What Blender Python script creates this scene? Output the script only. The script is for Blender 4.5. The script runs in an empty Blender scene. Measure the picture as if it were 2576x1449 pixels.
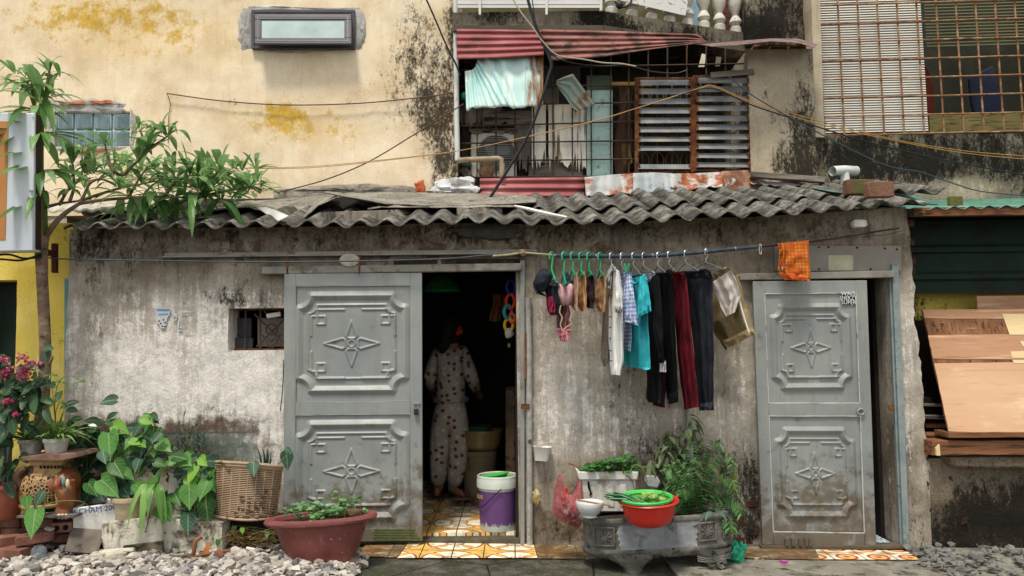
import bpy, bmesh, math, random
import numpy as np
from mathutils import Vector as V, Matrix, noise as mn
R = random.Random(11)
sc = bpy.context.scene; COL = sc.collection
PI = math.pi; rad = math.radians
# ---- camera model (photo measured on a 2576 x 1449 grid) ----
F = 2003.; CX, CY = 1288., 724.5; D = 5.72; CH = 1.402
pit, rol = rad(3.95), rad(.67)
fw = V((0, math.cos(pit), math.sin(pit))); u0 = V((0, -math.sin(pit), math.cos(pit))); r0 = V((1, 0, 0))
cu = u0*math.cos(rol)+r0*math.sin(rol); cr = r0*math.cos(rol)-u0*math.sin(rol); CC = V((0, -D, CH))
def ray(x, y): return fw*F+cr*(x-CX)-cu*(y-CY)
def P(x, y, Y=0.):
    d = ray(x, y); return CC+d*((Y+D)/d.y)
def PZ(x, y, z):
    d = ray(x, y); return CC+d*((z-CC.z)/d.z)
def gz(x): return -.024*min(max(x+.8, 0), 4.2)
def G(x, y, dz=0):
    p = PZ(x, y, 0)
    for _ in range(4): p = PZ(x, y, gz(p.x)+dz)
    return p
def mpp(Y): return (D+Y)/F
def lerp(a, b, t): return a+(b-a)*t
def ip(pts, t):
    n = len(pts)-1; f = min(max(t, 0), 1)*n; i = min(int(f), n-1); f -= i
    return tuple(a+(b-a)*f for a, b in zip(pts[i], pts[i+1]))
def xint(pts, x):
    if x <= pts[0][0]: return pts[0][1]
    for (a, b), (c, d) in zip(pts, pts[1:]):
        if x <= c: return b+(d-b)*(x-a)/(c-a)
    return pts[-1][1]
def sm(pts, n=6):
    pts = [V(p) for p in pts]; o = []
    for i in range(len(pts)-1):
        a = pts[max(i-1, 0)]; b = pts[i]; c = pts[i+1]; d = pts[min(i+2, len(pts)-1)]
        for k in range(n):
            t = k/n
            o.append(.5*((2*b)+(c-a)*t+(2*a-5*b+4*c-d)*t*t+(3*b-a-3*c+d)*t**3))
    return o+[pts[-1]]
def nz(x, y=0, z=0): return mn.noise(V((x, y, z)))
def fz(p, oct=3): return mn.fractal(V(p), 1., 2., oct)
ORG = {}
class MB:
    def __init__(s): s.v = []; s.f = []; s.m = []; s.lf = None
    def add(s, vs, fs, mi=0):
        o = len(s.v); s.v += [V(p) for p in vs]
        for f in fs: s.f.append([i+o for i in f]); s.m.append(mi)
        return s
    def hexa(s, b, mi=0):
        return s.add(b, [(3, 2, 1, 0), (4, 5, 6, 7), (0, 1, 5, 4), (1, 2, 6, 5), (2, 3, 7, 6), (3, 0, 4, 7)], mi)
    def box(s, c, d, rot=None, mi=0):
        c = V(c); h = V(d)/2; q = []
        for z in (-1, 1):
            for x, y in ((-1, -1), (1, -1), (1, 1), (-1, 1)):
                p = V((x*h.x, y*h.y, z*h.z)); q.append(c+(rot @ p if rot else p))
        return s.hexa(q, mi)
    def bb(s, x0, x1, y0, y1, z0, z1, mi=0): return s.box(((x0+x1)/2, (y0+y1)/2, (z0+z1)/2), (x1-x0, y1-y0, z1-z0), None, mi)
    def prism(s, px, Y, dep, mi=0):
        fr = [P(a[0], a[1], Y if not callable(Y) else Y(*a[:2])) for a in px]; n = len(fr)
        e = V((0, dep, 0)); b = [p+e for p in fr]
        area = sum(fr[i].x*fr[(i+1) % n].z-fr[(i+1) % n].x*fr[i].z for i in range(n))
        fs = [tuple(range(n)), tuple(range(2*n-1, n-1, -1))]+[(i, i+n, (i+1) % n+n, (i+1) % n) for i in range(n)]
        if area < 0: fs = [tuple(reversed(f)) for f in fs]
        return s.add(fr+b, fs, mi)
    def rect(s, x0, y0, x1, y1, Y, dep, mi=0): return s.prism([(x0, y0), (x1, y0), (x1, y1), (x0, y1)], Y, dep, mi)
    def bar(s, a, b, w, h=None, mi=0, up=(0, 1, 0)):
        a, b = V(a), V(b); h = h or w; d = (b-a).normalized(); n = d.cross(V(up))
        if n.length < 1e-4: n = d.cross(V((1, 0, 0)))
        n.normalize(); q = n.cross(d); o = []
        for p in (a, b): o += [p-n*w/2-q*h/2, p+n*w/2-q*h/2, p+n*w/2+q*h/2, p-n*w/2+q*h/2]
        return s.hexa(o, mi)
    def tube(s, pts, r, n=8, mi=0, cap=True):
        pts = [V(p) for p in pts]; m = len(pts); rs = r if isinstance(r, (list, tuple)) else [r]*m
        if len(rs) != m: rs = [ip([(q,) for q in rs], i/(m-1))[0] for i in range(m)]
        T = [(pts[min(i+1, m-1)]-pts[max(i-1, 0)]).normalized() for i in range(m)]
        a = T[0].cross(V((0, 0, 1)))
        if a.length < 1e-3: a = T[0].cross(V((1, 0, 0)))
        a.normalize(); vs = []
        for i in range(m):
            a = a-T[i]*a.dot(T[i])
            if a.length < 1e-6: a = T[i].orthogonal()
            a.normalize(); b = T[i].cross(a)
            for k in range(n):
                th = 2*PI*k/n; vs.append(pts[i]+(a*math.cos(th)+b*math.sin(th))*rs[i])
        fs = [(i*n+k, i*n+(k+1) % n, (i+1)*n+(k+1) % n, (i+1)*n+k) for i in range(m-1) for k in range(n)]
        if cap: fs += [tuple(range(n-1, -1, -1)), tuple((m-1)*n+k for k in range(n))]
        return s.add(vs, fs, mi)
    def lathe(s, c, prof, n=36, sx=1, sy=1, rot=None, pw=2., mi=0, cap=True, wob=0):
        c = V(c); vs = []; m = len(prof)
        for r, z in prof:
            for k in range(n):
                th = 2*PI*k/n; a, b = math.cos(th), math.sin(th)
                if pw != 2: a = math.copysign(abs(a)**(2/pw), a); b = math.copysign(abs(b)**(2/pw), b)
                p = V((a*r*sx, b*r*sy, z))
                if wob: p *= 1+wob*nz(p.x*9, p.y*9, p.z*9)
                vs.append(c+(rot @ p if rot else p))
        fs = [(i*n+k, i*n+(k+1) % n, (i+1)*n+(k+1) % n, (i+1)*n+k) for i in range(m-1) for k in range(n)]
        if cap: fs += [tuple(range(n-1, -1, -1)), tuple((m-1)*n+k for k in range(n))]
        return s.add(vs, fs, mi)
    def grid(s, fn, nu, nv, cu=False, mi=0):
        w = nu if cu else nu+1
        vs = [fn(i/nu, j/nv) for j in range(nv+1) for i in range(w)]
        fs = [(j*w+i, j*w+(i+1) % w, (j+1)*w+(i+1) % w, (j+1)*w+i) for j in range(nv) for i in range(nu)]
        return s.add(vs, fs, mi)
    def ell(s, c, r, rot=None, n=14, m=10, wob=0, mi=0, ws=8):
        c = V(c); r = V(r if hasattr(r, '__len__') else (r, r, r)); sd = R.random()*50
        def f(u, v):
            th = 2*PI*u; ph = PI*v-PI/2
            p = V((math.cos(th)*math.cos(ph), math.sin(th)*math.cos(ph), math.sin(ph)))
            if wob: p = p*(1+wob*nz(p.x*1.7+sd, p.y*1.7, p.z*1.7)+wob*.5*nz(p.x*4+sd, p.y*4, p.z*4))
            p = V((p.x*r.x, p.y*r.y, p.z*r.z))
            return c+(rot @ p if rot else p)
        return s.grid(f, n, m, True, mi)
    def build(s, name, mat, parent=None, smooth=False, bevel=0, sub=0, solid=0, ang=35, rdm=0, seg=2):
        if parent is not None: o = ORG[parent.name]
        else:
            lo = [min(p[k] for p in s.v) for k in range(3)]; hi = [max(p[k] for p in s.v) for k in range(3)]
            o = V(((lo[0]+hi[0])/2, (lo[1]+hi[1])/2, lo[2]))
        me = bpy.data.meshes.new(name); me.from_pydata([p-o for p in s.v], [], s.f)
        mats = mat if isinstance(mat, (list, tuple)) else [mat]
        for q in mats: me.materials.append(q.m if isinstance(q, Mt) else q)
        if len(mats) > 1: me.polygons.foreach_set('material_index', [min(i, len(mats)-1) for i in s.m])
        if rdm:
            bm = bmesh.new(); bm.from_mesh(me); bmesh.ops.remove_doubles(bm, verts=bm.verts, dist=rdm)
            bmesh.ops.recalc_face_normals(bm, faces=bm.faces); bm.to_mesh(me); bm.free()
        if smooth or bevel or sub:
            me.polygons.foreach_set('use_smooth', [True]*len(me.polygons))
            if ang < 180: me.set_sharp_from_angle(angle=rad(ang))
        if s.lf and len(s.lf) == len(s.v):
            at = me.attributes.new('lf', 'FLOAT_VECTOR', 'POINT'); at.data.foreach_set('vector', [q for p in s.lf for q in p])
        ob = bpy.data.objects.new(name, me); COL.objects.link(ob)
        if parent is not None: ob.parent = parent
        else: ob.location = o
        ORG[ob.name] = o
        if solid:
            q = ob.modifiers.new('s', 'SOLIDIFY'); q.thickness = solid; q.offset = 0
        if bevel:
            q = ob.modifiers.new('b', 'BEVEL'); q.width = bevel; q.segments = seg; q.limit_method = 'ANGLE'; q.angle_limit = rad(35)
        if sub:
            q = ob.modifiers.new('u', 'SUBSURF'); q.levels = sub; q.render_levels = sub
        me.update(); return ob
def tag(o, label=None, cat=None, group=None, kind=None):
    if label: o['label'] = label
    if cat: o['category'] = cat
    if group: o['group'] = group
    if kind: o['kind'] = kind
    return o
def thing(name, label, cat, loc=(0, 0, 0), group=None):
    o = bpy.data.objects.new(name, None); COL.objects.link(o); o.location = loc; o.empty_display_size = .05
    ORG[o.name] = V(loc); return tag(o, label, cat, group)
def dup(o, loc, rot=None, label=None, parent=None):
    c = o.copy(); COL.objects.link(c)
    if parent is None:
        c.location = loc; ORG[c.name] = V(loc)
        if rot: c.rotation_euler = rot
        if label: c['label'] = label
    else: c.parent = parent
    for ch in list(o.children): dup(ch, None, None, None, c)
    return c
# ---- materials ----
def H(h, k=1.):
    o = []
    for i in (0, 2, 4):
        x = int(h[i:i+2], 16)/255; o.append((x/12.92 if x <= .04045 else ((x+.055)/1.055)**2.4)*k)
    return (*o, 1)
class Mt:
    def __init__(s, name, rough=.8, metal=0, spec=.3):
        s.m = bpy.data.materials.new(name); s.m.use_nodes = True; s.t = s.m.node_tree; s.b = s.t.nodes['Principled BSDF']
        s.o = s.t.nodes['Material Output']; s.set('Roughness', rough); s.set('Metallic', metal); s.set('Specular IOR Level', spec); s._p = None
    def set(s, k, v): s.put(s.b.inputs[k], v)
    def put(s, k, v):
        if isinstance(v, bpy.types.NodeSocket): s.t.links.new(v, k)
        elif isinstance(v, str): k.default_value = H(v)
        else: k.default_value = v
    def n(s, typ, ins=None, **kw):
        nd = s.t.nodes.new('ShaderNode'+typ)
        for k, v in kw.items(): setattr(nd, k, v)
        for k, v in (ins or {}).items(): s.put(nd.inputs[k], v)
        return nd
    def pos(s):
        if not s._p: s._p = s.n('NewGeometry').outputs['Position']
        return s._p
    def vec(s, st=None, off=None, v=None):
        q = v or s.pos()
        if off: q = s.n('VectorMath', {0: q, 1: off}, operation='ADD').outputs[0]
        if st: q = s.n('VectorMath', {0: q, 1: st}, operation='MULTIPLY').outputs[0]
        return q
    def noise(s, scale, det=5, ro=.6, st=None, dist=0, off=None, v=None):
        return s.n('TexNoise', {'Vector': s.vec(st, off, v), 'Scale': scale, 'Detail': det, 'Roughness': ro, 'Distortion': dist}).outputs['Fac']
    def voro(s, scale, st=None, feature='F1', out='Distance', rnd=1., v=None):
        return s.n('TexVoronoi', {'Vector': s.vec(st, None, v), 'Scale': scale, 'Randomness': rnd}, feature=feature).outputs[out]
    def ma(s, op, a, b=0., c=0.): return s.n('Math', {0: a, 1: b, 2: c}, operation=op).outputs[0]
    def ss(s, x, lo, hi): return s.n('MapRange', {0: x, 1: lo, 2: hi}, interpolation_type='SMOOTHSTEP').outputs[0]
    def mix(s, f, a, b, mode='MIX'):
        nd = s.n('Mix', data_type='RGBA', blend_type=mode)
        s.put(nd.inputs[0], f); s.put(nd.inputs[6], a); s.put(nd.inputs[7], b); return nd.outputs[2]
    def ramp(s, f, st, interp='LINEAR'):
        nd = s.n('ValToRGB', {0: f}); e = nd.color_ramp.elements; nd.color_ramp.interpolation = interp
        while len(e) < len(st): e.new(.5)
        for q, (p, c) in zip(e, st): q.position = p; q.color = H(c) if isinstance(c, str) else c
        return nd.outputs[0]
    def cols(s, f, cs, lo=.3, hi=.7):
        if len(cs) == 1: cs = cs*2
        return s.ramp(f, [(lo+(hi-lo)*i/(len(cs)-1), c) for i, c in enumerate(cs)])
    def attr(s, ch): 
        a = s.n('Attribute', attribute_name='mk'); return s.n('SeparateColor', {0: a.outputs['Color']}).outputs[ch]
    def sep(s, v=None): return s.n('SeparateXYZ', {0: v or s.pos()}).outputs
    def isl(s): return s.n('NewGeometry').outputs['Random Per Island']
    def bump(s, h, st, dist=.01): s.set('Normal', s.n('Bump', {'Height': h, 'Strength': st, 'Distance': dist}).outputs[0])
    def col(s, c): s.set('Base Color', c); return s
    def blend(s, shader, fac):
        m = s.n('MixShader', {0: fac, 1: s.b.outputs[0], 2: shader}); s.t.links.new(m.outputs[0], s.o.inputs[0])
def gm(name, cols, sca=6, rough=.75, dirt=(), streak=(), speck=None, bump=(40, .25), metal=0, spec=.3, st=None, alpha=None, rvar=0):
    m = Mt(name, rough, metal, spec); c = m.cols(m.noise(sca, 5, .6, st), cols)
    for d in dirt: c = m.mix(m.ss(m.noise(d[3], 6, .65, None, .3), d[1], d[2]), c, d[0])
    for d in streak: c = m.mix(m.ss(m.noise(d[3], 5, .6, d[4]), d[1], d[2]), c, d[0])
    if speck: c = m.mix(m.ss(m.noise(speck[1], 2, .5), speck[2], speck[2]+.06), c, speck[0])
    m.col(c)
    if rvar: m.set('Roughness', m.ma('ADD', rough-rvar/2, m.ma('MULTIPLY', m.noise(sca*2), rvar)))
    if bump: m.bump(m.noise(bump[0], 6, .65, st), bump[1])
    if alpha is not None: m.set('Alpha', alpha)
    return m
def leafmat(name, cs, tr=.3, rough=.45, nv=6, vein=.35):
    m = Mt(name, rough, 0, .3); c = m.cols(m.isl(), cs, .05, .95)
    c = m.mix(m.ss(m.noise(14, 4), .42, .72), c, m.mix(.5, c, cs[0]))
    a = m.n('Attribute', attribute_name='lf'); x, y, z = m.sep(a.outputs['Vector']); ay = m.ma('ABSOLUTE', y)
    fr = m.ma('ABSOLUTE', m.ma('SUBTRACT', m.ma('FRACT', m.ma('SUBTRACT', m.ma('MULTIPLY', x, float(nv)), m.ma('MULTIPLY', ay, nv*.35))), .5))
    v = m.ma('MAXIMUM', m.ss(ay, .09, .03), m.ma('MULTIPLY', m.ss(fr, .09, .02), .7))
    pale = m.mix(.6, c, cs[-1]); c = m.mix(m.ma('MULTIPLY', v, vein), c, m.mix(.45, pale, 'c5d3a0')); m.col(c); m.bump(m.ma('ADD', m.ma('MULTIPLY', v, -.8), m.ma('MULTIPLY', m.noise(60, 3), .4)), .5, .006)
    t = m.n('BsdfTranslucent', {0: m.mix(.5, c, cs[-1])}); m.blend(t.outputs[0], tr); return m
# ---- plaster walls with stain and shade masks ----
def wall(name, mat, parent, x0, x1, y0, y1, Y, holes=(), res=.05, thick=.15, blobs=(), disp=None, rough=.004, ym=None):
    ymid = ym or (y0+y1)/2; xm = (x0+x1)/2
    X0, X1 = P(x0, ymid, Y).x, P(x1, ymid, Y).x; Z1, Z0 = P(xm, y0, Y).z, P(xm, y1, Y).z
    hs = []
    for a, b, c, d in holes: hs.append((P(a, (b+d)/2, Y).x, P(c, (b+d)/2, Y).x, P((a+c)/2, d, Y).z, P((a+c)/2, b, Y).z))
    def brk(a, b, e):
        e = sorted({a, b, *[q for q in e if a < q < b]}); o = []
        for p, q in zip(e, e[1:]):
            n = max(1, round((q-p)/res)); o += [p+(q-p)*i/n for i in range(n)]
        return o+[b]
    xs = brk(X0, X1, [q for h in hs for q in h[:2]]); zs = brk(Z0, Z1, [q for h in hs for q in h[2:]])
    nx, nzz = len(xs), len(zs)
    def solid(i, j):
        if i < 0 or j < 0 or i >= nx-1 or j >= nzz-1: return False
        cx, cz = (xs[i]+xs[i+1])/2, (zs[j]+zs[j+1])/2
        return not any(h[0] < cx < h[1] and h[2] < cz < h[3] for h in hs)
    mb = MB(); vs = []
    for k in (0, 1):
        for z in zs:
            for x in xs:
                p = V((x, Y+k*thick, z))
                if k == 0: p.y += rough*2*fz((x*2.3, Y, z*2.3))+rough*nz(x*9, Y, z*9)
                if disp: p = disp(p)
                vs.append(p)
    N = nx*nzz; fs = []
    for j in range(nzz-1):
        for i in range(nx-1):
            if not solid(i, j): continue
            a, b, c, d = j*nx+i, j*nx+i+1, (j+1)*nx+i+1, (j+1)*nx+i
            fs += [(a, b, c, d), (d+N, c+N, b+N, a+N)]
            for (ii, jj, p, q) in ((i-1, j, d, a), (i+1, j, b, c), (i, j-1, a, b), (i, j+1, c, d)):
                if not solid(ii, jj): fs.append((q, p, p+N, q+N))
    mb.add(vs, fs); o = mb.build(name, mat, parent, True, ang=40)
    paint(o, mb.v, blobs, Y); return o
def paint(o, vs, blobs, Y):
    A = np.array([(p.x, p.z) for p in vs]); K = np.zeros((len(vs), 4), dtype=np.float32); K[:, 3] = 1
    for ch, x, y, rx, ry, s in blobs:
        c = P(x, y, Y); m = mpp(Y); q = ((A[:, 0]-c.x)/(rx*m))**2+((A[:, 1]-c.z)/(ry*m))**2
        i = 'rgb'.index(ch); val = s*np.exp(-q*1.1)
        K[:, i] += val
    c3 = K[:, :3]; K[:, :3] = np.where(c3 > 0, 1-np.exp(-1.3*c3), np.maximum(c3, -1))
    at = o.data.attributes.new('mk', 'FLOAT_COLOR', 'POINT'); at.data.foreach_set('color', K.ravel())
def text(body, size, loc, mat, parent, name, rot=(PI/2, 0, 0), ext=.0008, sx=1.):
    cu_ = bpy.data.curves.new('t', 'FONT'); cu_.body = body; cu_.size = size; cu_.extrude = ext; cu_.resolution_u = 2
    cu_.align_x = 'CENTER'; cu_.align_y = 'CENTER'
    t = bpy.data.objects.new('t', cu_); me = bpy.data.meshes.new_from_object(t)
    o = bpy.data.objects.new(name, me); me.name = name; COL.objects.link(o)
    me.transform(Matrix.LocRotScale(V(loc)-ORG[parent.name], Matrix.Identity(3).to_euler() if rot is None else __import__('mathutils').Euler(rot), (sx, 1, 1)))
    me.materials.clear(); me.materials.append(mat.m); o.parent = parent; ORG[o.name] = ORG[parent.name]
    bpy.data.objects.remove(t); bpy.data.curves.remove(cu_); return o
# ---- leaves ----
PR = {'lance': [(0, 0, .03), (.12, .12, .42), (.3, .3, .85), (.5, .5, 1.), (.7, .7, .85), (.87, .87, .45), (1, 1, 0)],
      'heart': [(0, -.14, .42), (.06, 0, .84), (.2, .2, 1.), (.42, .42, .93), (.64, .64, .62), (.85, .85, .22), (1, 1, 0)],
      'strap': [(0, 0, .8), (.15, .15, 1.), (.35, .35, 1.), (.55, .55, .9), (.75, .75, .65), (.9, .9, .3), (1, 1, 0)],
      'round': [(0, 0, .3), (.1, .08, .75), (.3, .3, 1.), (.55, .55, 1.), (.8, .8, .7), (.94, .94, .35), (1, 1, 0)]}
def leaf(mb, b, d, L, W, kind='lance', droop=.2, up=None, fold=.25, mi=0, wav=0.):
    b = V(b); d = V(d).normalized(); up = V(up) if up else V((0, -.35, 1))
    sd = d.cross(up)
    if sd.length < 1e-3: sd = V((1, 0, 0))
    sd.normalize(); nn = sd.cross(d).normalized(); vs = []; lf = []; pr = PR[kind]; ph = R.random()*6
    def cen(a): return b+d*(L*a*(1-.25*droop*abs(a)))+V((0, 0, -1))*(L*droop*a*a if a > 0 else 0)
    for am, ae, w in pr:
        m = cen(am); e = cen(ae); o = sd*(w*W/2); l = nn*(fold*w*W/2)
        f1 = nn*(wav*W*math.sin(ae*9+ph)); f2 = nn*(wav*W*math.sin(ae*8+ph+2))
        vs += [e-o+l+f1, (m*.45+(e-o)*.55)+l*.35-nn*.02*W, m, (m*.45+(e+o)*.55)+l*.35-nn*.02*W, e+o+l+f2]
        lf += [(ae, -w, 0), (ae*.5+am*.5, -w*.55, 0), (am, 0, 0), (ae*.5+am*.5, w*.55, 0), (ae, w, 0)]
    fs = []
    for i in range(len(pr)-1):
        a = i*5; fs += [(a+k, a+k+1, a+k+6, a+k+5) for k in range(4)]
    if mb.lf is None: mb.lf = [(.5, .5, 0)]*len(mb.v)
    mb.lf += lf; mb.add(vs, fs, mi)
def rv(s=1.): return V((R.uniform(-s, s), R.uniform(-s, s), R.uniform(-s, s)))
def cable(name, label, pts, Y, r, mat, cat='cable', group=None, n=6):
    ps = []
    for i, p in enumerate(pts): ps.append(P(p[0], p[1], p[2] if len(p) > 2 else Y))
    return tag(MB().tube(sm(ps, 6), r, n).build(name, mat, smooth=True), label, cat, group)
# ---- world, sun, camera ----
w = bpy.data.worlds.new('World'); sc.world = w; w.use_nodes = True; nt = w.node_tree
SUN_EL, SUN_AZ = rad(66), rad(202)      # azimuth measured from +Y, clockwise: light comes from the camera side, a little left
sky = nt.nodes.new('ShaderNodeTexSky'); sky.sky_type = 'NISHITA'; sky.sun_disc = False
sky.sun_elevation = SUN_EL; sky.sun_rotation = SUN_AZ; sky.dust_density = 1.2; sky.air_density = 1.
hs = nt.nodes.new('ShaderNodeHueSaturation'); hs.inputs['Saturation'].default_value = .12
bg = nt.nodes['Background']; bg.inputs[1].default_value = .084
nt.links.new(sky.outputs[0], hs.inputs['Color']); nt.links.new(hs.outputs[0], bg.inputs[0])
su = bpy.data.lights.new('sun', 'SUN'); su.energy = 1.5; su.angle = rad(11); su.color = (1, .93, .82)
so = bpy.data.objects.new('sun', su); COL.objects.link(so)
dv = V((math.sin(SUN_AZ)*math.cos(SUN_EL), math.cos(SUN_AZ)*math.cos(SUN_EL), math.sin(SUN_EL)))
so.rotation_euler = dv.to_track_quat('Z', 'Y').to_euler(); so.location = dv*8
cd = bpy.data.cameras.new('camera'); co = bpy.data.objects.new('camera', cd); COL.objects.link(co)
cd.sensor_width = 36; cd.lens = F/2576*36; cd.clip_end = 2000; cd.clip_start = .05
co.matrix_world = Matrix((( cr.x, cu.x, -fw.x, CC.x), (cr.y, cu.y, -fw.y, CC.y), (cr.z, cu.z, -fw.z, CC.z), (0, 0, 0, 1)))
sc.camera = co
vs_ = sc.view_settings; vs_.view_transform = 'Standard'; vs_.look = 'None'; vs_.gamma = 1; vs_.exposure = 1.24
sc.cycles.max_bounces = 6; sc.cycles.transparent_max_bounces = 12
# ---- plaster wall materials; mask r = mould, g = whitewash or pale plaster, b = damp / ochre; r and b also paint shade in places ----
def wallmat(name, base, mould='1d1a15', pale='cfc9bd', damp='6d5a45', mth=.72, mst=(1, 1, .3), pst=(2.5, 2.5, .17), pth=.72, dth=.74, bump=.5, crack=.3, grain=.22, dark=None, streak=.55):
    m = Mt(name, .92, 0, .15); r, g, b = (m.attr(i) for i in range(3)); con = lambda n: m.ma('MULTIPLY_ADD', n, 3.2, -1.1)
    fbm = con(m.noise(2.1, 8, .66)); fine = con(m.noise(15, 8, .78)); stk = con(m.noise(6.5, 9, .74, pst)); stk2 = con(m.noise(13, 9, .78, (1.4, 1.4, .12), off=(7, 3, 2)))
    c = m.cols(fbm, base, .1, .9)
    c = m.mix(m.ma('MULTIPLY', m.ss(stk2, .52, .86), streak), c, m.mix(.55, c, dark or mould))
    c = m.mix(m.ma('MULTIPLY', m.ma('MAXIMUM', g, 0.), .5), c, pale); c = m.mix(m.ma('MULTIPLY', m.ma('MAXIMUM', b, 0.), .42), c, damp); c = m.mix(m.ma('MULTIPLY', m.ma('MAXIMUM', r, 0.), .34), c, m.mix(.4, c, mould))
    pa = m.ma('ADD', m.ma('ADD', m.ma('MULTIPLY', stk, .5), m.ma('MULTIPLY', fine, .42)), m.ma('MULTIPLY', g, .55))
    c = m.mix(m.ma('MULTIPLY', m.ss(pa, pth, pth+.36), .74), c, m.mix(m.ss(fine, .2, .8), m.mix(.25, pale, damp), pale))
    db = m.ma('ADD', m.ma('ADD', m.ma('MULTIPLY', fbm, .35), m.ma('MULTIPLY', con(m.noise(8, 9, .75, off=(3, 1, 8))), .5)), m.ma('MULTIPLY', b, .75))
    c = m.mix(m.ma('MULTIPLY', m.ss(db, dth, dth+.32), .88), c, m.mix(m.ss(fine, .15, .85), m.mix(.3, damp, mould), damp))
    nm = m.ma('ADD', m.ma('ADD', m.ma('MULTIPLY', con(m.noise(11, 9, .8, mst)), .42), m.ma('MULTIPLY', con(m.noise(48, 5, .8, (1, 1, .6))), .3)), m.ma('ADD', m.ma('MULTIPLY', con(m.noise(2.6, 6, .7, (1, 1, .6))), .25), m.ma('MULTIPLY', r, .62)))
    c = m.mix(m.ma('MULTIPLY', m.ss(nm, mth, mth+.3), .94), c, mould)
    c = m.mix(m.ss(m.noise(80, 2, .5), .71, .76), c, m.mix(.8, c, mould))
    c = m.mix(m.ss(m.noise(34, 4, .6, off=(9, 9, 9)), .68, .74), c, m.mix(.4, c, pale))
    c = m.mix(1., c, m.cols(m.noise(130, 3, .7), [(1-grain*2, 1-grain*2, 1-grain*2, 1), (1+grain*2, 1+grain*2, 1+grain*2, 1)]), 'MULTIPLY')
    ck = m.n('TexVoronoi', {'Vector': m.n('VectorMath', {0: m.pos(), 1: m.n('VectorMath', {0: m.n('TexNoise', {'Vector': m.pos(), 'Scale': 3., 'Detail': 5.}).outputs['Color'], 1: (.5, .5, .5)}, operation='SCALE').outputs[0]}, operation='ADD').outputs[0], 'Scale': 1.3}, feature='DISTANCE_TO_EDGE').outputs['Distance']
    ckm = m.ma('MULTIPLY', m.ma('SUBTRACT', 1., m.ss(ck, 0., .01)), m.ss(m.noise(1.9, 3), .54, .62))
    c = m.mix(m.ma('MULTIPLY', ckm, crack), c, '2a241c'); m.col(c)
    h = m.ma('ADD', m.ma('ADD', m.noise(11, 9, .75), m.ma('MULTIPLY', m.noise(60, 4, .7), .4)), m.ma('MULTIPLY', ckm, -.5))
    m.bump(h, bump, .03); return m
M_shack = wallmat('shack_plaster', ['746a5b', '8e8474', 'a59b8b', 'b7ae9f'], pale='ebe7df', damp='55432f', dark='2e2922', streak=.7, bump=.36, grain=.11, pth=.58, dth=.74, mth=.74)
M_cream = wallmat('cream_plaster', ['d8c3a0', 'e2ceae', 'eadabd', 'e4d1b2'], pale='ecdfc6', damp='cfa52c', mould='1f1a12', dark='a98f68', bump=.14, crack=.1, grain=.05, streak=.22, mst=(1, 1, .45), mth=.78, pth=.66, dth=.70)
M_mouldy = wallmat('mouldy_plaster', ['5f574a', '7d7566', '958c79'], mould='14120e', mth=.56, pale='c4b89c', damp='4a3d28', grain=.2, pth=.74)
M_pillar = wallmat('pillar_plaster', ['a3947b', 'b5a890', 'c0b59f'], mth=.74, pale='d8d0be', damp='857659', bump=.4, dark='6b604c', streak=.35, grain=.12, mould='221f18')
M_yellow = wallmat('yellow_paint', ['e0c552', 'e9d066', 'eed878'], mth=.85, pth=.95, pale='ead680', damp='a9852c', bump=.25, mould='3a2c14', dark='b5923a', streak=.25, grain=.08, crack=.4)
M_base = wallmat('low_wall_plaster', ['5d5446', '766b5b', '8a7f6e'], mth=.66, pale='a59c8b', damp='6b4630', bump=.8, crack=.7, grain=.2)
M_dark = gm('near_black', ['14110e', '1d1813', '28211a'], 4, .9)  # near-black stands in for the darkness of unlit rooms and gaps
M_black = gm('dark_void', ['050505', '0a0908'], 4, .95, bump=None)
M_conc = gm('roof_cement', ['45433d', '65625a', '928f86'], 6, .92, dirt=[('2c2a25', .5, .64, 9), ('b0aea5', .58, .72, 28)], streak=[('3d3a34', .5, .7, 14, (1.2, .18, 1)), ('a3a097', .62, .78, 30, (1.5, .1, 1))], bump=(70, .5))
def _conc():
    m = M_conc; x = m.sep()[0]; sn = m.n('Math', {0: m.ma('MULTIPLY', x, 2*PI/.183)}, operation='SINE').outputs[0]; src = m.b.inputs['Base Color'].links[0].from_socket
    d = m.ss(m.ma('ADD', m.ma('MULTIPLY', sn, -.35), m.noise(9, 6, .7)), .55, .95); m.col(m.mix(m.ma('MULTIPLY', d, .8), src, '2b2822'))  # groove shade painted into the wave troughs along with dirt
_conc()
M_felt = gm('tar_felt', ['5b574e', '7d786c', '99948a'], 4, .95, dirt=[('37342c', .53, .68, 12)], speck=('c4c0b4', 130, .6), bump=(160, .6))
M_feltw = gm('felt_pale', ['d8d4ca', 'eae7df'], 6, .7, dirt=[('8d867a', .58, .8, 6)])
M_door = Mt('door_grey_paint', .42, 0, .4)
def _door():
    m = M_door; c = m.cols(m.noise(2.2, 5, .6), ['787d7c', '868a88', '92968f'])
    z = m.sep()[2]; low = m.ss(z, .9, .0)
    c = m.mix(m.ma('MULTIPLY', m.ss(m.noise(7, 7, .75, (1.5, 1, .2)), .47, .66), .5), c, '7d7b70')
    c = m.mix(m.ma('MULTIPLY', m.ss(m.ma('ADD', m.noise(10, 6, .7), m.ma('MULTIPLY', low, .26)), .58, .8), .85), c, '5c5140')
    c = m.mix(m.ss(m.noise(60, 4, .7), .7, .76), c, '5a4a3a'); m.col(c); m.set('Roughness', m.ma('ADD', .3, m.ma('MULTIPLY', m.noise(8), .3)))
    m.bump(m.noise(6, 3, .5), .12, .02)
_door()
M_steel = gm('grey_steel', ['7d7f7b', '8b8d88', '97988f'], 6, .5, dirt=[('5c5548', .55, .75, 8), ('4a3526', .66, .74, 30)], bump=(30, .2), metal=.15)
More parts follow.
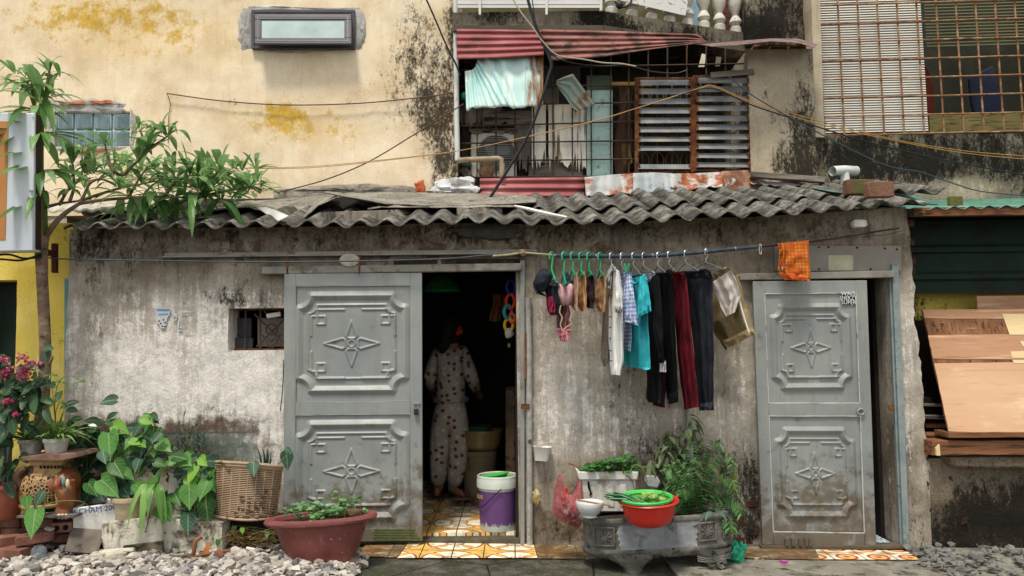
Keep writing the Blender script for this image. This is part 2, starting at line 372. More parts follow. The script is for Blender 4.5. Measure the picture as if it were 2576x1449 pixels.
M_rail = gm('rail_steel', ['7a776d', '8a867b', '969288'], 6, .6, dirt=[('57503f', .5, .72, 9), ('3f3021', .64, .72, 26)], bump=(30, .25))
M_rust = gm('rusty_bar', ['4a2d1d', '6e4327', '8a5a34'], 14, .9, dirt=[('2b1c13', .5, .7, 22), ('a9794a', .62, .75, 30)], bump=(90, .5))
M_grid = gm('rusty_grille', ['6d4830', '8a6344', 'a58262'], 16, .85, dirt=[('b49a78', .52, .7, 11), ('4d3020', .6, .75, 26)], bump=(90, .4))
M_bargrey = gm('old_grille', ['3a3530', '4b3c31', '5c3f2c'], 10, .8, dirt=[('2f4640', .6, .75, 5)], bump=(60, .3))
M_galv = gm('rusty_zinc', ['8d9194', 'a5a8a6', 'bcb9ae'], 4, .6, dirt=[('8a4a24', .5, .6, 4.2), ('5e3018', .6, .7, 7), ('d0cbbd', .6, .8, 8)], streak=[('8f5a33', .6, .75, 8, (2, 2, .3))], bump=(30, .25), metal=.2)
M_red = gm('red_sheet', ['8a4a4a', '9a5858', 'ab6c6a'], 3, .7, dirt=[('6b4c42', .52, .7, 5), ('b89490', .62, .8, 6)], streak=[('4b332c', .58, .75, 9, (.3, 1, 3))], bump=(26, .15))
M_redworn = gm('red_sheet_worn', ['6f4a43', '8a5a52', '9c6c64'], 3, .75, dirt=[('4d3a30', .45, .62, 5), ('a98d84', .62, .8, 8)], streak=[('3a2a22', .5, .7, 7, (.25, 1, 3))], bump=(26, .2))
M_turq = Mt('turquoise_sheet', .55)
def _turq():
    m = M_turq; c = m.cols(m.noise(2.5, 4), ['9fd0d0', 'bfe2de', 'd2ebe4'])
    c = m.mix(m.ma('MULTIPLY', m.ss(m.noise(7, 5, .6, (2, 2, .25)), .47, .66), .8), c, 'eef2e6')
    x = m.sep()[0]; a = P(1340, 200, 1.4).x
    rr = m.ma('ADD', m.ma('MULTIPLY', m.ss(x, a-.16, a+.06), .34), m.noise(6, 6, .7, (2.6, 2.6, .3)))
    c = m.mix(m.ss(rr, .62, .86), c, '8a5a2a'); c = m.mix(m.ss(rr, .8, .95), c, '4d341c'); m.col(c)
_turq()
M_green = gm('green_sheet', ['44705f', '527f6e', '688f80'], 4, .5, dirt=[('2f5a50', .55, .75, 6), ('8fae9f', .66, .8, 9)], bump=(20, .1))
M_gdark = gm('dark_green_sheet', ['0a1c15', '0e251b', '142c20'], 4, .75, dirt=[('17110a', .52, .7, 5)], bump=(20, .1))
M_alu = gm('grey_aluminium', ['4c4b50', '57565b'], 8, .55, bump=None, spec=.25)
M_frost = gm('frosted_glass', ['8d9e9c', '9fb0ac', 'afbdb8'], 3, .6, bump=None, spec=.2)
M_glassb = gm('glass_block', ['5d7c80', '7d9ca0', 'a6bfc0'], 9, .08, bump=None, spec=.8, st=(1, 1, .3))
M_mort = gm('raw_cement', ['8f8c86', 'a8a59f', 'bcb9b3'], 7, .95, dirt=[('605c55', .55, .72, 11)], bump=(30, .9))
M_brick = gm('brick', ['8a4a33', '9c5a3f', 'ac6f52'], 8, .9, dirt=[('5e4436', .52, .7, 12), ('8f8378', .62, .78, 9)], bump=(60, .6))
M_brickp = gm('bare_brick', ['b0664a', 'c27a5c'], 8, .9, dirt=[('d0c0b0', .55, .75, 14)], bump=(60, .6))
M_white = gm('white_paint', ['c9c8c3', 'd8d7d2'], 5, .55, dirt=[('8f8c84', .6, .82, 8)], bump=None)
M_pvc = gm('white_pvc', ['c3c8c4', 'd3d7d2'], 5, .4, dirt=[('8b8c80', .58, .8, 9)], bump=None, spec=.45)
M_banner = Mt('white_banner', .7)
m = M_banner; q = m.noise(7, 3, .4, (1, 1, 1), 1.2); m.col(m.mix(m.ma('SUBTRACT', 1., m.ss(m.ma('ABSOLUTE', m.ma('SUBTRACT', q, .5)), .004, .012)), 'dcdbd6', '8c7d70'))
M_balu = gm('baluster_cement', ['a7a296', 'bdb8ab', 'cbc6ba'], 6, .8, dirt=[('6a6355', .55, .72, 8)], bump=(40, .3))
M_orange = gm('orange_panel', ['a9713a', 'b57d44'], 2, .5, bump=None)
M_wood = gm('grey_wood', ['5c544b', '7d7468', '9c9285'], 9, .9, streak=[('2c2722', .5, .65, 20, (1, 1, .1))], bump=(50, .6), st=(1, 1, .12))
M_woodh = gm('grey_wood_across', ['5a5249', '7b7267', '9a9084'], 9, .9, streak=[('2c2722', .5, .65, 20, (.1, 1, 1))], bump=(50, .6), st=(.12, 1, 1))
M_woodw = gm('whitened_wood', ['cfc6b2', 'e2dbca', 'ece6d8'], 9, .85, streak=[('5f5344', .54, .64, 22, (1, 1, .05)), ('c9a878', .56, .7, 9, (1, 1, .2)), ('4a4036', .6, .68, 9, (1, 1, .3))], bump=(50, .5), st=(1, 1, .1))
M_ply = gm('plywood', ['9c7253', 'aa8061', 'b68c6c'], 2.4, .65, streak=[('8f6a4c', .54, .7, 12, (.15, 1, 2.6)), ('c6a482', .56, .7, 18, (.12, 1, 3))], bump=(60, .1), st=(.35, 1, 2))
M_plyd = gm('plywood_core', ['60402a', '7a5236', '8e6545'], 6, .8, streak=[('3a2718', .52, .66, 26, (2, 1, .3)), ('a57f5a', .6, .72, 20, (.2, 1, 3))], bump=(70, .5))
M_plyp = gm('plywood_pale', ['cbb184', 'd8c296'], 5, .7, st=(.3, 1, 2))
M_plank = gm('brown_plank', ['5f3d27', '7a5033', '8e6341'], 6, .75, streak=[('3b2516', .5, .66, 22, (.15, 1, 2))], bump=(60, .4), st=(.2, 1, 2))
M_cable = gm('black_cable', ['191a1c', '232528'], 5, .5, bump=None)
M_wire = gm('brown_wire', ['4a2e24', '5d3a2c'], 5, .6, bump=None)
M_ywire = gm('yellow_wire', ['9a7334', 'b08a48'], 5, .5, bump=None)
M_beige = gm('beige_wire', ['9d8f7d', 'b3a593'], 5, .6, bump=None)
M_bwire = gm('blue_grey_wire', ['2b3b48', '3c4c58'], 5, .6, bump=None)
M_ac = gm('aged_white_plastic', ['c2beae', 'd2cebf'], 4, .6, dirt=[('8d8674', .55, .75, 6)], bump=None)
M_mint = gm('mint_glass', ['7a9c92', '93b3a8', 'aac5ba'], 4, .25, dirt=[('435c55', .55, .72, 9), ('a9bdb3', .6, .75, 14)], bump=(80, .1), spec=.6)
M_slat = gm('louvre_slat', ['5d6062', '76787a', '8f8d88'], 5, .5, dirt=[('9a8a72', .52, .72, 5)], bump=(30, .1))
M_gold = gm('scroll_iron', ['5b4626', '7a6036', '8d7546'], 10, .7)
M_blind = gm('blind_slat', ['cdc8bb', 'dcd8cc'], 2, .6, dirt=[('a19a86', .55, .85, 1.5)], bump=None)
M_blindd = gm('dark_blind_slat', ['4a4a30', '5c5a3a'], 4, .6, bump=None)
# ================= ground =================
def sheet(name, mat, pts, dz, n=24, kind='structure'):
    # convex quad given by world (x, y) corners, following the cross slope of the ground
    a, b, c, d = [V((p[0], p[1], 0)) for p in pts]; mb = MB()
    def f(u, v):
        p = lerp(lerp(a, b, u), lerp(d, c, u), v); return V((p.x, p.y, gz(p.x)+dz))
    mb.grid(f, n, 4); return tag(mb.build(name, mat), kind=kind)
M_ground = gm('earth', ['3c352b', '4c4438', '5a5246'], 5, .95, bump=(30, .6))
M_path = Mt('wet_concrete', .55)
m = M_path; c = m.cols(m.noise(5, 8, .78), ['2a2922', '45433a', '676358'], .36, .64)
c = m.mix(m.ma('MULTIPLY', m.ss(m.noise(3.2, 7, .75), .5, .62), .8), c, '363c1e'); c = m.mix(m.ss(m.noise(70, 3, .7), .62, .7), c, '98948a'); c = m.mix(m.ss(m.voro(1.1, None, 'DISTANCE_TO_EDGE'), .012, .0), c, '14130e'); m.col(c)
m.set('Roughness', m.ma('ADD', .25, m.ma('MULTIPLY', m.noise(4), .6))); m.bump(m.noise(60, 6, .7), .4)
M_slab = gm('pale_concrete', ['68645a', '827e73', '9b968c'], 4, .8, dirt=[('4a463b', .48, .64, 4), ('3a372d', .56, .7, 10), ('4b5030', .6, .74, 5)], speck=('a9a498', 90, .66), bump=(50, .5))
sheet('ground', M_ground, [(-40, -40), (40, -40), (40, 40), (-40, 40)], -.006, 200)
gx = lambda x, y: G(x, y)
a = G(905, 1440); b = G(1690, 1440)
sheet('pavement', M_path, [(-1.35, -6), (b.x, -6), (b.x, .0), (-1.05, .0)], 0)
def slabs():
    mb = MB(); x0 = b.x+.01
    def f(u, v):
        x = lerp(x0, 4.6, u); y = lerp(-6, 0, v); return V((x, y, gz(x)+.022))
    mb.grid(f, 30, 20); mb.bb(x0, x0+.002, -6, 0, gz(x0)-.01, gz(x0)+.022)
    return tag(mb.build('concrete_slab', M_slab), kind='structure')
slabs()
def tilemat(name, c0, c1, c2, s=.21, dirty=.4, style=0):
    m = Mt(name, .45, 0, .4); x, y, z = m.sep()
    u = m.ma('PINGPONG', m.ma('DIVIDE', x, s), 1.); v = m.ma('PINGPONG', m.ma('DIVIDE', y, s), 1.)
    def dist(a, b_):
        return m.ma('SQRT', m.ma('ADD', m.ma('POWER', m.ma('SUBTRACT', u, a), 2.), m.ma('POWER', m.ma('SUBTRACT', v, b_), 2.)))
    ds = [dist(*q) for q in ((0, 0), (1, 0), (0, 1), (1, 1))]; dc = dist(.5, .5); col_ = c0
    mn_ = m.ma('MINIMUM', m.ma('MINIMUM', ds[0], ds[1]), m.ma('MINIMUM', ds[2], ds[3]))
    near = lambda d, r, w: m.ma('LESS_THAN', m.ma('ABSOLUTE', m.ma('SUBTRACT', d, r)), w)
    if style == 0:
        col_ = m.mix(m.ma('LESS_THAN', ds[0], .92), col_, c1); col_ = m.mix(near(ds[0], .92, .035), col_, c2)
        p = m.ma('MULTIPLY', m.ma('LESS_THAN', ds[1], .8), m.ma('LESS_THAN', ds[2], .8))
        col_ = m.mix(p, col_, c0); col_ = m.mix(m.ma('MULTIPLY', m.ma('MAXIMUM', near(ds[1], .8, .02), near(ds[2], .8, .02)), m.ma('LESS_THAN', ds[0], .92)), col_, c2)
        col_ = m.mix(near(ds[0], .3, .03), col_, c2); col_ = m.mix(m.ma('LESS_THAN', ds[0], .24), col_, 'e8d9b8')
    else:
        col_ = m.mix(m.ma('LESS_THAN', dc, .3), col_, c1); col_ = m.mix(near(dc, .3, .05), col_, c2)
        col_ = m.mix(m.ma('LESS_THAN', mn_, .22), col_, c1); col_ = m.mix(m.ma('LESS_THAN', dc, .1), col_, c2)
    e = m.ma('MINIMUM', m.ma('MINIMUM', u, m.ma('SUBTRACT', 1., u)), m.ma('MINIMUM', v, m.ma('SUBTRACT', 1., v)))
    col_ = m.mix(m.ma('LESS_THAN', e, .018), col_, '2e261c')
    col_ = m.mix(m.ma('MULTIPLY', m.ss(m.noise(6, 8, .75), .62-.4*dirty, .72-.2*dirty), min(1., .35+dirty*.6)), col_, m.cols(m.noise(9, 5), ['3a3023', '6b5b45'])); m.col(col_)
    m.bump(m.ma('LESS_THAN', e, .02), -.3); return m
M_tile = tilemat('patterned_tile', 'ecbc66', 'f8eed2', '9a4c2a', dirty=.4)  # light colours paint in the sunlit look of the threshold strip
M_tiled = tilemat('soiled_tile', 'c58a4a', 'd9bd8c', '8a3d22', dirty=.9)
M_tile2 = tilemat('border_tile', 'efe2cb', 'e6b06a', 'b4552a', style=1, dirty=.4)
M_tileb = tilemat('blue_tile', 'c2d6e4', 'dfe9ee', '4d86b2', .12, .25, 1)
def tiles(name, mat, p, dz):
    return sheet(name, mat, [(G(*q).x, G(*q).y) for q in p], dz, 10)
tiles('tile_threshold', M_tile, [(1000, 1408), (1352, 1408), (1340, 1366), (1030, 1366)], .012)
tiles('tile_threshold', M_tiled, [(885, 1402), (998, 1406), (1028, 1366), (930, 1366)], .009)
tiles('tile_threshold', M_tiled, [(1354, 1408), (1490, 1408), (1480, 1372), (1344, 1370)], .008)
tiles('tile_threshold', M_tile2, [(2062, 1419), (2312, 1420), (2290, 1396), (2052, 1394)], .031)
tiles('tile_threshold', M_tiled, [(1860, 1416), (2060, 1419), (2050, 1393), (1850, 1391)], .030)

# ================= the low concrete shack =================
shack = thing('shack', 'low grimy grey concrete house with corrugated roof and two grey metal doors', 'house', P(1240, 1368, .1))
TR = [(180, 586), (243, 582), (425, 582), (620, 580), (817, 579), (947, 574), (1082, 569), (1210, 569), (1277, 571), (1344, 575), (1412, 573), (1482, 570), (1615, 567), (1683, 561), (1756, 556), (1823, 553), (1902, 552), (1973, 548), (2043, 543), (2109, 540), (2165, 535), (2238, 528), (2328, 521)]
YE = -.22
EV = [(P(x, y-13, YE).x, P(x, y-13, YE).z) for x, y in TR]
def eavez(x): return xint(EV, x)
slope = lambda x: lerp(.315, .262, min(max((x-.2)/3, 0), 1))
def roofz(x, Y): return eavez(x)+slope(x)*(Y-YE)
zl = eavez(-3)
def shack_disp(p):
    if p.z > 1.95: p.z += (p.z-1.95)/.36*(eavez(p.x)-zl)
    xr = P(2262, 900, 0).x
    if p.x > xr:
        k = (p.x-xr)/.1; p.x += k*(.075*(1-p.z/2.3)+.028*nz(p.z*7, 3.1)+.022*nz(p.z*19, 8))
    xl = P(215, 900, 0).x
    if p.x < xl: p.y -= .035; p.x += .012*nz(p.z*8, 1)*(1 if p.x < xl-.1 else 0)
    return p
HOLES = [(575, 775, 742, 881), (900, 676, 1302, 1420), (1990, 690, 2250, 1420)]
BL = [('g', 420, 970, 260, 190, 1.05), ('g', 630, 990, 120, 190, 1.1), ('g', 300, 1010, 70, 120, .25), ('g', 660, 1080, 70, 90, .35), ('g', 1400, 900, 90, 200, .2), ('g', 1440, 1060, 140, 120, .5), ('g', 1850, 1050, 120, 150, .22), ('g', 1620, 1090, 130, 90, .22), ('g', 480, 770, 60, 40, .25),
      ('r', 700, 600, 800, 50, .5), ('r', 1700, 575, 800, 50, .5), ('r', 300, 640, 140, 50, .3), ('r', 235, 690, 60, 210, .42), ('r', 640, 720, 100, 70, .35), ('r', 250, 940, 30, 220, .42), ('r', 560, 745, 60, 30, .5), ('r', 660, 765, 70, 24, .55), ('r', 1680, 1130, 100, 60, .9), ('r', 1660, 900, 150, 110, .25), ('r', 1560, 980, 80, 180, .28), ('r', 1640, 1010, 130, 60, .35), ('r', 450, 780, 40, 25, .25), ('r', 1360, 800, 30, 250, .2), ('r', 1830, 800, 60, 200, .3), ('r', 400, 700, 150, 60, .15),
      ('b', 700, 610, 900, 75, .42), ('b', 1600, 610, 1100, 95, .5), ('g', 1600, 600, 1200, 90, -.35), ('g', 700, 610, 800, 80, -.35),  # with the wide r strips above: eave shade painted in over soot
      ('b', 400, 1130, 240, 70, 1.2), ('b', 560, 1070, 110, 50, 1.1), ('g', 560, 1070, 110, 45, -.5), ('b', 250, 1090, 90, 60, .5), ('b', 650, 1190, 90, 60, .5), ('g', 400, 1130, 250, 70, -.5), ('b', 1500, 1200, 280, 60, .5), ('g', 1550, 1200, 350, 60, -.3), ('b', 1420, 1330, 110, 60, .9), ('r', 1420, 1345, 130, 40, .55), ('b', 372, 730, 7, 55, .7), ('b', 2000, 600, 200, 40, .3),
      ('r', 1880, 1270, 130, 130, 1.3), ('r', 1750, 1220, 120, 70, .5), ('r', 2300, 1290, 50, 140, .6), ('r', 2290, 640, 40, 90, .35), ('r', 2290, 1130, 35, 100, .4), ('g', 2290, 900, 40, 170, .4), ('b', 2235, 1110, 20, 120, .7), ('g', 195, 800, 20, 160, .25)]
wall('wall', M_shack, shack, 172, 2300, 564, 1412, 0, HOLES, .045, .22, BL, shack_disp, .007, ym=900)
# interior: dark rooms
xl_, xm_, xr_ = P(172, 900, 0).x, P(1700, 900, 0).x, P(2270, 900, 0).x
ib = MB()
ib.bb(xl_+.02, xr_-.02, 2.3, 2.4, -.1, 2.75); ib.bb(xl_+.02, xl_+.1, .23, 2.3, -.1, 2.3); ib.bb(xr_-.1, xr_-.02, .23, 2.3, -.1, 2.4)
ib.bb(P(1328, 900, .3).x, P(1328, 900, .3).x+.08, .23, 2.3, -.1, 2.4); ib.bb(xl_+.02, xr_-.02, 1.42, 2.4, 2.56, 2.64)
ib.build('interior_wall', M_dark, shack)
def flr(name, mat, x0, x1, y0, y1, z): 
    MB().bb(x0, x1, y0, y1, z-.1, z).build(name, mat, shack)
xa = P(1322, 900, .3).x
flr('tiled_floor', M_tile, xl_+.1, xa, .09, 2.3, .05)
flr('tiled_floor', M_tileb, xa+.1, xr_-.1, .02, 2.3, gz(2.6)+.03)
M_sill = gm('mossy_sill', ['3f3a2e', '544d3f', '655c4c'], 9, .8, dirt=[('3f4a22', .52, .68, 8), ('6e3c2a', .6, .7, 7)], bump=(40, .6))
sb = MB(); p0, p1 = P(905, 1366, -.05), P(1310, 1366, -.05)
sb.bb(p0.x, p1.x, -.012, .09, -.02, .03)
sb.build('door_sill', M_sill, shack, bevel=.008)
sb = MB(); p0, p1 = P(1840, 1375, -.05), P(2290, 1375, -.05); sb.bb(p0.x, p1.x, -.05, .02, gz(2.4)-.02, gz(2.4)+.045)
sb.build('door_sill', M_sill, shack, bevel=.008)
# roof sheets: two rows on the right, one long lower row everywhere
PT = .183; AMP = .025
def roofY(px, py, up=.05):
    Y = -.2
    while Y < 1.3 and P(px, py, Y).z > roofz(P(px, py, Y).x, Y)+up: Y += .02
    return Y
def roof_sheet(x0, n, Y0, Y1, lift, tilt=0., ph=0., mat=M_conc, name='roof_sheet'):
    mb = MB(); w_ = n*PT; nu = int(n*10); sd = R.random()*9
    def f(u, v):
        x = x0+u*w_; Y = lerp(Y0, Y1, v)
        Yj = Y + (.012*nz(x*6, sd) if v == 0 else 0)
        return V((x, Yj, roofz(x, Y)+lift+AMP*math.sin(2*PI*(x+ph)/PT)+tilt*(u-.5)+.006*nz(x*3, Y*3, sd)+.014*v*0))
    mb.grid(f, nu, 14); return mb.build(name, mat, shack, True, solid=.009, ang=180)
xL = P(160, 575, YE).x; xR = P(2335, 520, YE).x
x = xL; k = 0
while x < xR-.3:
    n = min(5, int(round((xR-x)/PT))+0) or 1
    roof_sheet(x, n+.35 if x+n*PT < xR else n, YE+R.uniform(-.025, .02), .62, .004*(k % 2), R.uniform(-.01, .01)); x += n*PT; k += 1
x = P(1330, 520, .4).x; k = 0; xR2 = P(2350, 500, .5).x
while x < xR2-.2:
    n = 5 if xR2-x > .9 else max(2, int((xR2-x)/PT)); roof_sheet(x, n+.35, .30+R.uniform(-.06, .03), lerp(1.05, 1.42, min(1, max(0, (x-.2)/2.2))), .028+.005*(k % 2), R.uniform(-.012, .012), .02); x += n*PT; k += 1
# boards under the loose covering so the left roof is closed
cb = MB()
def f(u, v):
    x = lerp(xL, P(1360, 520, .4).x, u); Y = lerp(.55, 1.5, v); return V((x, Y, roofz(x, Y)-.02))
cb.grid(f, 30, 4); cb.build('roof_deck', M_black, shack)
# plaster lump under the eave
mb = MB(); mb.ell(P(1230, 583, -.02), (.21, .03, .055), wob=.5); mb.build('plaster_patch', gm('raw_mortar', ['3e3b35', '55514a'], 12, .95, bump=(50, .7)), shack, True)
# ---- small window left of the door
wn = MB(); Y = .14
for q in range(4): pass
wf = MB(); wf.rect(578, 778, 740, 781, .12, .03); wf.rect(578, 876, 740, 880, .12, .03); wf.rect(578, 781, 581, 876, .12, .03)
win = wf.build('window', M_rust, shack)
g = MB(); cx_, cy_ = 683, 829
def pl(pts, Y=.1, r=.007): g.tube([P(a, b, Y) for a, b in pts], r, 6)
pl([(640, 790), (720, 868)]); pl([(726, 792), (646, 872)]); pl([(655, 781), (655, 878)]); pl([(618, 781), (616, 878)])
pl([(cx_+14*math.cos(t), cy_+14*math.sin(t)) for t in [i*PI/6 for i in range(13)]]); pl([(683, 858), (660, 842), (683, 880), (706, 842), (683, 858)]); pl([(683, 800), (665, 783)]); pl([(683, 800), (703, 783)])
g.build('window_bar', M_bargrey, win, True)
mb = MB(); mb.rect(648, 800, 735, 872, .2, .01); mb.build('window_shutter', gm('greyish_shutter', ['6d665c', '8b847a'], 6, .6), win)
mb = MB(); mb.tube([P(672, 795, .08), P(706, 790, .08)], .018, 10); mb.build('pipe_offcut', M_white, win, True)
mb = MB(); mb.rect(600, 800, 632, 850, .16, .02); mb.rect(592, 850, 635, 880, .13, .03); mb.build('lock_plate', gm('dark_metal', ['2b2b2f', '3d3c40'], 6, .5), win, bevel=.004)
# ---- sliding doors: pressed steel panels
def fret():
    S = []
    pol = lambda pts, cl=False: S.extend([(pts[i], pts[i+1]) for i in range(len(pts)-1)]+([(pts[-1], pts[0])] if cl else []))
    pol([(.42, .205), (.185, .205), (.185, .33), (.255, .33), (.255, .262), (.135, .262), (.135, .43)])
    S2 = list(S)
    for (a, b_), (c, d) in S: S2 += [((1-a, b_), (1-c, d)), ((a, 1-b_), (c, 1-d)), ((1-a, 1-b_), (1-c, 1-d))]
    S[:] = S2
    def kite(f): pol([f(0, .195), f(.045, .065), f(.03, .045), f(-.03, .045), f(-.045, .065)], True)
    kite(lambda a, b_: (.485+a, .5-b_)); kite(lambda a, b_: (.485+a, .5+b_)); kite(lambda a, b_: (.485+b_*1.22, .5+a)); kite(lambda a, b_: (.485-b_*1.22, .5+a))
    arc = lambda cx, cy, r, n=20, a0=0, a1=2*PI: [(cx+r*math.cos(a0+(a1-a0)*i/n), cy+r*math.sin(a0+(a1-a0)*i/n)) for i in range(n+1)]
    pol(arc(.485, .5, .03)); 
    inner = []
    for (cx, cy, a0) in ((.11, .165, PI/2), (.86, .165, PI), (.86, .80, 1.5*PI), (.11, .80, 0)):
        inner += list(reversed(arc(cx, cy, .075, 5, a0-PI/2, a0)))
    outer = []
    for (cx, cy, a0) in ((.025, .085, PI/2), (.95, .085, PI), (.95, .9, 1.5*PI), (.025, .9, 0)):
        outer += list(reversed(arc(cx, cy, .11, 6, a0-PI/2, a0)))
    I = []; O = []
    for L, q in ((inner, I), (outer, O)): q.extend([(L[i], L[(i+1) % len(L)]) for i in range(len(L))])
    return S, I, O
FR = fret()
def sd(U, Vv, segs, W, Hh):
    d = np.full(U.shape, 9.)
    for (a, b_), (c, e) in segs:
        ax, ay, bx, by = a*W, b_*Hh, c*W, e*Hh; dx, dy = bx-ax, by-ay; L = dx*dx+dy*dy+1e-9
        t = np.clip(((U-ax)*dx+(Vv-ay)*dy)/L, 0, 1); d = np.minimum(d, np.hypot(U-ax-t*dx, Vv-ay-t*dy))
    return d
def panel(name, par, mat, o, ex, ez, W, Hh, nu=230, nv=230, k=1., mg=(0, 0)):
    u = np.linspace(0, W, nu+1); v = np.linspace(0, Hh, nv+1); U, Vv = np.meshgrid(u, v); S, I, O = FR
    mx, my = mg; U2, V2, W2, H2 = U-mx*W, Vv-my*Hh, W*(1-2*mx), Hh*(1-2*my); s = W2/.74*k
    h = .009*np.clip(1-sd(U2, V2, S, W2, H2)/(.010*s), 0, 1)**.8+.009*np.clip(1-sd(U2, V2, I, W2, H2)/(.012*s), 0, 1)
    h += .022*np.clip(1-sd(U2, V2, O, W2, H2)/(.030*s), 0, 1)**.9
    mb = MB(); vs = []
    for j in range(nv+1):
        for i in range(nu+1): vs.append(o+ex*U[j, i]+ez*Vv[j, i]+V((0, -h[j, i], 0)))
    w_ = nu+1; mb.add(vs, [(j*w_+i, (j+1)*w_+i, (j+1)*w_+i+1, j*w_+i+1) for j in range(nv) for i in range(nu)])
    return mb.build(name, mat, par, True, ang=180)
M_bead = gm('grey_sealant', ['a5a7a3', 'bdbeb9'], 9, .7, dirt=[('6f6a5c', .5, .7, 12)], bump=None)
def door(px, panels, mid, name, lab, lockpx, k=1., mg=(0, 0), Y=-.075, sealed=False, st=34):
    (x0, y0), (x1, y1), (x2, y2), (x3, y3) = px  # TL TR BR BL
    TL, TR_, BR, BLp = P(x0, y0, Y), P(x1, y1, Y), P(x2, y2, Y), P(x3, y3, Y)
    mb = MB(); q = lambda a, b_: lerp(lerp(TL, TR_, a), lerp(BLp, BR, a), b_)
    H_ = (TL-BLp).length; W_ = (TR_-TL).length; s = st*mpp(Y); th = V((0, .035, 0))
    def plank(a0, a1, b0, b1, dy=0):
        c = [q(a0, b0), q(a1, b0), q(a1, b1), q(a0, b1)]; e = V((0, dy, 0)); c = [p+e for p in c]
        mb.hexa([c[3], c[2], c[2]+th, c[3]+th, c[0], c[1], c[1]+th, c[0]+th])
    sw, sh = s/W_, s/H_
    plank(0, sw, 0, 1); plank(1-sw, 1, 0, 1); plank(sw, 1-sw, 0, sh*1.1); plank(sw, 1-sw, mid-sh*.55, mid+sh*.55); plank(sw, 1-sw, 1-sh*1.1, 1)
    d = mb.build(name, M_door, shack, bevel=.004); tag(d, lab)
    for b0, b1 in ((sh*1.1, mid-sh*.55), (mid+sh*.55, 1-sh*1.1)):
        o = q(sw, b0)+V((0, .012, 0)); e1 = (q(1-sw, b0)-q(sw, b0)); e2 = (q(sw, b1)-q(sw, b0))
        panel('door_panel', d, M_door, o, e1.normalized(), e2.normalized(), e1.length, e2.length, k=k, mg=mg)
        # weld bead / sealant line round the panel
        bd = MB(); pts = [q(sw, b0), q(1-sw, b0), q(1-sw, b1), q(sw, b1), q(sw, b0)]
        for i in range(4): bd.tube([lerp(pts[i], pts[i+1], t/10)+V((0, .002+.001*R.random(), 0))+rv(.001) for t in range(11)], .0045 if sealed else .003, 5)
        bd.build('sealant_bead' if sealed else 'weld_bead', M_bead if sealed else M_door, d, True)
    return d, q
dl, ql = door([(715, 689), (1061, 686), (1063, 1361), (712, 1366)], 0, .508, 'door', 'left grey steel sliding door with embossed star panels and a padlock', None, st=29)
dr, qr = door([(1894, 708), (2181, 705), (2205, 1375), (1918, 1371)], 0, .492, 'door', 'right grey steel sliding door with sticker and white sealant lines', None, k=1.25, mg=(.06, .05), sealed=True, st=29)
# padlock and hasp
mb = MB(); mb.rect(1040, 1012, 1058, 1017, -.085, .012); mb.build('hasp', M_steel, dl)
mb = MB(); mb.rect(1041, 1028, 1052, 1044, -.105, .018); pad = mb.build('padlock', gm('lock_body', ['24303c', '35414c'], 8, .3, metal=.6), dl, bevel=.003)
mb = MB(); mb.tube(sm([P(1043, 1030, -.096), P(1042, 1018, -.096), P(1047, 1014, -.096), P(1051, 1018, -.096), P(1050, 1030, -.096)], 4), .003, 6); mb.build('shackle', M_steel, pad, True)
mb = MB(); mb.tube([P(2166+9*math.cos(t), 1036+7*math.sin(t), -.09) for t in [i*PI/8 for i in range(17)]], .006, 6); mb.rect(2158, 1026, 2170, 1030, -.085, .01); mb.build('door_latch', M_steel, dr, True)
# moss at the foot of the left door
M_moss = gm('moss_film', ['3f4d1c', '56662a', '4d4a2c'], 20, .95, bump=(80, .8))
mb = MB()
for i in range(5): mb.rect(934+R.uniform(0, 8), 1331+i*6.5, 1058-R.uniform(0, 20 if i < 3 else 2), 1334.5+i*6.5, -.0795, .004)
mb.build('moss_streak', M_moss, dl, bevel=.002)
# rails and frames of the left door
mb = MB(); a, b_ = P(414, 643, -.03), P(1352, 633, -.03); mb.bar(a, b_, .035, .012); mb.bar(a+V((0, -.02, -.012)), b_+V((0, -.02, -.012)), .012, .045); rl = mb.build('door_rail', M_rail, shack, bevel=.002); 
mb = MB(); a, b_ = P(660, 681, -.05), P(1312, 672, -.05); mb.bar(a, b_, .055, .05); mb.build('door_rail', M_rail, shack, bevel=.008)
for x in (723, 904): mb = MB(); mb.rect(x-2.5, 645, x+2.5, 690, -.075, .008); mb.build('rail_bracket', M_rust, rl)
mb = MB(); mb.rect(1309, 655, 1320, 1374, -.03, .05); mb.build('door_post', M_steel, shack, bevel=.003)
mb = MB(); mb.rect(1297, 690, 1309, 1366, .02, .1); mb.build('door_jamb', gm('black_wood', ['18140f', '2b241c'], 8, .7, dirt=[('5a4a38', .62, .75, 20)]), shack)
mb = MB(); mb.tube([P(1329, 748, -.03), P(1331, 900, -.03), P(1332, 1100, -.03), P(1333, 1376, -.03)], .022, 10); pp = mb.build('door_pipe', gm('cement_smeared_pipe', ['8a8780', '9d9a92', 'aeaaa0'], 18, .8, dirt=[('4c4637', .55, .7, 8), ('4d5a24', .66, .75, 5)], bump=(80, .6)), shack, True)
mb = MB(); mb.rect(1310, 1016, 1332, 1029, -.06, .012); mb.build('hasp', M_rust, pp, bevel=.003)
mb = MB(); mb.rect(1319, 835, 1324, 955, -.05, .01); mb.build('hinge_strip', M_rust, pp)
# brown gap above left door
mb = MB(); mb.rect(990, 651, 1308, 667, -.008, .02); mb.build('lintel_gap', gm('rotten_lintel', ['17120d', '3a2f24', '5b4e40'], 7, .95, bump=(40, .8)), shack)
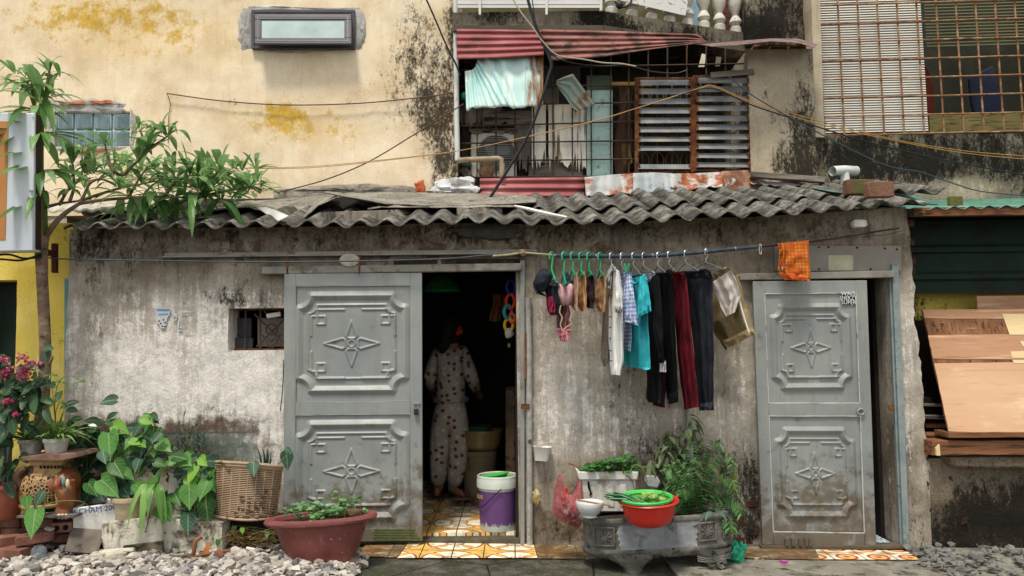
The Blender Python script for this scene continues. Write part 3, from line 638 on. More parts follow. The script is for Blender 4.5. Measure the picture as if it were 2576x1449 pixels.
# right door: rail, post, vent board, left post
mb = MB(); a, b_ = P(1858, 697, -.05), P(2247, 690, -.05); mb.bar(a, b_, .05, .05); mb.build('door_rail', M_rail, shack, bevel=.006)
mb = MB(); a, b_ = P(2249, 664, -.03), P(2278, 1381, -.03); mb.bar(a, b_, .045, .04); a, b_ = P(2240, 690, -.01), P(2268, 1381, -.01); mb.bar(a, b_, .03, .03); mb.build('door_post', gm('blue_grey_post', ['6f7a7c', '7f8a8b', '8b938f'], 8, .5, dirt=[('586a60', .55, .7, 24), ('4a3a28', .64, .75, 9)], bump=(60, .2)), shack, bevel=.003)
mb = MB(); mb.rect(2238, 1018, 2250, 1033, -.05, .02); mb.build('hinge', M_rust, shack, bevel=.003)
M_perf = Mt('perforated_sheet', .45, .2, .4)
m = M_perf; d_ = m.voro(130, None, 'F1', 'Distance', 0.); m.col(m.mix(m.ss(d_, .2, .3), '2a2722', m.cols(m.noise(4), ['7c766b', '8d877b'])))
mb = MB(); mb.rect(1949, 618, 2268, 682, -.022, .012); vb = mb.build('vent_board', M_perf, shack, bevel=.002)
mb = MB(); mb.rect(2084, 642, 2146, 680, -.0245, .004); mb.build('window_pane', gm('lit_mesh', ['8f8d70', 'b3b08f'], 8, .3, bump=None, spec=.6), vb)
for x, y in ((2000, 624), (2060, 622), (2084, 622), (2156, 623), (2226, 625), (2256, 627), (1986, 676), (2060, 677), (2190, 677)): mb = MB(); mb.lathe(P(x, y, -.023), [(0, -.004), (.007, -.003), (.007, .003), (0, .004)], 10, rot=Matrix.Rotation(PI/2, 3, 'X')); mb.build('bolt', M_black, vb)
0
mb = MB(); mb.rect(1729, 1020, 1744, 1360, -.035, .05); mb.build('steel_post', M_steel, shack, bevel=.003)
# track clips under the right door
mb = MB()
for x in (1980, 1996, 2014, 2030, 2040): mb.rect(x-4, 1356, x+4, 1374, -.11, .02)
mb.rect(1915, 1374, 2290, 1381, -.10, .06); mb.build('door_track', gm('muddy_rail', ['4f4637', '665b49'], 10, .8, dirt=[('7a3f28', .58, .7, 12)]), shack)
# exposed brick at the foot of the wall
M_sbr = gm('soiled_brick', ['2f2019', '4a2d22', '5f3c30'], 9, .95, dirt=[('1d1913', .46, .62, 8), ('66605a', .62, .74, 9)], bump=(50, .8))
def brickrow(xa, xb, ya, yb, n, Y=-.012):
    for i in range(n):
        if R.random() < .8: x0 = lerp(xa, xb, i/n); bp = MB(); bp.rect(x0+1.5+R.uniform(0, 2), ya+1, lerp(xa, xb, (i+1)/n)-1.5, yb-1+R.uniform(-2, 1), Y+R.uniform(-.012, .012), .06); bp.build('exposed_brick', M_sbr, shack, bevel=.004)
for j in range(4): brickrow(1655+R.uniform(-20, 10), 1720+R.uniform(-10, 20), 1190+j*22, 1210+j*22, 2, -.01)
for j in range(6): brickrow(1842+R.uniform(-10, 10), 1908, 1236+j*23, 1256+j*23, 2, -.008)
for j in range(34):
    y = 560+j*24; x = P(2296+(y-560)*.047, y, 0)
    if R.random() < .5: bp = MB(); bp.box(x+V((R.uniform(-.055, -.015), .06+R.uniform(0, .05), 0)), (.09, .1, .05), Matrix.Rotation(R.uniform(-.2, .2), 3, 'Z')); bp.build('edge_brick', M_sbr, shack, bevel=.008)
# ================= cream house (upper left) =================
cream = thing('cream_house', 'tall cream plastered house with yellow stains and black mould at its right edge', 'house', P(600, 495, 1.4))
BLc = [('b', 270, 40, 190, 60, .62), ('b', 350, 110, 210, 80, .42), ('b', 130, 40, 110, 60, .25), ('b', 560, 100, 110, 90, .28), ('b', 745, 300, 130, 55, .55), ('b', 770, 330, 90, 35, .3), ('b', 640, 290, 110, 40, .22), ('b', 880, 340, 90, 50, .2), ('b', 980, 200, 90, 90, .15),
       ('r', 1050, 110, 70, 110, 0.67), ('r', 1070, 215, 80, 90, 0.99), ('r', 1078, 300, 85, 50, 1.20), ('r', 1110, 330, 60, 180, 0.80), ('r', 1122, 430, 32, 110, 1.20), ('r', 1140, 70, 18, 130, 0.96), ('r', 1120, 190, 50, 140, 0.56), ('r', 1000, 220, 90, 90, 0.32), ('r', 1040, 40, 50, 40, 0.48), ('r', 620, 262, 220, 18, 0.32), ('r', 640, 330, 80, 30, 0.29), ('r', 800, 470, 250, 20, 0.32),
       ('g', 1110, 395, 34, 60, .5), ('g', 1062, 180, 20, 15, 1.4), ('r', 1062, 180, 20, 15, -1.), ('g', 700, 170, 280, 90, .22), ('g', 480, 90, 170, 70, .25), ('g', 950, 380, 140, 70, .3), ('g', 1010, 20, 50, 26, .5), ('g', 820, 420, 160, 40, .25), ('g', 300, 200, 200, 60, .12), ('b', 900, 480, 300, 18, .25), ('r', 900, 486, 330, 14, 0.48)]
wall('wall', M_cream, cream, -260, 1149, -200, 540, 1.4, [(640, 32, 886, 116), (140, 282, 328, 370)], .06, .9, BLc, None, .006)
# thick mortar collar along the foot and round the openings
def patch(pts, Y, th, name, mat, par, jag=5, n=4, seed=0):
    o = []; m_ = len(pts)
    for i in range(m_):
        a, b_ = pts[i], pts[(i+1) % m_]
        for k in range(n): o.append((lerp(a[0], b_[0], k/n)+R.uniform(-jag, jag)*(k > 0), lerp(a[1], b_[1], k/n)+R.uniform(-jag, jag)*(k > 0)))
    # ring mesh domed to the middle with rough relief
    c = (sum(p[0] for p in o)/len(o), sum(p[1] for p in o)/len(o)); mb = MB()
    nr = 4
    def f(u, v):
        i = int(round(u*len(o))) % len(o); x = lerp(o[i][0], c[0], v*.98); y = lerp(o[i][1], c[1], v*.98)
        return P(x, y, Y-(0 if v == 0 else th*(.6+.8*nz(x*.09, y*.09, seed))))
    mb.grid(f, len(o), nr, True); return mb.build(name, mat, par, True, ang=50)
patch([(600, 45), (612, 20), (634, 16), (634, 122), (606, 124), (598, 95)], 1.4, .02, 'mortar_patch', M_mort, cream, 4)
patch([(890, 18), (908, 24), (920, 55), (917, 95), (905, 122), (890, 124)], 1.4, .02, 'mortar_patch', M_mort, cream, 4)
patch([(632, 16), (700, 14), (780, 18), (892, 20), (892, 25), (632, 25)], 1.4, .015, 'mortar_patch', M_mort, cream, 2)
patch([(640, 121), (890, 121), (870, 127), (760, 134), (700, 132), (650, 127)], 1.4, .015, 'mortar_patch', M_mort, cream, 2)
patch([(128, 256), (215, 250), (300, 252), (330, 262), (332, 284), (128, 284)], 1.4, .02, 'mortar_patch', M_mort, cream, 4)
patch([(326, 258), (342, 280), (346, 330), (336, 372), (326, 372)], 1.4, .02, 'mortar_patch', M_mort, cream, 3)
patch([(118, 270), (140, 270), (140, 372), (120, 370)], 1.4, .02, 'mortar_patch', M_mort, cream, 3)
patch([(128, 368), (332, 368), (318, 377), (200, 380), (130, 376)], 1.4, .015, 'mortar_patch', M_mort, cream, 2)
patch([(226, 253), (280, 252), (284, 260), (228, 262)], 1.38, .012, 'brick_patch', M_brickp, cream, 2)
patch([(150, 258), (210, 252), (212, 262), (150, 264)], 1.38, .012, 'brick_patch', M_brickp, cream, 2)
patch([(165, 374), (270, 374), (262, 381), (170, 381)], 1.385, .012, 'brick_patch', M_brickp, cream, 2)
mb = MB(); mb.rect(-700, 500, 168, 720, 1.405, .3); mb.build('lower_wall', M_pillar, cream)
patch([(690, 478), (800, 466), (900, 462), (1040, 470), (1060, 484), (1060, 500), (690, 505)], 1.4, .035, 'mortar_patch', gm('ledge_mortar', ['6d675c', '8b8478', 'a09a8d'], 8, .95, dirt=[('4a453c', .55, .7, 9)], bump=(30, .9)), cream, 4)
patch([(1042, 462), (1052, 456), (1066, 452), (1070, 484), (1045, 490)], 1.385, .02, 'brick_patch', gm('orange_brick', ['b55a3c', 'c46c48'], 9, .9), cream, 3)
# awning window
fo = MB(); Yf = 1.36
fo.rect(632, 24, 892, 32, Yf, .09); fo.rect(632, 114, 892, 122, Yf, .09); fo.rect(632, 32, 640, 114, Yf, .09); fo.rect(884, 32, 892, 114, Yf, .09)
aw = fo.build('window', M_alu, cream, bevel=.004)
mb = MB(); mb.rect(642, 30, 882, 116, 1.6, .02); mb.build('window_recess', M_black, aw)
def tilt(px, y_top, y_bot, Yt, Yb):
    return lambda y: lerp(Yt, Yb, (y-y_top)/(y_bot-y_top))
ty = tilt(0, 32, 110, 1.35, 1.24)
def tq(mb, x0, y0, x1, y1, dep): mb.prism([(x0, y0), (x1, y0), (x1, y1), (x0, y1)], lambda x, y: ty(y), dep)
s_ = MB()
for x0, y0, x1, y1 in ((640, 34, 884, 49), (640, 95, 884, 110), (640, 49, 657, 95), (866, 49, 884, 95)): tq(s_, x0, y0, x1, y1, .04)
sash = s_.build('window_sash', M_alu, aw, bevel=.006)
s_ = MB()
for x0, y0, x1, y1 in ((648, 40, 876, 42), (648, 102, 876, 104), (648, 42, 650, 102), (874, 42, 876, 102)): tq(s_, x0, y0, x1, y1, -.003)
s_.build('window_bead', gm('dark_aluminium', ['4b4a4f', '55545a'], 8, .4, bump=None), aw)
s_ = MB(); tq(s_, 655, 47, 868, 97, .012)
for v_ in range(len(s_.v)): s_.v[v_].y += .012
s_.build('window_pane', M_frost, aw)
mb = MB(); mb.rect(700, 110, 850, 115, 1.45, .1); mb.build('window_ledge', M_white, aw)
mb = MB(); mb.rect(850, 109, 884, 115, 1.44, .1); mb.build('window_cloth', gm('pink_cloth', ['b04878', 'c05a88'], 8, .8), aw)
# glass blocks
gbm = MB(); gbm.rect(138, 282, 330, 370, 1.43, .05); gb = gbm.build('window', M_white, cream)
for j in range(2):
    for i in range(4):
        x0 = 140+i*48; y0 = 284+j*44; q = MB(); q.rect(x0, y0, x0+44, y0+41, 1.405, .05)
        o = q.build('glass_block', M_glassb, gb, bevel=.012, seg=3)
        q = MB()
        for r_ in range(8): q.rect(x0+4+r_*4.8, y0+4, x0+6+r_*4.8, y0+37, 1.4025, .004)
        q.rect(x0+12, y0+9, x0+40, y0+37, 1.4035, .003)
        q.build('glass_block', gm('glass_core%d%d' % (i, j), ['2e3c40', '4d6064', '6f8688'], 5+R.random()*4, .1, bump=None, spec=.8, st=(1, 1, .4)), gb)
tag(MB().tube([P(1147, -40, 1.36), P(1147, 100, 1.36), P(1149, 300, 1.36), P(1151, 404, 1.36)], .024, 12).build('downpipe', M_pvc, smooth=True), 'white plastic downpipe running down the right edge of the cream wall', 'pipe')
M_pipeb = gm('stained_pipe', ['7d705c', '97896f', 'a99d86'], 9, .6, dirt=[('5b4a30', .5, .68, 8)], bump=None)
tag(MB().tube(sm([P(1151, 404, 1.3), P(1180, 402, 1.3), P(1252, 399, 1.3)], 4)+[P(1261, 402, 1.3), P(1263, 412, 1.3), P(1263, 446, 1.3)], .026, 12).build('drain_pipe', M_pipeb, smooth=True), 'short stained pipe elbowing across in front of the air conditioner', 'pipe')

# ================= balcony house (upper middle) =================
mid = thing('balcony_house', 'shabby house with a mouldy balcony above a caged makeshift window', 'house', P(1600, 495, 1.6))
z1 = P(1516, 27, 1.3).z; z0 = P(1516, 74, 1.3).z; A_ = P(1140, 27, 1.3); B_ = P(1516, 27, 1.3); C_ = PZ(1891, 85, z1)
bs = MB(); n_ = 40
fp = [lerp(A_, B_, i/20) for i in range(21)]+[lerp(B_, C_, i/20) for i in range(1, 21)]
vs = []
for p in fp: vs += [V((p.x, p.y+.004*nz(p.x*9), z1)), V((p.x, p.y+.03, z0)), V((p.x, 3.2, z0)), V((p.x, 3.2, z1))]
fs = []
for i in range(40): a = i*4; fs += [(a, a+1, a+5, a+4), (a+1, a+2, a+6, a+5), (a+3, a, a+4, a+7)]
bs.add(vs, fs); bl = bs.build('balcony_slab', M_mouldy, mid)
paint(bl, bs.v, [('r', 1260, 45, 70, 25, .7), ('r', 1490, 45, 50, 40, 1.2), ('r', 1700, 70, 220, 40, .8), ('g', 1220, 60, 60, 20, .2), ('r', 1180, 40, 40, 20, .2)], 1.3)
ly = V((0, -.03, 0)); mb = MB()
mb.bar(A_+V((0, -.01, -.17)), B_+V((0, -.01, -.17)), .05, .03); mb.bar(B_+V((0, -.01, -.17)), C_+V((0, -.01, -.17)), .05, .03); mb.build('slab_lip', gm('wet_edge', ['4a4338', '5c5448'], 9, .9), mid)
prof = [(0, 0), (.056, 0), (.056, .06), (.04, .075), (.062, .115), (.05, .15), (.03, .18), (.036, .2), (.062, .26), (.066, .32), (.05, .4), (.034, .48), (.03, .52), (.05, .55), (.04, .57), (.056, .58), (.056, .64), (0, .64)]
b0 = None
for i, t in enumerate((.06, .19, .32, .44, .565, .675, .785, .9, 1.0)):
    p = lerp(B_, C_, t)+V((0, .07, 0))
    if b0 is None: q = MB(); q.lathe(p, prof, 16); b0 = q.build('baluster', M_balu, mid, True); o0 = p
    else: c = dup(b0, None, parent=mid); c.location = p-o0
mb = MB(); mb.bar(B_+V((-.1, .07, .69)), C_+V((.2, .07, .69)), .1, .1); mb.build('balcony_rail', M_balu, mid)
# things behind the balusters
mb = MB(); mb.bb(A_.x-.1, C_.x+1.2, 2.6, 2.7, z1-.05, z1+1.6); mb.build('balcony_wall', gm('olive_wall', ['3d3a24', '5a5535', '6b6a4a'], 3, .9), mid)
def upr(name, mat, x0, x1, t, hgt, lab, cat, dy=.35, **k):
    p = lerp(B_, C_, t); a = P(x0, 90, p.y+dy); b2 = P(x1, 90, p.y+dy); mb = MB(); mb.bb(a.x, b2.x, p.y+dy, p.y+dy+.02, z1, z1+hgt); return tag(mb.build(name, mat, **k), lab, cat)
upr('painted_board', gm('cloudy_blue', ['5f8aa3', '8fb0c0', 'a9c2cb'], 6, .8), 1723, 1782, .65, .9, 'pale cloudy blue board leaning behind the balcony balusters', 'board')
upr('white_board', M_white, 1800, 1820, .82, .45, 'narrow white board standing behind the balusters', 'board', .2)
M_shut = gm('brown_shutter', ['5a2e26', '70392e'], 6, .7, streak=[('35201a', .48, .6, 60, (.05, 1, 1))])
upr('roller_shutter', M_shut, 1806, 1875, .95, .9, 'reddish brown ribbed shutter behind the right end of the balcony', 'shutter', .4)
# white ribbed parapet sign, painted cloth banner
mb = MB()
for j in range(5): mb.rect(1151, 20-j*9-9, 1516, 20-j*9-.6, 1.26-.004*(j % 2), .02)
wp = tag(mb.build('parapet_panel', M_white), 'white ribbed metal panel along the front of the balcony', 'panel')
for x in (1207, 1375, 1512): mb = MB(); mb.rect(x-3, -10, x+3, 36 if x < 1500 else 26, 1.245, .03); mb.build('panel_bracket', M_white, wp)
bn = MB(); q0 = [(1540, -20), (1734, -20), (1722, 43), (1540, 0)]; tt = [.06, .58, .55, .06]
bn.add([lerp(B_, C_, t).lerp(P(x, y, lerp(B_, C_, t).y), 1)+V((0, -.03, 0)) for (x, y), t in zip(q0, tt)], [(0, 1, 2, 3)])
tag(bn.build('banner', M_banner, solid=.006), 'white cloth banner with squiggled lines tied over the balusters', 'banner')
mb = MB(); mb.ell(P(1559, 13, 1.25), (.035, .03, .035)); mb.tube(sm([P(1548, 4, 1.25), P(1566, 18, 1.24), P(1584, 10, 1.25), P(1590, -4, 1.25)]), .01, 8); tag(mb.build('black_tap', M_cable, smooth=True), 'black bent pipe fitting hanging left of the white banner', 'fitting')
# upper right mouldy wall and pillar
wall('wall', M_mouldy, mid, 1876, 2064, -40, 112, 1.75, (), .05, .2, [('r', 1960, 50, 90, 70, .8), ('r', 1900, 85, 50, 40, 1.), ('b', 1960, 10, 60, 30, .3)], None, .02)
wall('pillar', M_pillar, mid, 1885, 2050, 124, 452, 1.38, (), .05, .9, [('r', 2025, 330, 40, 120, 1.3), ('r', 2000, 415, 70, 50, 1.2), ('r', 1950, 300, 40, 160, .2), ('g', 1920, 250, 40, 60, .4), ('r', 2040, 170, 14, 60, .5), ('g', 1970, 190, 60, 60, .2), ('b', 1960, 200, 60, 80, .2)])
bp = MB()
for j in range(2):
    for i in range(3): bp.rect(1893+i*48+R.uniform(0, 5), 112+j*8, 1893+i*48+40, 118+j*8, 1.40+R.uniform(-.02, .02), .2)
bp.build('brick_course', gm('dusty_brick', ['6b5138', '86684a', '93795a'], 9, .95, bump=(50, .7)), mid, bevel=.004)
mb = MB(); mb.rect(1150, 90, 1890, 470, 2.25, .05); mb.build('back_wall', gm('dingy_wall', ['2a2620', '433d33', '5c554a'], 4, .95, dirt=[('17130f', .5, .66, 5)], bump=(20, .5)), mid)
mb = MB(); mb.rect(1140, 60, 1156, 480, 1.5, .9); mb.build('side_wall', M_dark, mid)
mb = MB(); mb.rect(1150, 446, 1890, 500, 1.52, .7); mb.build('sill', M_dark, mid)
# window cage
gr = MB(); Yg = 1.5
def vb_(x, y0, y1, r=.0075, Y=Yg): gr.tube([P(x, y0, Y), P(x+R.uniform(-1, 1), (y0+y1)/2, Y+R.uniform(-.006, .006)), P(x, y1, Y)], r, 6)
def hb_(x0, x1, y, yb=None, Y=Yg-.012): gr.tube([P(x0, y, Y), P((x0+x1)/2, (y+(yb or y))/2+R.uniform(-1, 1), Y), P(x1, yb or y, Y)], .0075, 6)
for x in (1154, 1200, 1248, 1295, 1343, 1392, 1440, 1488, 1537, 1582): vb_(x, 120, 450)
for x in (1631, 1679, 1728, 1777, 1825): vb_(x, 110, 200)
hb_(1155, 1600, 218, 215); hb_(1155, 1600, 265, 258); hb_(1155, 1600, 317, 305); hb_(1155, 1600, 361, 354); hb_(1155, 1600, 404, 400); hb_(1440, 1890, 168, 160); hb_(1155, 1440, 176, 172); hb_(1155, 1890, 446, 440)
tag(gr.build('window_cage', M_bargrey, smooth=True), 'rusty cage of thin square bars over the makeshift window', 'grille')
# louvre windows
def louvre(x0, x1, y0, y1, ys, lab, skip=()):
    fr = MB(); Y = 1.40
    fr.rect(x0, y0, x0+9, y1, Y, .05); fr.rect(x1-9, y0, x1, y1, Y, .05); fr.rect(x0+9, y0, x1-9, y0+5, Y, .04); fr.rect(x0+9, y1-6, x1-9, y1, Y, .04)
    p = tag(fr.build('louvre_window', M_rust, bevel=.003), lab, 'window', 'rusty louvre windows')
    n = len(ys)
    for i, y in enumerate(ys):
        s = MB(); Yo = 1.395; tl = lerp(.075, .045, i/n); h = lerp(14, 11, i/n)
        a, b_, c, d = P(x0+8, y+h/2+R.uniform(-1, 1), Yo-.03), P(x1-8, y+h/2+R.uniform(-1, 1), Yo-.03), P(x1-8, y-h/2, Yo+.012), P(x0+8, y-h/2, Yo+.012)
        nrm = V((0, -.4, -.9)).normalized()*.004
        s.hexa([a, b_, b_+nrm, a+nrm, d, c, c+nrm, d+nrm]); s.build('slat', M_slat, p)
        s = MB()
        for x in (x0+9, x1-12): s.rect(x, y-7, x+4, y+8, 1.385-tl*.4, .03)
        s.build('slat_clip', M_rust, p)
    # scroll ironwork behind
    s = MB(); Yb = 1.52; wd = x1-x0
    for k in range(4):
        cx = x0+wd*(k+.5)/4; s.tube([P(cx, y0+6, Yb), P(cx, y1-6, Yb)], .005, 5)
        for yy in (.22, .55, .88):
            cy = lerp(y0, y1, yy)
            for sg in (-1, 1):
                s.tube([P(cx+sg*(3+13*math.sin(t))*1., cy-22*math.cos(t)*(1-.25*t/PI), Yb) for t in [i*PI/7 for i in range(9)]], .005, 5)
                s.tube([P(cx+sg*(9+5*math.cos(t)), cy+16+5*math.sin(t), Yb) for t in [i*PI/4 for i in range(8)]], .004, 5)
    s.build('scrollwork', M_gold, p, True); return p
louvre(1598, 1746, 194, 434, [207, 229, 254, 277, 302, 325, 350, 373, 419], 'left louvre window with rusty frame and one slat missing near the bottom')
louvre(1744, 1893, 189, 431, [201, 224, 248, 272, 297, 319, 343, 367, 391, 414], 'right louvre window with rusty frame and ten grey slats')
tag(MB().bar(P(1788, 189, 1.34), P(1897, 180, 1.36), .05, .012).build('wood_strip', M_woodh), 'thin weathered wood strip lying on top of the right louvre window', 'board')
tag(MB().rect(1537, 206, 1640, 216, 1.56, .03).build('timber_batten', gm('yellow_wood', ['a3813e', 'b8964f'], 7, .8, st=(.2, 1, 1))), 'yellowish timber batten left of the louvre windows', 'board')
# air conditioner
ac = thing('air_conditioner', 'old cream air conditioner box with a round fan grille behind the bars', 'air conditioner', P(1240, 447, 1.7))
mb = MB(); mb.rect(1184, 333, 1300, 447, 1.585, .3); mb.build('casing', M_ac, ac, bevel=.015)
mb = MB(); c = P(1248, 386, 1.58); R90 = Matrix.Rotation(PI/2, 3, 'X'); mb.lathe(c, [(.172, -.01), (.185, 0), (.172, .012)], 40, rot=R90, cap=False)
mb.build('grille_ring', M_ac, ac, True)
mb = MB(); mb.lathe(c+V((0, .004, 0)), [(0, .001), (.172, .001)], 40, rot=R90, cap=False); mb.build('fan_opening', gm('fan_dark', ['2b2b2c', '3d3d3f'], 5, .7, bump=None), ac)
mb = MB()
for k in range(-10, 11):
    h = math.sqrt(max(.172**2-(k*.0165)**2, 0)); mb.tube([c+V((-h, -.008, k*.0165)), c+V((h, -.008, k*.0165))], .0035, 5)
mb.build('grille_wire', gm('grille_grey', ['8f8d84', 'a19f95'], 5, .5, bump=None), ac)
mb = MB()
for k in range(3): mb.ell(c+V((.07*math.cos(k*2.1+.4), -.002, .07*math.sin(k*2.1+.4))), (.07, .004, .045), Matrix.Rotation(-k*2.1, 3, 'Y'))
mb.build('fan_blade', gm('fan_grey', ['5c5f68', '70737c'], 5, .4, bump=None), ac, True)
# boards, torn panels, glass sheets behind the cage
def torn(name, lab, x0, x1, y0, y1, Y, mat, jag=18, nt=12, cat='board', top=3):
    pts = [(x0, y0+R.uniform(-top, top)), (lerp(x0, x1, .5), y0+R.uniform(-top, top)), (x1, y0+R.uniform(-top, top))]
    for i in range(nt+1):
        x = lerp(x1, x0, i/nt)+(R.uniform(-.35, .35)*(x1-x0)/nt if 0 < i < nt else 0); pts.append((x, y1-(R.uniform(.2, 1.)*jag if i % 2 else R.uniform(0, .7)*jag)))
    mb = MB(); mb.prism(pts, Y, .015); return tag(mb.build(name, mat), lab, cat)
torn('torn_board', 'torn whitened board hanging left of the mint glass, narrow with splintered tip', 1338, 1373, 262, 440, 1.55, M_woodw, 80, 9)
torn('torn_board', 'broad torn whitened board with ragged fringe behind the bars', 1380, 1440, 262, 436, 1.54, M_woodw, 60, 19)
torn('torn_board', 'torn whitened board touching the mint glass, ragged at its foot', 1441, 1474, 275, 442, 1.545, M_woodw, 60, 11)
torn('rotten_plank', 'dark rotten plank behind the narrow torn white board', 1362, 1406, 222, 290, 1.6, M_wood, 24, 9)
torn('rotten_plank', 'dark rotten plank hanging beside the air conditioner', 1296, 1340, 296, 440, 1.57, M_wood, 60, 11)
torn('rotten_plank', 'splintered grey plank fringe hanging above the air conditioner', 1157, 1262, 268, 326, 1.56, M_wood, 34, 19)
torn('rotten_plank', 'long horizontal rotten plank under the turquoise sheet', 1216, 1337, 280, 318, 1.55, M_woodh, 14, 13)
torn('rotten_plank', 'peeling grey ply strip resting on top of the air conditioner', 1180, 1300, 322, 340, 1.56, M_woodh, 14, 16)
torn('rotten_plank', 'wide dark plank lying low behind the splintered fringes', 1330, 1466, 392, 446, 1.6, M_woodh, 4, 6)
tag(MB().rect(1476, 190, 1540, 225, 1.62, .02).build('glass_sheet', gm('dark_mint', ['4a5d4c', '627560'], 5, .4)), 'darker mint coloured sheet at the top of the glass panel', 'glass sheet')
gs = tag(MB().rect(1476, 226, 1541, 446, 1.55, .012).build('glass_sheet', M_mint), 'tall mint green frosted glass sheet behind the cage', 'glass sheet')
tag(MB().rect(1157, 258, 1475, 446, 1.8, .02).build('wall_board', gm('brown_backing', ['4f463b', '6b5f50', '85776a'], 5, .9, dirt=[('2b241d', .5, .66, 6)], st=(1, 1, .4)), ), 'weathered brown backing board behind the torn boards and the air conditioner', 'board')
tag(MB().rect(1300, 165, 1460, 262, 1.7, .02).build('wall_board', gm('grey_board', ['4d4846', '635d5a'], 4, .8)), 'dull grey board behind the crumpled metal scrap', 'board')
# net and rag
mnet = Mt('brown_net', .9); mnet.col('5a4032'); x_, y_, z_ = mnet.sep()
gl = mnet.ma('MAXIMUM', mnet.ma('LESS_THAN', mnet.ma('FRACT', mnet.ma('MULTIPLY', mnet.ma('ADD', x_, z_), 80.)), .32), mnet.ma('LESS_THAN', mnet.ma('FRACT', mnet.ma('MULTIPLY', mnet.ma('SUBTRACT', x_, z_), 80.)), .32)); mnet.set('Alpha', gl)
nb = MB(); nb.grid(lambda u, v: P(lerp(1556, 1594, u)-10*v+4*math.sin(v*7+u*3), lerp(218, 440, v), 1.55+.02*math.sin(u*9)), 8, 20)
tag(nb.build('net', mnet, smooth=True), 'brown netting hanging left of the louvre windows', 'net')
rb = MB(); rb.grid(lambda u, v: P(lerp(1566, 1586, u)+5*v*(u-.3)-2*math.sin(v*5), lerp(362, 417-14*abs(u-.5), v), 1.57+.015*math.sin(u*10+v*2)), 10, 12)
tag(rb.build('rag', gm('yellow_rag', ['8f7a22', 'a89036'], 12, .9), smooth=True, solid=.003), 'yellow rag hanging in the gap beside the louvre windows', 'rag')
mb = MB(); mb.ell(P(1225, 428, 1.58), (.075, .03, .085), wob=.6, ws=5); tag(mb.build('crumpled_paper', gm('brown_paper', ['7a5c3d', '97775a', 'ab8d6d'], 9, .9, bump=(40, .8))), 'crumpled brown paper wedged below the drain pipe', 'paper')
mb = MB(); mb.ell(P(1172, 437, 1.58), (.05, .03, .05), wob=.7); mb.ell(P(1172, 415, 1.58), (.05, .02, .015), wob=.5, mi=1); tag(mb.build('rubbish', [gm('rubbish_grey', ['5b5145', '7b6f60'], 12, .9), gm('rubbish_green', ['2f6b45', '3f7f55'], 9, .6)]), 'small heap of grey and green rubbish beside the downpipe', 'rubbish')
mb = MB(); mb.ell(P(1169, 243, 1.44), (.035, .03, .04), wob=.3); tag(mb.build('green_bottle', gm('green_plastic', ['0f5a3c', '187a50'], 6, .25, bump=None), smooth=True), 'dark green plastic bottle wired beside the turquoise sheet', 'bottle')
for px, lab in (((1758, 135, 1776, 168, 8), 'white'), ((1800, 142, 1815, 166, 2), 'grey')):
    mb = MB(); mb.prism([(px[0]+px[4], px[1]), (px[2], px[1]+2), (px[2]-4, px[3]), (px[0], px[3])], 1.6, .02); tag(mb.build('wood_offcut', M_woodw if lab == 'white' else M_wood), '%s wood offcut stuck upright above the right louvre window' % lab, 'board')
# metal sheets
def sheetpx(name, lab, top, bot, Yt, Yb, mat, waves=0, amp=.012, along='u', nu=60, nv=16, jag=0, cat='metal sheet', solid=.004, sw=0):
    mb = MB(); sd_ = R.random()*20
    def f(u, v):
        a = ip(top, u); b_ = ip(bot, u); x = lerp(a[0], b_[0], v); y = lerp(a[1], b_[1], v)+(jag*v*nz(u*13, sd_)*(v > .95) if jag else 0)
        Yd = lerp(Yt, Yb, v); ph = 2*PI*waves*(u if along == 'u' else v)
        k = math.sin(ph) if sw == 0 else max(-.3, math.sin(ph))**1
        return P(x, y, Yd-amp*k+.012*nz(u*3, v*3, sd_))
    mb.grid(f, nu, nv); return tag(mb.build(name, mat, smooth=True, solid=solid, ang=180), lab, cat)
sheetpx('corrugated_sheet', 'pale turquoise corrugated sheet with rust on its right side tied over the cage', [(1170, 179), (1188, 176), (1196, 168), (1203, 148), (1260, 145), (1367, 139)], [(1173, 277), (1200, 270), (1240, 271), (1270, 267), (1300, 273), (1366, 266)], 1.27, 1.22, M_turq, 9, .013, nu=108, jag=6)
sheetpx('corrugated_scrap', 'small crumpled grey green scrap of corrugated metal stuck on the cage', [(1400, 203), (1420, 193), (1441, 186), (1470, 225), (1499, 263)], [(1400, 212), (1412, 230), (1426, 250), (1437, 268), (1453, 281)], 1.42, 1.38, gm('painted_scrap', ['7d9a98', 'a0a896', 'a38d74'], 5, .6, dirt=[('7a5a40', .52, .66, 5)]), 3, .016, 'v', nv=24, nu=24)
sheetpx('awning_sheet', 'red corrugated awning sheet on the left, lapping under the worn one', [(1149, 73), (1250, 74), (1368, 76)], [(1149, 149), (1250, 146), (1368, 139)], 1.28, 1.2, M_red, 4.5, .012, 'v', nv=60, nu=20)
sheetpx('awning_sheet', 'worn brownish red corrugated awning sheet sloping up to the right', [(1360, 74), (1560, 79), (1755, 86), (1768, 97)], [(1384, 153), (1520, 143), (1640, 124), (1778, 106)], 1.25, 1.18, M_redworn, 4.5, .012, 'v', nv=60, nu=24)
sheetpx('awning_sheet', 'rusty mauve corrugated sheet capping the grey pillar', [(1762, 112), (1850, 104), (1940, 97), (2010, 98), (2056, 112)], [(1790, 117), (1850, 114), (1940, 104), (2010, 108), (2050, 121)], 1.4, 1.05, gm('mauve_zinc', ['5d4a48', '77605c', '8a7570'], 5, .7, dirt=[('4a3328', .5, .68, 6)]), 6, .02, 'u', nu=90)
sheetpx('flashing_sheet', 'red ribbed metal strip at the foot of the cage', [(1207, 449), (1470, 446)], [(1207, 496), (1470, 499)], 1.34, 1.28, M_red, 2.6, .016, 'v', nv=50, nu=10)
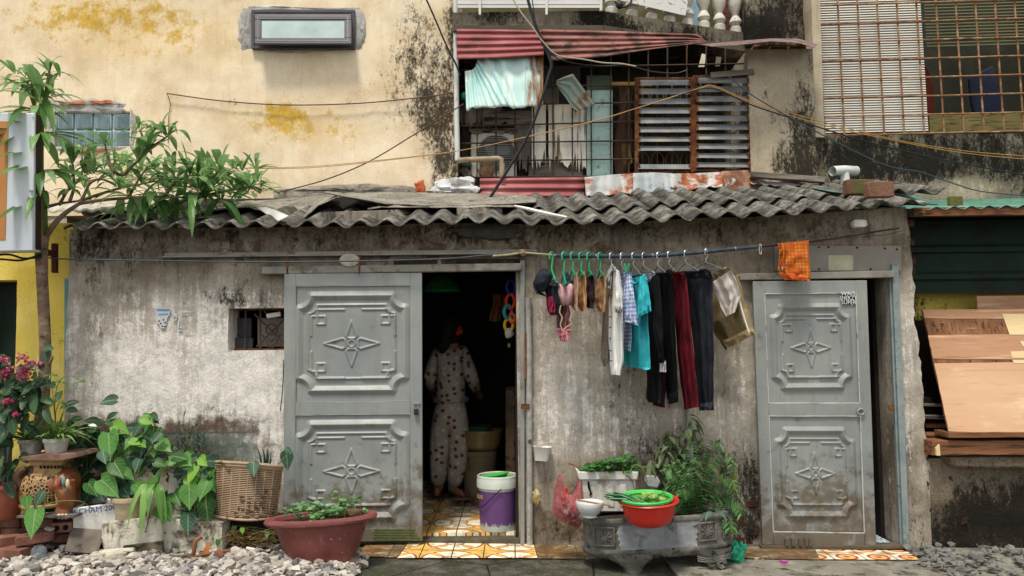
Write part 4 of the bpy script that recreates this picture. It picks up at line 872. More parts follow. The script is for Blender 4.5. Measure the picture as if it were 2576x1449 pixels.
M_galv2 = gm('grey_zinc', ['7f8890', '98a0a4', 'b0b3b0'], 4, .55, dirt=[('c9c8c0', .58, .75, 6), ('7a6450', .64, .75, 5)], streak=[('6c7478', .55, .72, 9, (2, 2, .3))], bump=(30, .25))
M_galv3 = gm('brown_zinc', ['6f4a34', '8a6248', 'a89a88'], 5, .7, dirt=[('5a3320', .5, .64, 6), ('d0c8ba', .6, .72, 6)], bump=(30, .3))
for lab, top, bot in (('rusty zinc flashing right of the red strip', [(1470, 446), (1530, 440), (1592, 436)], [(1474, 493), (1500, 496), (1560, 488), (1592, 490)]),
                      ('greyish zinc flashing below the left louvre window', [(1588, 436), (1640, 434), (1692, 436)], [(1590, 486), (1640, 485), (1700, 484)]),
                      ('zinc flashing with scalloped rust patches along its torn lower edge', [(1684, 437), (1750, 436), (1822, 432)], [(1686, 470), (1720, 482), (1760, 474), (1818, 470)]),
                      ('torn brown rusted zinc flashing below the pillar foot', [(1816, 431), (1880, 428), (1900, 450), (1946, 476)], [(1818, 472), (1850, 484), (1890, 494), (1948, 490)]),
                      ('curled white and rust zinc strip under the grey timber', [(1884, 440), (1940, 452), (2000, 450), (2075, 462)], [(1886, 460), (1940, 466), (2010, 468), (2072, 472)])):
    sheetpx('flashing_sheet', lab, top, bot, 1.3, 1.2, M_galv2 if 'greyish' in lab else (M_galv3 if 'brown' in lab else M_galv), 2.3, .014, 'u', jag=8)
tag(MB().bar(P(1889, 440, 1.2), P(2072, 454, 1.2), .05, .08).build('timber_beam', M_woodh, bevel=.006), 'weathered grey timber laid along the foot of the pillar', 'beam')
# plastic rag heap by the downpipe
mb = MB(); mb.ell(P(1150, 470, 1.3), (.19, .08, .075), wob=.6, n=24, m=16); mb.ell(P(1110, 482, 1.28), (.12, .06, .04), wob=.6); tag(mb.build('plastic_bundle', gm('torn_plastic', ['a8a8a6', 'c4c4c4', 'dcdcda'], 7, .5, dirt=[('6b6f72', .55, .68, 10), ('b88b88', .64, .72, 5)], bump=(25, 1.)), smooth=True), 'bundle of torn white plastic sheeting at the left end of the red strip', 'plastic sheet')

# ================= right house =================
rh = thing('grille_house', 'mould blackened house with a big rusty window grille at upper right', 'house', P(2320, 500, 1.6))
wall('wall', M_mouldy, rh, 2052, 3000, 336, 520, 1.62, (), .05, .3, [('r', 2150, 380, 160, 60, .55), ('r', 2400, 390, 300, 70, .6), ('g', 2420, 478, 110, 30, 1.2), ('r', 2420, 478, 100, 26, -.5), ('r', 2130, 440, 60, 40, .3), ('g', 2080, 450, 20, 50, .4), ('r', 2300, 430, 120, 50, .3), ('r', 2560, 450, 50, 80, .5)])
mb = MB(); mb.prism([(2040, -30), (2062, -30), (2074, 345), (2052, 345)], 1.55, .5); jb = mb.build('window_jamb', M_pillar, rh); paint(jb, mb.v, [], 1.5)
def gq(u, v, dY=0):
    xa, xb = lerp(2056, 2074, v), lerp(2660, 2690, v); x = lerp(xa, xb, u); y = lerp(lerp(-28, 341, v), lerp(-48, 327, v), u); return P(x, y, lerp(1.6, 1.3, u)+dY)
gm_ = MB(); nr = 8
xs_ = [i*50.2+5 for i in range(13)]
for i in range(13): gm_.tube([gq(min(i*.0815+.0, 1), v/8, 0) for v in range(9)], .0085, 6)
for j in range(9):
    v = 1-j*.1265
    gm_.tube([gq(u/12, v, -.014)+rv(.002) for u in range(13)], .0078, 6)
gm_.build('window_grille', M_grid, rh, True)
wall('side_wall', M_pillar, rh, 2690, 3300, -300, 340, 1.5, (), .1, .3, [('r', 2800, 250, 150, 120, .6)])
mesh_m = Mt('insect_mesh', .7); mesh_m.col('6b6a66'); x_, y_, z_ = mesh_m.sep()
mesh_m.set('Alpha', .0)
def blind(name, u0, u1, v0, v1, n, mat, dY, ang_=.5):
    mb = MB()
    for k in range(n):
        v = lerp(v0, v1, (k+.5)/n); a, b_ = gq(u0, v, dY), gq(u1, v, dY)
        h = (gq(.2, v0).z-gq(.2, v1).z)/n*.5; o1 = V((0, -h*.45, -h*.74)); o2 = V((0, h*.45, h*.74)); o3 = V((0, .003, -.003))
        mb.add([a+o1, b_+o1, b_+o2, a+o2, a+o1+o3, b_+o1+o3, b_+o2+o3, a+o2+o3], [(0, 1, 2, 3), (7, 6, 5, 4)])
    return mb.build(name, mat, rh)
blind('window_blind', -.005, .425, -.05, .985, 62, M_blind, .12)
blind('window_blind', .44, 1., -.05, .42, 22, M_blindd, .2)
mb = MB(); mb.add([gq(.43, .88, .25), gq(1, .88, .25), gq(1, 1.0, .25), gq(.43, 1.0, .25)], [(0, 1, 2, 3)]); mb.build('window_ledge', gm('olive_slat', ['6d5f32', '7d7040'], 5, .6, streak=[('3a3218', .5, .6, 40, (.1, 1, 3))]), rh, solid=.02)
mb = MB(); mb.bb(gq(-.2, .5).x, gq(1.3, .5).x, 2.4, 2.5, 2.4, 5.2); mb.build('room_wall', gm('dim_room', ['1b1d17', '2b2d24', '3b3d32'], 2, .9), rh)
mb = MB(); mb.bb(gq(-.02, .5).x, gq(0, .5).x, 1.9, 2.4, 2.4, 5.2); mb.build('room_side_wall', M_dark, rh)
def hang(name, lab, pts, mat, cat):  # cloths coloured darker to imitate the dimness behind the grille
    mb = MB(); mb.prism(pts, 1.95, .05); return tag(mb.build(name, mat, bevel=.01), lab, cat)
hang('hanging_cloth', 'red and orange cloth hanging behind the rusty grille beside the white blind', [(2326, 165), (2338, 175), (2352, 230), (2352, 320), (2336, 320), (2328, 240)], gm('red_cloth', ['52170f', '6f2614'], 7, .8), 'cloth')
hang('hanging_cloth', 'blue garment hanging inside the rusty grille at far right', [(2440, 195), (2498, 165), (2520, 250), (2545, 335), (2470, 335), (2446, 260)], gm('blue_cloth', ['20273b', '2d344c'], 5, .8), 'cloth')
tee = thing('vent_pipe', 'white plastic vent pipe with a tee top rising from the roof', 'pipe', P(2126, 476, 1.2))
MB().tube([P(2126, 480, 1.2), P(2126, 450, 1.2), P(2124, 436, 1.2)], .040, 16).build('riser', M_pvc, tee, True)
MB().tube([P(2094, 430, 1.14), P(2124, 428, 1.2), P(2154, 430, 1.26)], [.042, .042, .042], 20, cap=False).build('tee_piece', M_pvc, tee, True)
MB().tube([P(2126, 464, 1.2), P(2126, 459, 1.2)], .046, 16).build('collar', M_pvc, tee, True)
# green sheet roof + shed
def groof(x0, x1, Y0, Y1, lift, name, lab):
    mb = MB()
    def f(u, v):
        x = lerp(x0, x1, u); Y = lerp(Y0, Y1, v); z = P(2450, 523, -.1).z+.20*(Y+.1)+.01*(x-3)
        return V((x, Y, z+lift+.011*math.sin(2*PI*x/.125)))
    mb.grid(f, int((x1-x0)/.0125), 8); return tag(mb.build(name, M_green, smooth=True, solid=.003, ang=180), lab, 'metal roof')
groof(P(2330, 525, -.1).x, 6, -.1, 1.6, 0, 'corrugated_roof', 'green corrugated metal roof over the right hand shed')
gl_ = sheetpx('corrugated_sheet', 'green metal sheet wedged under loose bricks on the roof', [(2028, 470), (2150, 474), (2260, 482), (2330, 500)], [(2090, 482), (2200, 494), (2300, 510), (2372, 527)], 1.1, .35, M_green, 3, .02, 'u')
shed = thing('shed', 'open shed with dark green corrugated cladding above a crumbling low wall', 'shed', P(2480, 1404, .1))
cl = MB(); zt, zb = P(2430, 545, .3).z, P(2430, 737, .3).z; xa_ = P(2285, 640, .3).x
def f(u, v):
    z = lerp(zt, zb, u); s = (z*4.9) % 1.
    return V((lerp(xa_, 6, v), .3-.03*(1 if s < .22 else (0 if s > .34 else 1-(s-.22)/.12))*(1 if s > .03 else .5), z))
cl.grid(f, 120, 2); cl.build('cladding', M_gdark, shed)
mb = MB(); mb.bar(P(2295, 534, -.06), P(3100, 526, -.06), .06, .05); mb.build('eave_beam', M_plank, shed)
wall('back_wall', M_yellow, shed, 2290, 3000, 728, 1150, .5, (), .08, .1, [('r', 2340, 960, 400, 170, 1.4), ('r', 2310, 850, 40, 120, 1.2), ('g', 2400, 758, 30, 14, .6), ('r', 2420, 770, 90, 20, .5), ('r', 2330, 745, 30, 20, .5)])  # big r blobs paint the shade of the gap behind the boards
wall('low_wall', M_base, shed, 2340, 3000, 1150, 1412, .0, (), .05, .5, [('r', 2460, 1310, 140, 80, 1.3), ('r', 2370, 1370, 70, 50, 1.2), ('b', 2400, 1270, 20, 90, .6), ('r', 2560, 1330, 70, 110, 1.), ('g', 2420, 1220, 60, 40, .4)], None, .016)
mb = MB(); mb.prism([(2384, 1150), (3000, 1146), (3000, 1176), (2450, 1180), (2400, 1176)], -.09, .7); lw = mb.build('ledge', M_base, shed, bevel=.02); paint(lw, mb.v, [('b', 2420, 1165, 40, 20, .8), ('r', 2480, 1175, 100, 12, .4)], -.09)
mb = MB(); mb.rect(2280, 806, 2900, 1150, .46, .02); mb.build('shade_panel', M_dark, shed)  # added sheet, coloured dark to stand for shade behind the boards
mb = MB(); mb.rect(2326, 1000, 2345, 1400, .25, .3); mb.build('gap_wall', M_dark, shed)
for pts in ([(2384, 1200), (2396, 1196), (2400, 1212), (2388, 1216)], [(2420, 1240), (2434, 1250), (2432, 1262), (2418, 1256)], [(2330, 1205), (2338, 1215), (2342, 1240), (2334, 1245)], [(2415, 1305), (2432, 1300), (2436, 1318), (2418, 1322)]):
    patch(pts, -.004, .008, 'brick_patch', M_sbr, shed, 3)
# ================= yellow house, signboard, tree =================
yh = thing('yellow_house', 'bright yellow painted house with a dark doorway at the left edge', 'house', P(80, 1377, .12))
wall('wall', M_yellow, yh, -700, 171, 566, 1420, .12, [(-60, 705, 33, 1420)], .06, .2, [('r', 150, 600, 40, 40, .5), ('b', 120, 690, 60, 40, .2), ('b', 60, 690, 60, 10, .5), ('g', 150, 1000, 30, 120, .3), ('r', 160, 575, 30, 20, .6)], None, .004)
mb = MB(); mb.rect(162, 700, 172, 1300, .1, .03); mb.build('teal_edge', gm('teal_paint', ['5a8a8a', '6f9c9a', '7fa6a0'], 6, .8, dirt=[('8a7d6a', .52, .64, 7)], bump=(30, .3)), yh)
mb = MB(); mb.rect(-200, 690, 60, 1420, .9, .1); mb.build('dark_room', M_black, yh)
mb = MB()
for i in range(14): mb.rect(-8+i*4, 708, -5+i*4, 1200, .3, .02)
mb.build('shutter', gm('dark_green_shutter', ['0d1f1a', '15302a'], 4, .6), yh)
mb = MB(); mb.rect(-40, 1040, 24, 1290, -.06, .03); tag(mb.build('blue_board', gm('dark_blue_board', ['1d3a44', '2b4d56'], 5, .6), bevel=.004), 'dark blue green board standing behind the flowering shrub', 'board')
sg = thing('signboard', 'white framed sign box with an orange brown panel at the left edge', 'sign', P(40, 632, -.4))
mb = MB(); mb.prism([(-150, 280), (86, 283), (84, 632), (-150, 636)], -.42, .09); mb.build('sign_box', gm('sign_white', ['b9c0c6', 'c8ced2'], 2, .5, dirt=[('94989a', .6, .8, 5)], bump=None), sg, bevel=.01)
mb = MB(); mb.prism([(-150, 304), (21, 305), (13, 603), (-150, 606)], -.424, .02); mb.build('sign_panel', M_orange, sg)
mb = MB(); mb.prism([(86, 284), (92, 288), (90, 626), (84, 632)], -.40, .06); mb.build('sign_edge', gm('dark_red_metal', ['2a1816', '3a2420'], 6, .6), sg)
mb = MB(); mb.rect(129, 612, 141, 686, -.02, .03); mb.bar(P(90, 626, -.3), P(136, 640, 0), .035); mb.build('sign_bracket', gm('red_brown_steel', ['3d140d', '54201a'], 8, .6), sg)
M_bark = gm('bark', ['5f4c3d', '7a6653', '947f6a'], 9, .9, dirt=[('352a20', .55, .7, 14), ('8c7c68', .64, .74, 30)], bump=(45, .9), st=(1, 1, 2))
M_stemg = gm('green_stem', ['4d5a2c', '69703c', '71603f'], 6, .8, bump=(40, .4), st=(1, 1, .3))
M_tleaf = leafmat('tree_leaf', ['38622a', '4d7c38', '669448', '7ca65c', '9aba82'], .4, .33, 9, .3)
M_tlight = leafmat('young_tree_leaf', ['4d7a2c', '5f8c3a', '6f9a44'], .35, .4)
tree = thing('tree', 'slim tree with long drooping leaves spreading over the shack roof', 'tree', P(100, 1120, -.15))
YT = -.22
tr = MB()
tr.tube(sm([P(96, 1130, YT), P(106, 1030, YT), P(114, 900, YT), P(111, 800, YT), P(106, 700, YT), P(104, 640, YT), P(103, 605, YT)]), [.05, .043, .038, .037, .037, .041, .05], 14)
tr.ell(P(104, 604, YT), (.052, .05, .05), wob=.4); tr.tube([P(116, 930, YT), P(126, 912, YT-.01), P(133, 896, YT-.02)], [.012, .012, .008], 7)
TK = tr.build('trunk', M_bark, tree, True, ang=180)
lm = MB(); ll = MB(); bm_ = MB()
def branch(pts, r0_, r1, mb=bm_): 
    n = len(pts); mb.tube(sm([P(*p) if len(p) == 3 else P(p[0], p[1], YT) for p in pts]), [lerp(r0_, r1, i/(n-1)) for i in range(n)], 8)
sg_ = MB()
branch([(101, 605, -.24), (102, 520, -.24), (103, 430, -.25), (105, 340, -.26), (112, 255, -.27), (124, 180, -.28)], .024, .008, sg_)
branch([(112, 610, -.2), (112, 520, -.2), (100, 440, -.19), (93, 350, -.2), (86, 270, -.22), (80, 205, -.24)], .02, .008, sg_)
branch([(124, 182, -.28), (132, 152, -.29)], .006, .004, sg_); branch([(118, 200, -.28), (143, 185, -.3)], .004, .003, sg_)
branch([(85, 270, -.22), (70, 225, -.26)], .006, .004, sg_)
sg_.build('stem', M_stemg, tree, True, ang=180)
BR = [[(112, 600), (140, 560), (166, 535), (200, 512)], [(200, 512), (214, 486), (228, 460), (260, 446), (288, 433)], [(200, 512), (260, 503, -.15), (322, 498, -.1), (370, 496, -.05), (412, 495, 0), (496, 497, .1), (560, 485, .15)],
      [(288, 433), (310, 440, -.15), (330, 420, -.18), (352, 400, -.2), (375, 372, -.22), (402, 330, -.24)], [(374, 374), (400, 358), (422, 342)], [(374, 374), (362, 350), (351, 326)], [(288, 433), (272, 400), (264, 362)],
      [(322, 498, -.1), (338, 470, -.1), (352, 446, -.1), (372, 420, -.1)], [(228, 462), (219, 445)], [(200, 506), (240, 492, 0), (300, 474, .15), (360, 462, .25), (430, 448, .3)], [(176, 505), (186, 470, .1), (184, 430, .1), (184, 412, .1)], [(120, 520), (150, 512, 0), (180, 508, .1), (230, 500, .2)],
      [(150, 514, 0), (170, 480, .2), (205, 440, .3), (206, 390, .3)], [(412, 495, 0), (440, 460, 0), (478, 442, -.05)], [(496, 497, .1), (530, 455, 0), (552, 428, -.05)], [(496, 497, .1), (570, 480, .2), (630, 470, .25), (660, 478, .25)]]
for b_ in BR: branch(b_, .022 if b_ is BR[0] else .013, .013 if b_ is BR[0] else .005)
bm_.build('branch', M_bark, tree, True, ang=180)
def whorl(x, y, Y, n, L, W=None, ax=(0, 0, 1), spread=(.3, 1.5), mb=lm, droop=.5):
    b_ = P(x, y, Y); ax = V(ax).normalized(); a0 = R.random()*6
    for k in range(n):
        th = a0+k*2.4+R.uniform(-.3, .3); el = R.uniform(*spread)
        side = V((math.cos(th), math.sin(th), 0)); d = ax*math.cos(el)+side*math.sin(el)
        l = L*R.uniform(.9, 1.6); leaf(mb, b_+d*.012-ax*.01*k/3, d, l, (W or l*.19)*R.uniform(.85, 1.15), 'lance', droop*R.uniform(.4, 1.5), fold=.22)
for x, y, Y, n, L in ((402, 326, -.24, 11, .2), (422, 342, -.24, 8, .22), (351, 325, -.24, 7, .16), (348, 402, -.2, 9, .25), (374, 374, -.22, 6, .24), (264, 362, -.2, 7, .2), (552, 428, -.08, 10, .26), (478, 442, -.1, 9, .21), (500, 474, -.05, 10, .27), (632, 455, .1, 11, .2), (655, 478, .2, 11, .22), (443, 448, -.05, 7, .22), (300, 470, .1, 9, .2), (205, 386, .2, 9, .22), (184, 410, .1, 9, .22), (520, 490, .05, 9, .25), (600, 462, .2, 10, .22)): whorl(x, y, Y, n, L)
for k in range(50):
    x = R.uniform(125, 650); yy = lerp(430, 455, (x-135)/500)+R.uniform(-35, 50); whorl(x, min(yy, 500), R.uniform(-.1, .75), R.randint(6, 9), R.uniform(.13, .2), droop=.4)
for k in range(14): whorl(R.uniform(150, 560), R.uniform(440, 490), R.uniform(.2, .8), 6, .13, mb=ll)
for k in range(13):
    x = R.uniform(300, 560); whorl(x, R.uniform(488, 505), R.uniform(-.15, .1), 4, .22, spread=(1., 2.2), droop=.7)
for x, y, n, L, a in ((80, 205, 12, .22, (0, 0, 1)), (70, 225, 11, .23, (-.5, 0, 1)), (40, 185, 7, .16, (-.3, 0, 1)), (125, 182, 8, .18, (0, 0, 1)), (112, 252, 8, .27, (.3, 0, .4)), (88, 280, 9, .25, (-.5, -.2, .2)), (92, 345, 9, .26, (-.6, -.2, .2)), (104, 335, 8, .27, (.6, -.2, .1)), (97, 400, 8, .25, (-.5, -.2, .1)), (103, 430, 7, .27, (.8, -.3, .1)), (104, 480, 5, .2, (.3, -.5, 0)), (104, 260, 5, .25, (.8, -.2, -.1)), (100, 510, 3, .24, (-.8, -.3, -.2))): whorl(x, y, -.26, n, L, ax=a, spread=(.3, 1.3), droop=.55)
for x, y, n in ((62, 218, 5), (96, 205, 5), (118, 196, 3), (128, 158, 3), (105, 225, 4)): whorl(x, y, -.22, n, .13, mb=ll)
lm.build('crown', M_tleaf, tree, True, ang=180); ll.build('foliage', M_tlight, tree, True, ang=180)
# pale roof glimpsed behind the tree
mb = MB(); mb.grid(lambda u, v: P(lerp(110, 420, u), lerp(532, 512, v), lerp(.3, 1.3, v))+V((0, 0, .008*math.sin(u*60))), 60, 3); tag(mb.build('pale_roof_sheet', gm('pale_sheet', ['a39f96', 'bdb9b0'], 3, .7, dirt=[('7c766c', .55, .72, 5)]), smooth=True, solid=.01), 'pale grey roof sheet lying behind the tree branches', 'roof sheet')
# ================= loose felt and rubbish on the roof =================
def felt(name, lab, front, back, Yf, Yb, mat, cr=.02, seed=0, nu=50, nv=18, cat='roofing felt', Yl=None):
    mb = MB()
    def f(u, v):
        a = ip(front, u); b_ = ip(back, u); yf = Yf if Yl is None else lerp(Yl[0], Yl[1], u)
        p0 = P(a[0], a[1], yf); p1 = P(b_[0], b_[1], Yb); p = p0.lerp(p1, v)
        w = math.sin(PI*min(v*1.2, 1))*.6+.4
        p.z += cr*w*(nz(u*5, v*3, seed)+.6*nz(u*13, v*6, seed+4)); return p
    mb.grid(f, nu, nv); return tag(mb.build(name, mat, smooth=True, solid=.006, ang=60), lab, cat)
felt('felt_sheet', 'grey felt sheet sagging over the roof under the tree', [(225, 556), (245, 543), (262, 533), (285, 540), (330, 556), (390, 562), (440, 556), (500, 548), (545, 545)], [(200, 532), (300, 512), (400, 520), (545, 516)], .05, 1.2, M_felt, .03, 1)
felt('felt_sheet', 'folded felt sheet with its pale edge turned up beside a black gap', [(500, 537), (560, 527), (620, 520), (680, 536), (730, 560), (768, 548), (800, 516), (845, 497)], [(540, 512), (640, 506), (760, 496), (850, 490)], .12, 1.2, M_felt, .025, 3)
felt('felt_flap', 'white flap of turned up felt hanging over the eave sheets', [(644, 521), (670, 521), (700, 532), (745, 552)], [(712, 568), (730, 566), (742, 562), (748, 558)], .10, .04, M_feltw, .004, 5, 16, 8)
felt('felt_sheet', 'long speckled felt sheet spread in the middle of the roof', [(815, 483), (880, 496), (975, 512), (1060, 518), (1180, 517), (1270, 513), (1352, 508)], [(905, 486), (1000, 484), (1150, 485), (1320, 490)], .25, 1.3, M_felt, .016, 7)
felt('felt_fold', 'stiff dark felt corner sticking up left of the long felt sheet', [(808, 482), (860, 493), (930, 505), (975, 514)], [(905, 503), (930, 508), (955, 512), (978, 516)], .2, .3, gm('felt_underside', ['6b625c', '857c75'], 5, .8), .01, 8, 20, 8)
felt('felt_sheet', 'rolled felt end bulging at the left end of the upper tile row', [(1255, 512), (1290, 510), (1320, 516), (1348, 510)], [(1262, 498), (1300, 492), (1330, 494), (1350, 500)], .3, .6, M_felt, .03, 12, 24, 12)
felt('board_sheet', 'thin pale sheet edge poking out below the long felt', [(925, 526), (960, 521), (1060, 522), (1180, 522), (1300, 520)], [(935, 516), (980, 512), (1150, 512), (1300, 512)], .15, .5, gm('grey_sheet', ['5f5a51', '857f74', 'a39d92'], 7, .9, dirt=[('35312a', .5, .66, 9)]), .02, 14)
tag(MB().bar(P(815, 551, .04), P(1000, 545, .08), .10, .018).build('rotten_board', M_wood, bevel=.004), 'dark rotten board lying on the roof waves below the felt', 'board')
tag(MB().bar(P(983, 543, .05), P(1022, 535, .3), .05, .05).build('timber_end', gm('dry_timber', ['6f6455', '8f8371'], 7, .9)), 'square timber end under the felt sheet', 'timber')
tag(MB().bar(P(1150, 533, .12), P(1262, 528, .2), .05, .035).build('timber_batten', M_wood), 'flat grey batten under the right part of the felt', 'timber')
tag(MB().tube(sm([P(1295, 518, .0), P(1330, 526, -.06), P(1372, 536, -.1), P(1428, 547, -.12)]), [.008, .014, .014, .01], 6).build('white_strip', M_feltw, smooth=True), 'bent white strip lying across the eave waves', 'strip')
def roofbrick(a, b_, Y, lab, mat, h=.07, name='brick'):
    mb = MB(); p, q = P(*a, Y), P(*b_, Y); mb.bar(p+V((0, 0, h/2)), q+V((0, .03, h/2)), .11, h); return tag(mb.build(name, mat, bevel=.008), lab, 'brick')
roofbrick((2126, 484), (2200, 482), roofY(2165, 484, .075)-.04, 'mossy brick on the roof beside the vent pipe', gm('mossy_brick', ['5f4334', '755443', '55502e'], 8, .95, dirt=[('4f5a28', .5, .64, 7)], bump=(50, .8)))
roofbrick((2178, 491), (2248, 488), roofY(2213, 491, .075)-.06, 'reddish brick lying in front of the mossy one on the roof', gm('reddish_brick', ['6d4c3d', '825f4d', '6a5242'], 9, .95, dirt=[('5e5844', .55, .7, 8)], bump=(50, .8)))
roofbrick((2388, 520), (2424, 519), .05, 'small green mossy brick on the eave of the green roof', gm('green_brick', ['4a5220', '5f6430', '5b4e34'], 10, .95, bump=(50, .8)), .045)
# ================= garden at lower left =================
M_soil = gm('soil', ['1e1812', '30261c', '42362a'], 12, .95, bump=(40, 1.))
mb = MB()
def f(u, v):
    x = lerp(-4.6, -1.15, u); y = lerp(-.62, .02, v); h = .10*min(1, v*3)*min(1, (1-u)*6)+.03*fz((x*5, y*5, 1))
    return V((x, y, max(h, -.01)))
mb.grid(f, 80, 20); tag(mb.build('soil', M_soil, smooth=True), kind='structure')
def hullstone(r, seed):
    rr = random.Random(seed); bm = bmesh.new()
    for _ in range(11):
        v = V((rr.gauss(0, 1), rr.gauss(0, 1), rr.gauss(0, 1))).normalized(); bm.verts.new((v.x*r*1.1, v.y*r*.9, v.z*r*.65))
    bmesh.ops.convex_hull(bm, input=bm.verts)
    bm.verts.ensure_lookup_table(); idx = {v: i for i, v in enumerate(bm.verts)}
    vs = [v.co.copy() for v in bm.verts]; fs = [tuple(idx[v] for v in f.verts) for f in bm.faces]; bm.free(); return vs, fs
M_dead = gm('dead_leaf_brown', ['5a3a22', '7a5230', '94703f'], 14, .85, bump=None)
HS = [hullstone(1., i) for i in range(24)]
M_grav = Mt('gravel_stone', .85)
m = M_grav; c = m.cols(m.isl(), ['4f4d4a', '837e76', 'a8a197', 'c2baae', '968c80', 'd2cbc0', '747474', 'b8afa3'], .0, 1.); c = m.mix(m.ss(m.noise(30, 5, .7), .5, .75), c, '3f3a34'); m.col(c); m.bump(m.noise(50, 6, .7), .6)
for k in range(9):
    mb = MB(); x, y = R.uniform(60, 860), R.uniform(1400, 1446); a = R.uniform(-2, 2); leaf(mb, P(x, y, -.78+(1440-y)*.004), (math.sin(a), math.cos(a), R.uniform(-.1, .4)), R.uniform(.06, .1), R.uniform(.02, .035), 'lance', .3, fold=.3, wav=.06)
    tag(mb.build('dead_leaf', M_dead, smooth=True), 'small curled brown dead leaf lying loose on the pale gravel', 'leaf', 'small dead leaves on the gravel')
def gravel(region, n, r, h0, name='gravel', mat=M_grav, jig=.03):
    mb = MB(); k = 0
    while k < n:
        x, y = region()
        vs, fs = R.choice(HS); s = r*(R.uniform(.35, .8) if R.random() < .45 else R.uniform(.8, 1.5)); ro = Matrix.Rotation(R.uniform(0, 6.28), 3, 'Z') @ Matrix.Rotation(R.uniform(-.7, .7), 3, 'X'); c = V((x, y, h0(x, y)+R.uniform(-.4, .7)*jig))
        mb.add([c+ro @ (v*s) for v in vs], fs); k += 1
    return tag(mb.build(name, mat), kind='stuff')
def reg1():
    while True:
        x, y = R.uniform(-4.4, -.95), R.uniform(-1.25, -.36)
        lim = -1.0+(-.45-y)*.35 if y > -.9 else -.85
        if x < lim+.06*nz(y*9, x): return x, y
gravel(reg1, 3000, .034, lambda x, y: .035+.035*min(1, max(0, (-1.-x)*2)))
gp = [G(2360, 1449), G(2600, 1449), G(2600, 1400), G(2400, 1396)]
def reg2():
    while True:
        x, y = R.uniform(gp[0].x-.1, 4.6), R.uniform(-.9, -.06)
        if x > gp[0].x+.09*(y+.5)+.1*nz(y*5, 2.): return x, y
gravel(reg2, 620, .030, lambda x, y: gz(x)+.03, 'gravel', gm('grey_stone', ['4f4e4b', '6b6a65', '87857d'], 9, .9, bump=(40, .6)), .05)
# bricks and stones
def blk(name, lab, pts, Y, dep, mat, cat, bev=.008, wob=0, group=None):
    mb = MB(); mb.prism(pts, Y, dep)
    o = mb.build(name, mat, bevel=bev); return tag(o, lab, cat, group)
BK = 'bricks of the pile under the elephant stool'
M_oldb = gm('sooty_brick', ['56382c', '6f4a3a', '866353'], 9, .9, dirt=[('3a332f', .5, .68, 6), ('8d857c', .62, .76, 9)], bump=(50, .6))
M_redb = gm('fresh_brick', ['6b4538', '815647', '95705f'], 6, .9, dirt=[('4a3e37', .5, .7, 7), ('968b82', .6, .76, 11)], bump=(50, .4))
for lab, x0, y0, x1, y1, Y, mt in (('dark sooty brick at the left end of the top row below the clay pot', -8, 1304, 48, 1328, -.36, M_oldb), ('brick in the top row under the middle of the elephant stool', 52, 1304, 98, 1328, -.35, M_oldb), ('pinkish brick in the top row beside the hollow brick', 100, 1306, 134, 1330, -.37, M_redb),
        ('sooty brick in the second row at the left', 2, 1330, 68, 1352, -.35, M_oldb), ('sooty brick in the second row above the tilted red brick', 74, 1332, 124, 1352, -.34, M_oldb), ('dark red brick directly under the hollow brick', 130, 1344, 184, 1366, -.42, M_redb), ('sooty brick in the bottom row', 20, 1354, 90, 1378, -.38, M_oldb), ('brick of the bottom row behind the slate slab', 96, 1366, 160, 1388, -.37, M_oldb)):
    blk('brick', lab, [(x0, y0), (x1, y0+R.uniform(-2, 2)), (x1, y1), (x0, y1)], Y, .11, mt, 'brick', group=BK)
def brickbox(lab, c, rz, rx, mat, d=(.22, .105, .06)):
    mb = MB(); mb.box(c, d, Matrix.Rotation(rz, 3, 'Z') @ Matrix.Rotation(rx, 3, 'Y')); return tag(mb.build('brick', mat, bevel=.006), lab, 'brick', BK)
brickbox('reddish brick lying tilted on the gravel in front of the pile', P(92, 1352, -.5), .35, -.1, M_redb)
brickbox('pale red brick at the lower left corner of the pile', P(26, 1388, -.56), -.15, .04, M_redb)
brickbox('brick on its side at the far left edge of the pile', P(6, 1360, -.52), .9, .1, M_redb)
hb = thing('hollow_brick', 'hollow red brick with two round holes beside the slate slab', 'brick', P(156, 1342, -.48))
mb = MB(); mb.prism([(129, 1317), (180, 1313), (182, 1338), (131, 1343)], -.48, .2); mb.build('brick_body', M_redb, hb, bevel=.005)
for x in (142, 165): mb = MB(); mb.lathe(P(x, 1329-(x-142)*.08, -.4825), [(0, -.002), (.018, -.002), (.018, .002), (0, .002)], 16, rot=Matrix.Rotation(PI/2, 3, 'X')); mb.build('hole', M_black, hb)
mb = MB(); fr = [P(188, 1293, -.42), P(274, 1301, -.40), P(238, 1394, -.60), P(160, 1388, -.62)]; e = V((.01, .035, .012)); mb.hexa([fr[3], fr[2], fr[2]+e, fr[3]+e, fr[0], fr[1], fr[1]+e, fr[0]+e])
tag(mb.build('slate_slab', gm('slab_grey', ['4d463e', '655d53', '7d746a'], 5, .9, dirt=[('2f2a25', .55, .72, 9), ('a09689', .64, .78, 6)], bump=(40, .6)), bevel=.006), 'dark grey stone slab leaning against the white foam box', 'slab')
M_wblk = gm('whitewashed_block', ['a8a291', 'c0bbaa', 'd2cdbf'], 5, .95, dirt=[('3a3020', .5, .66, 6), ('6f6648', .56, .72, 12), ('211b13', .62, .72, 18)], streak=[('4d4332', .56, .7, 12, (1.5, 1, .5))], bump=(30, .9))
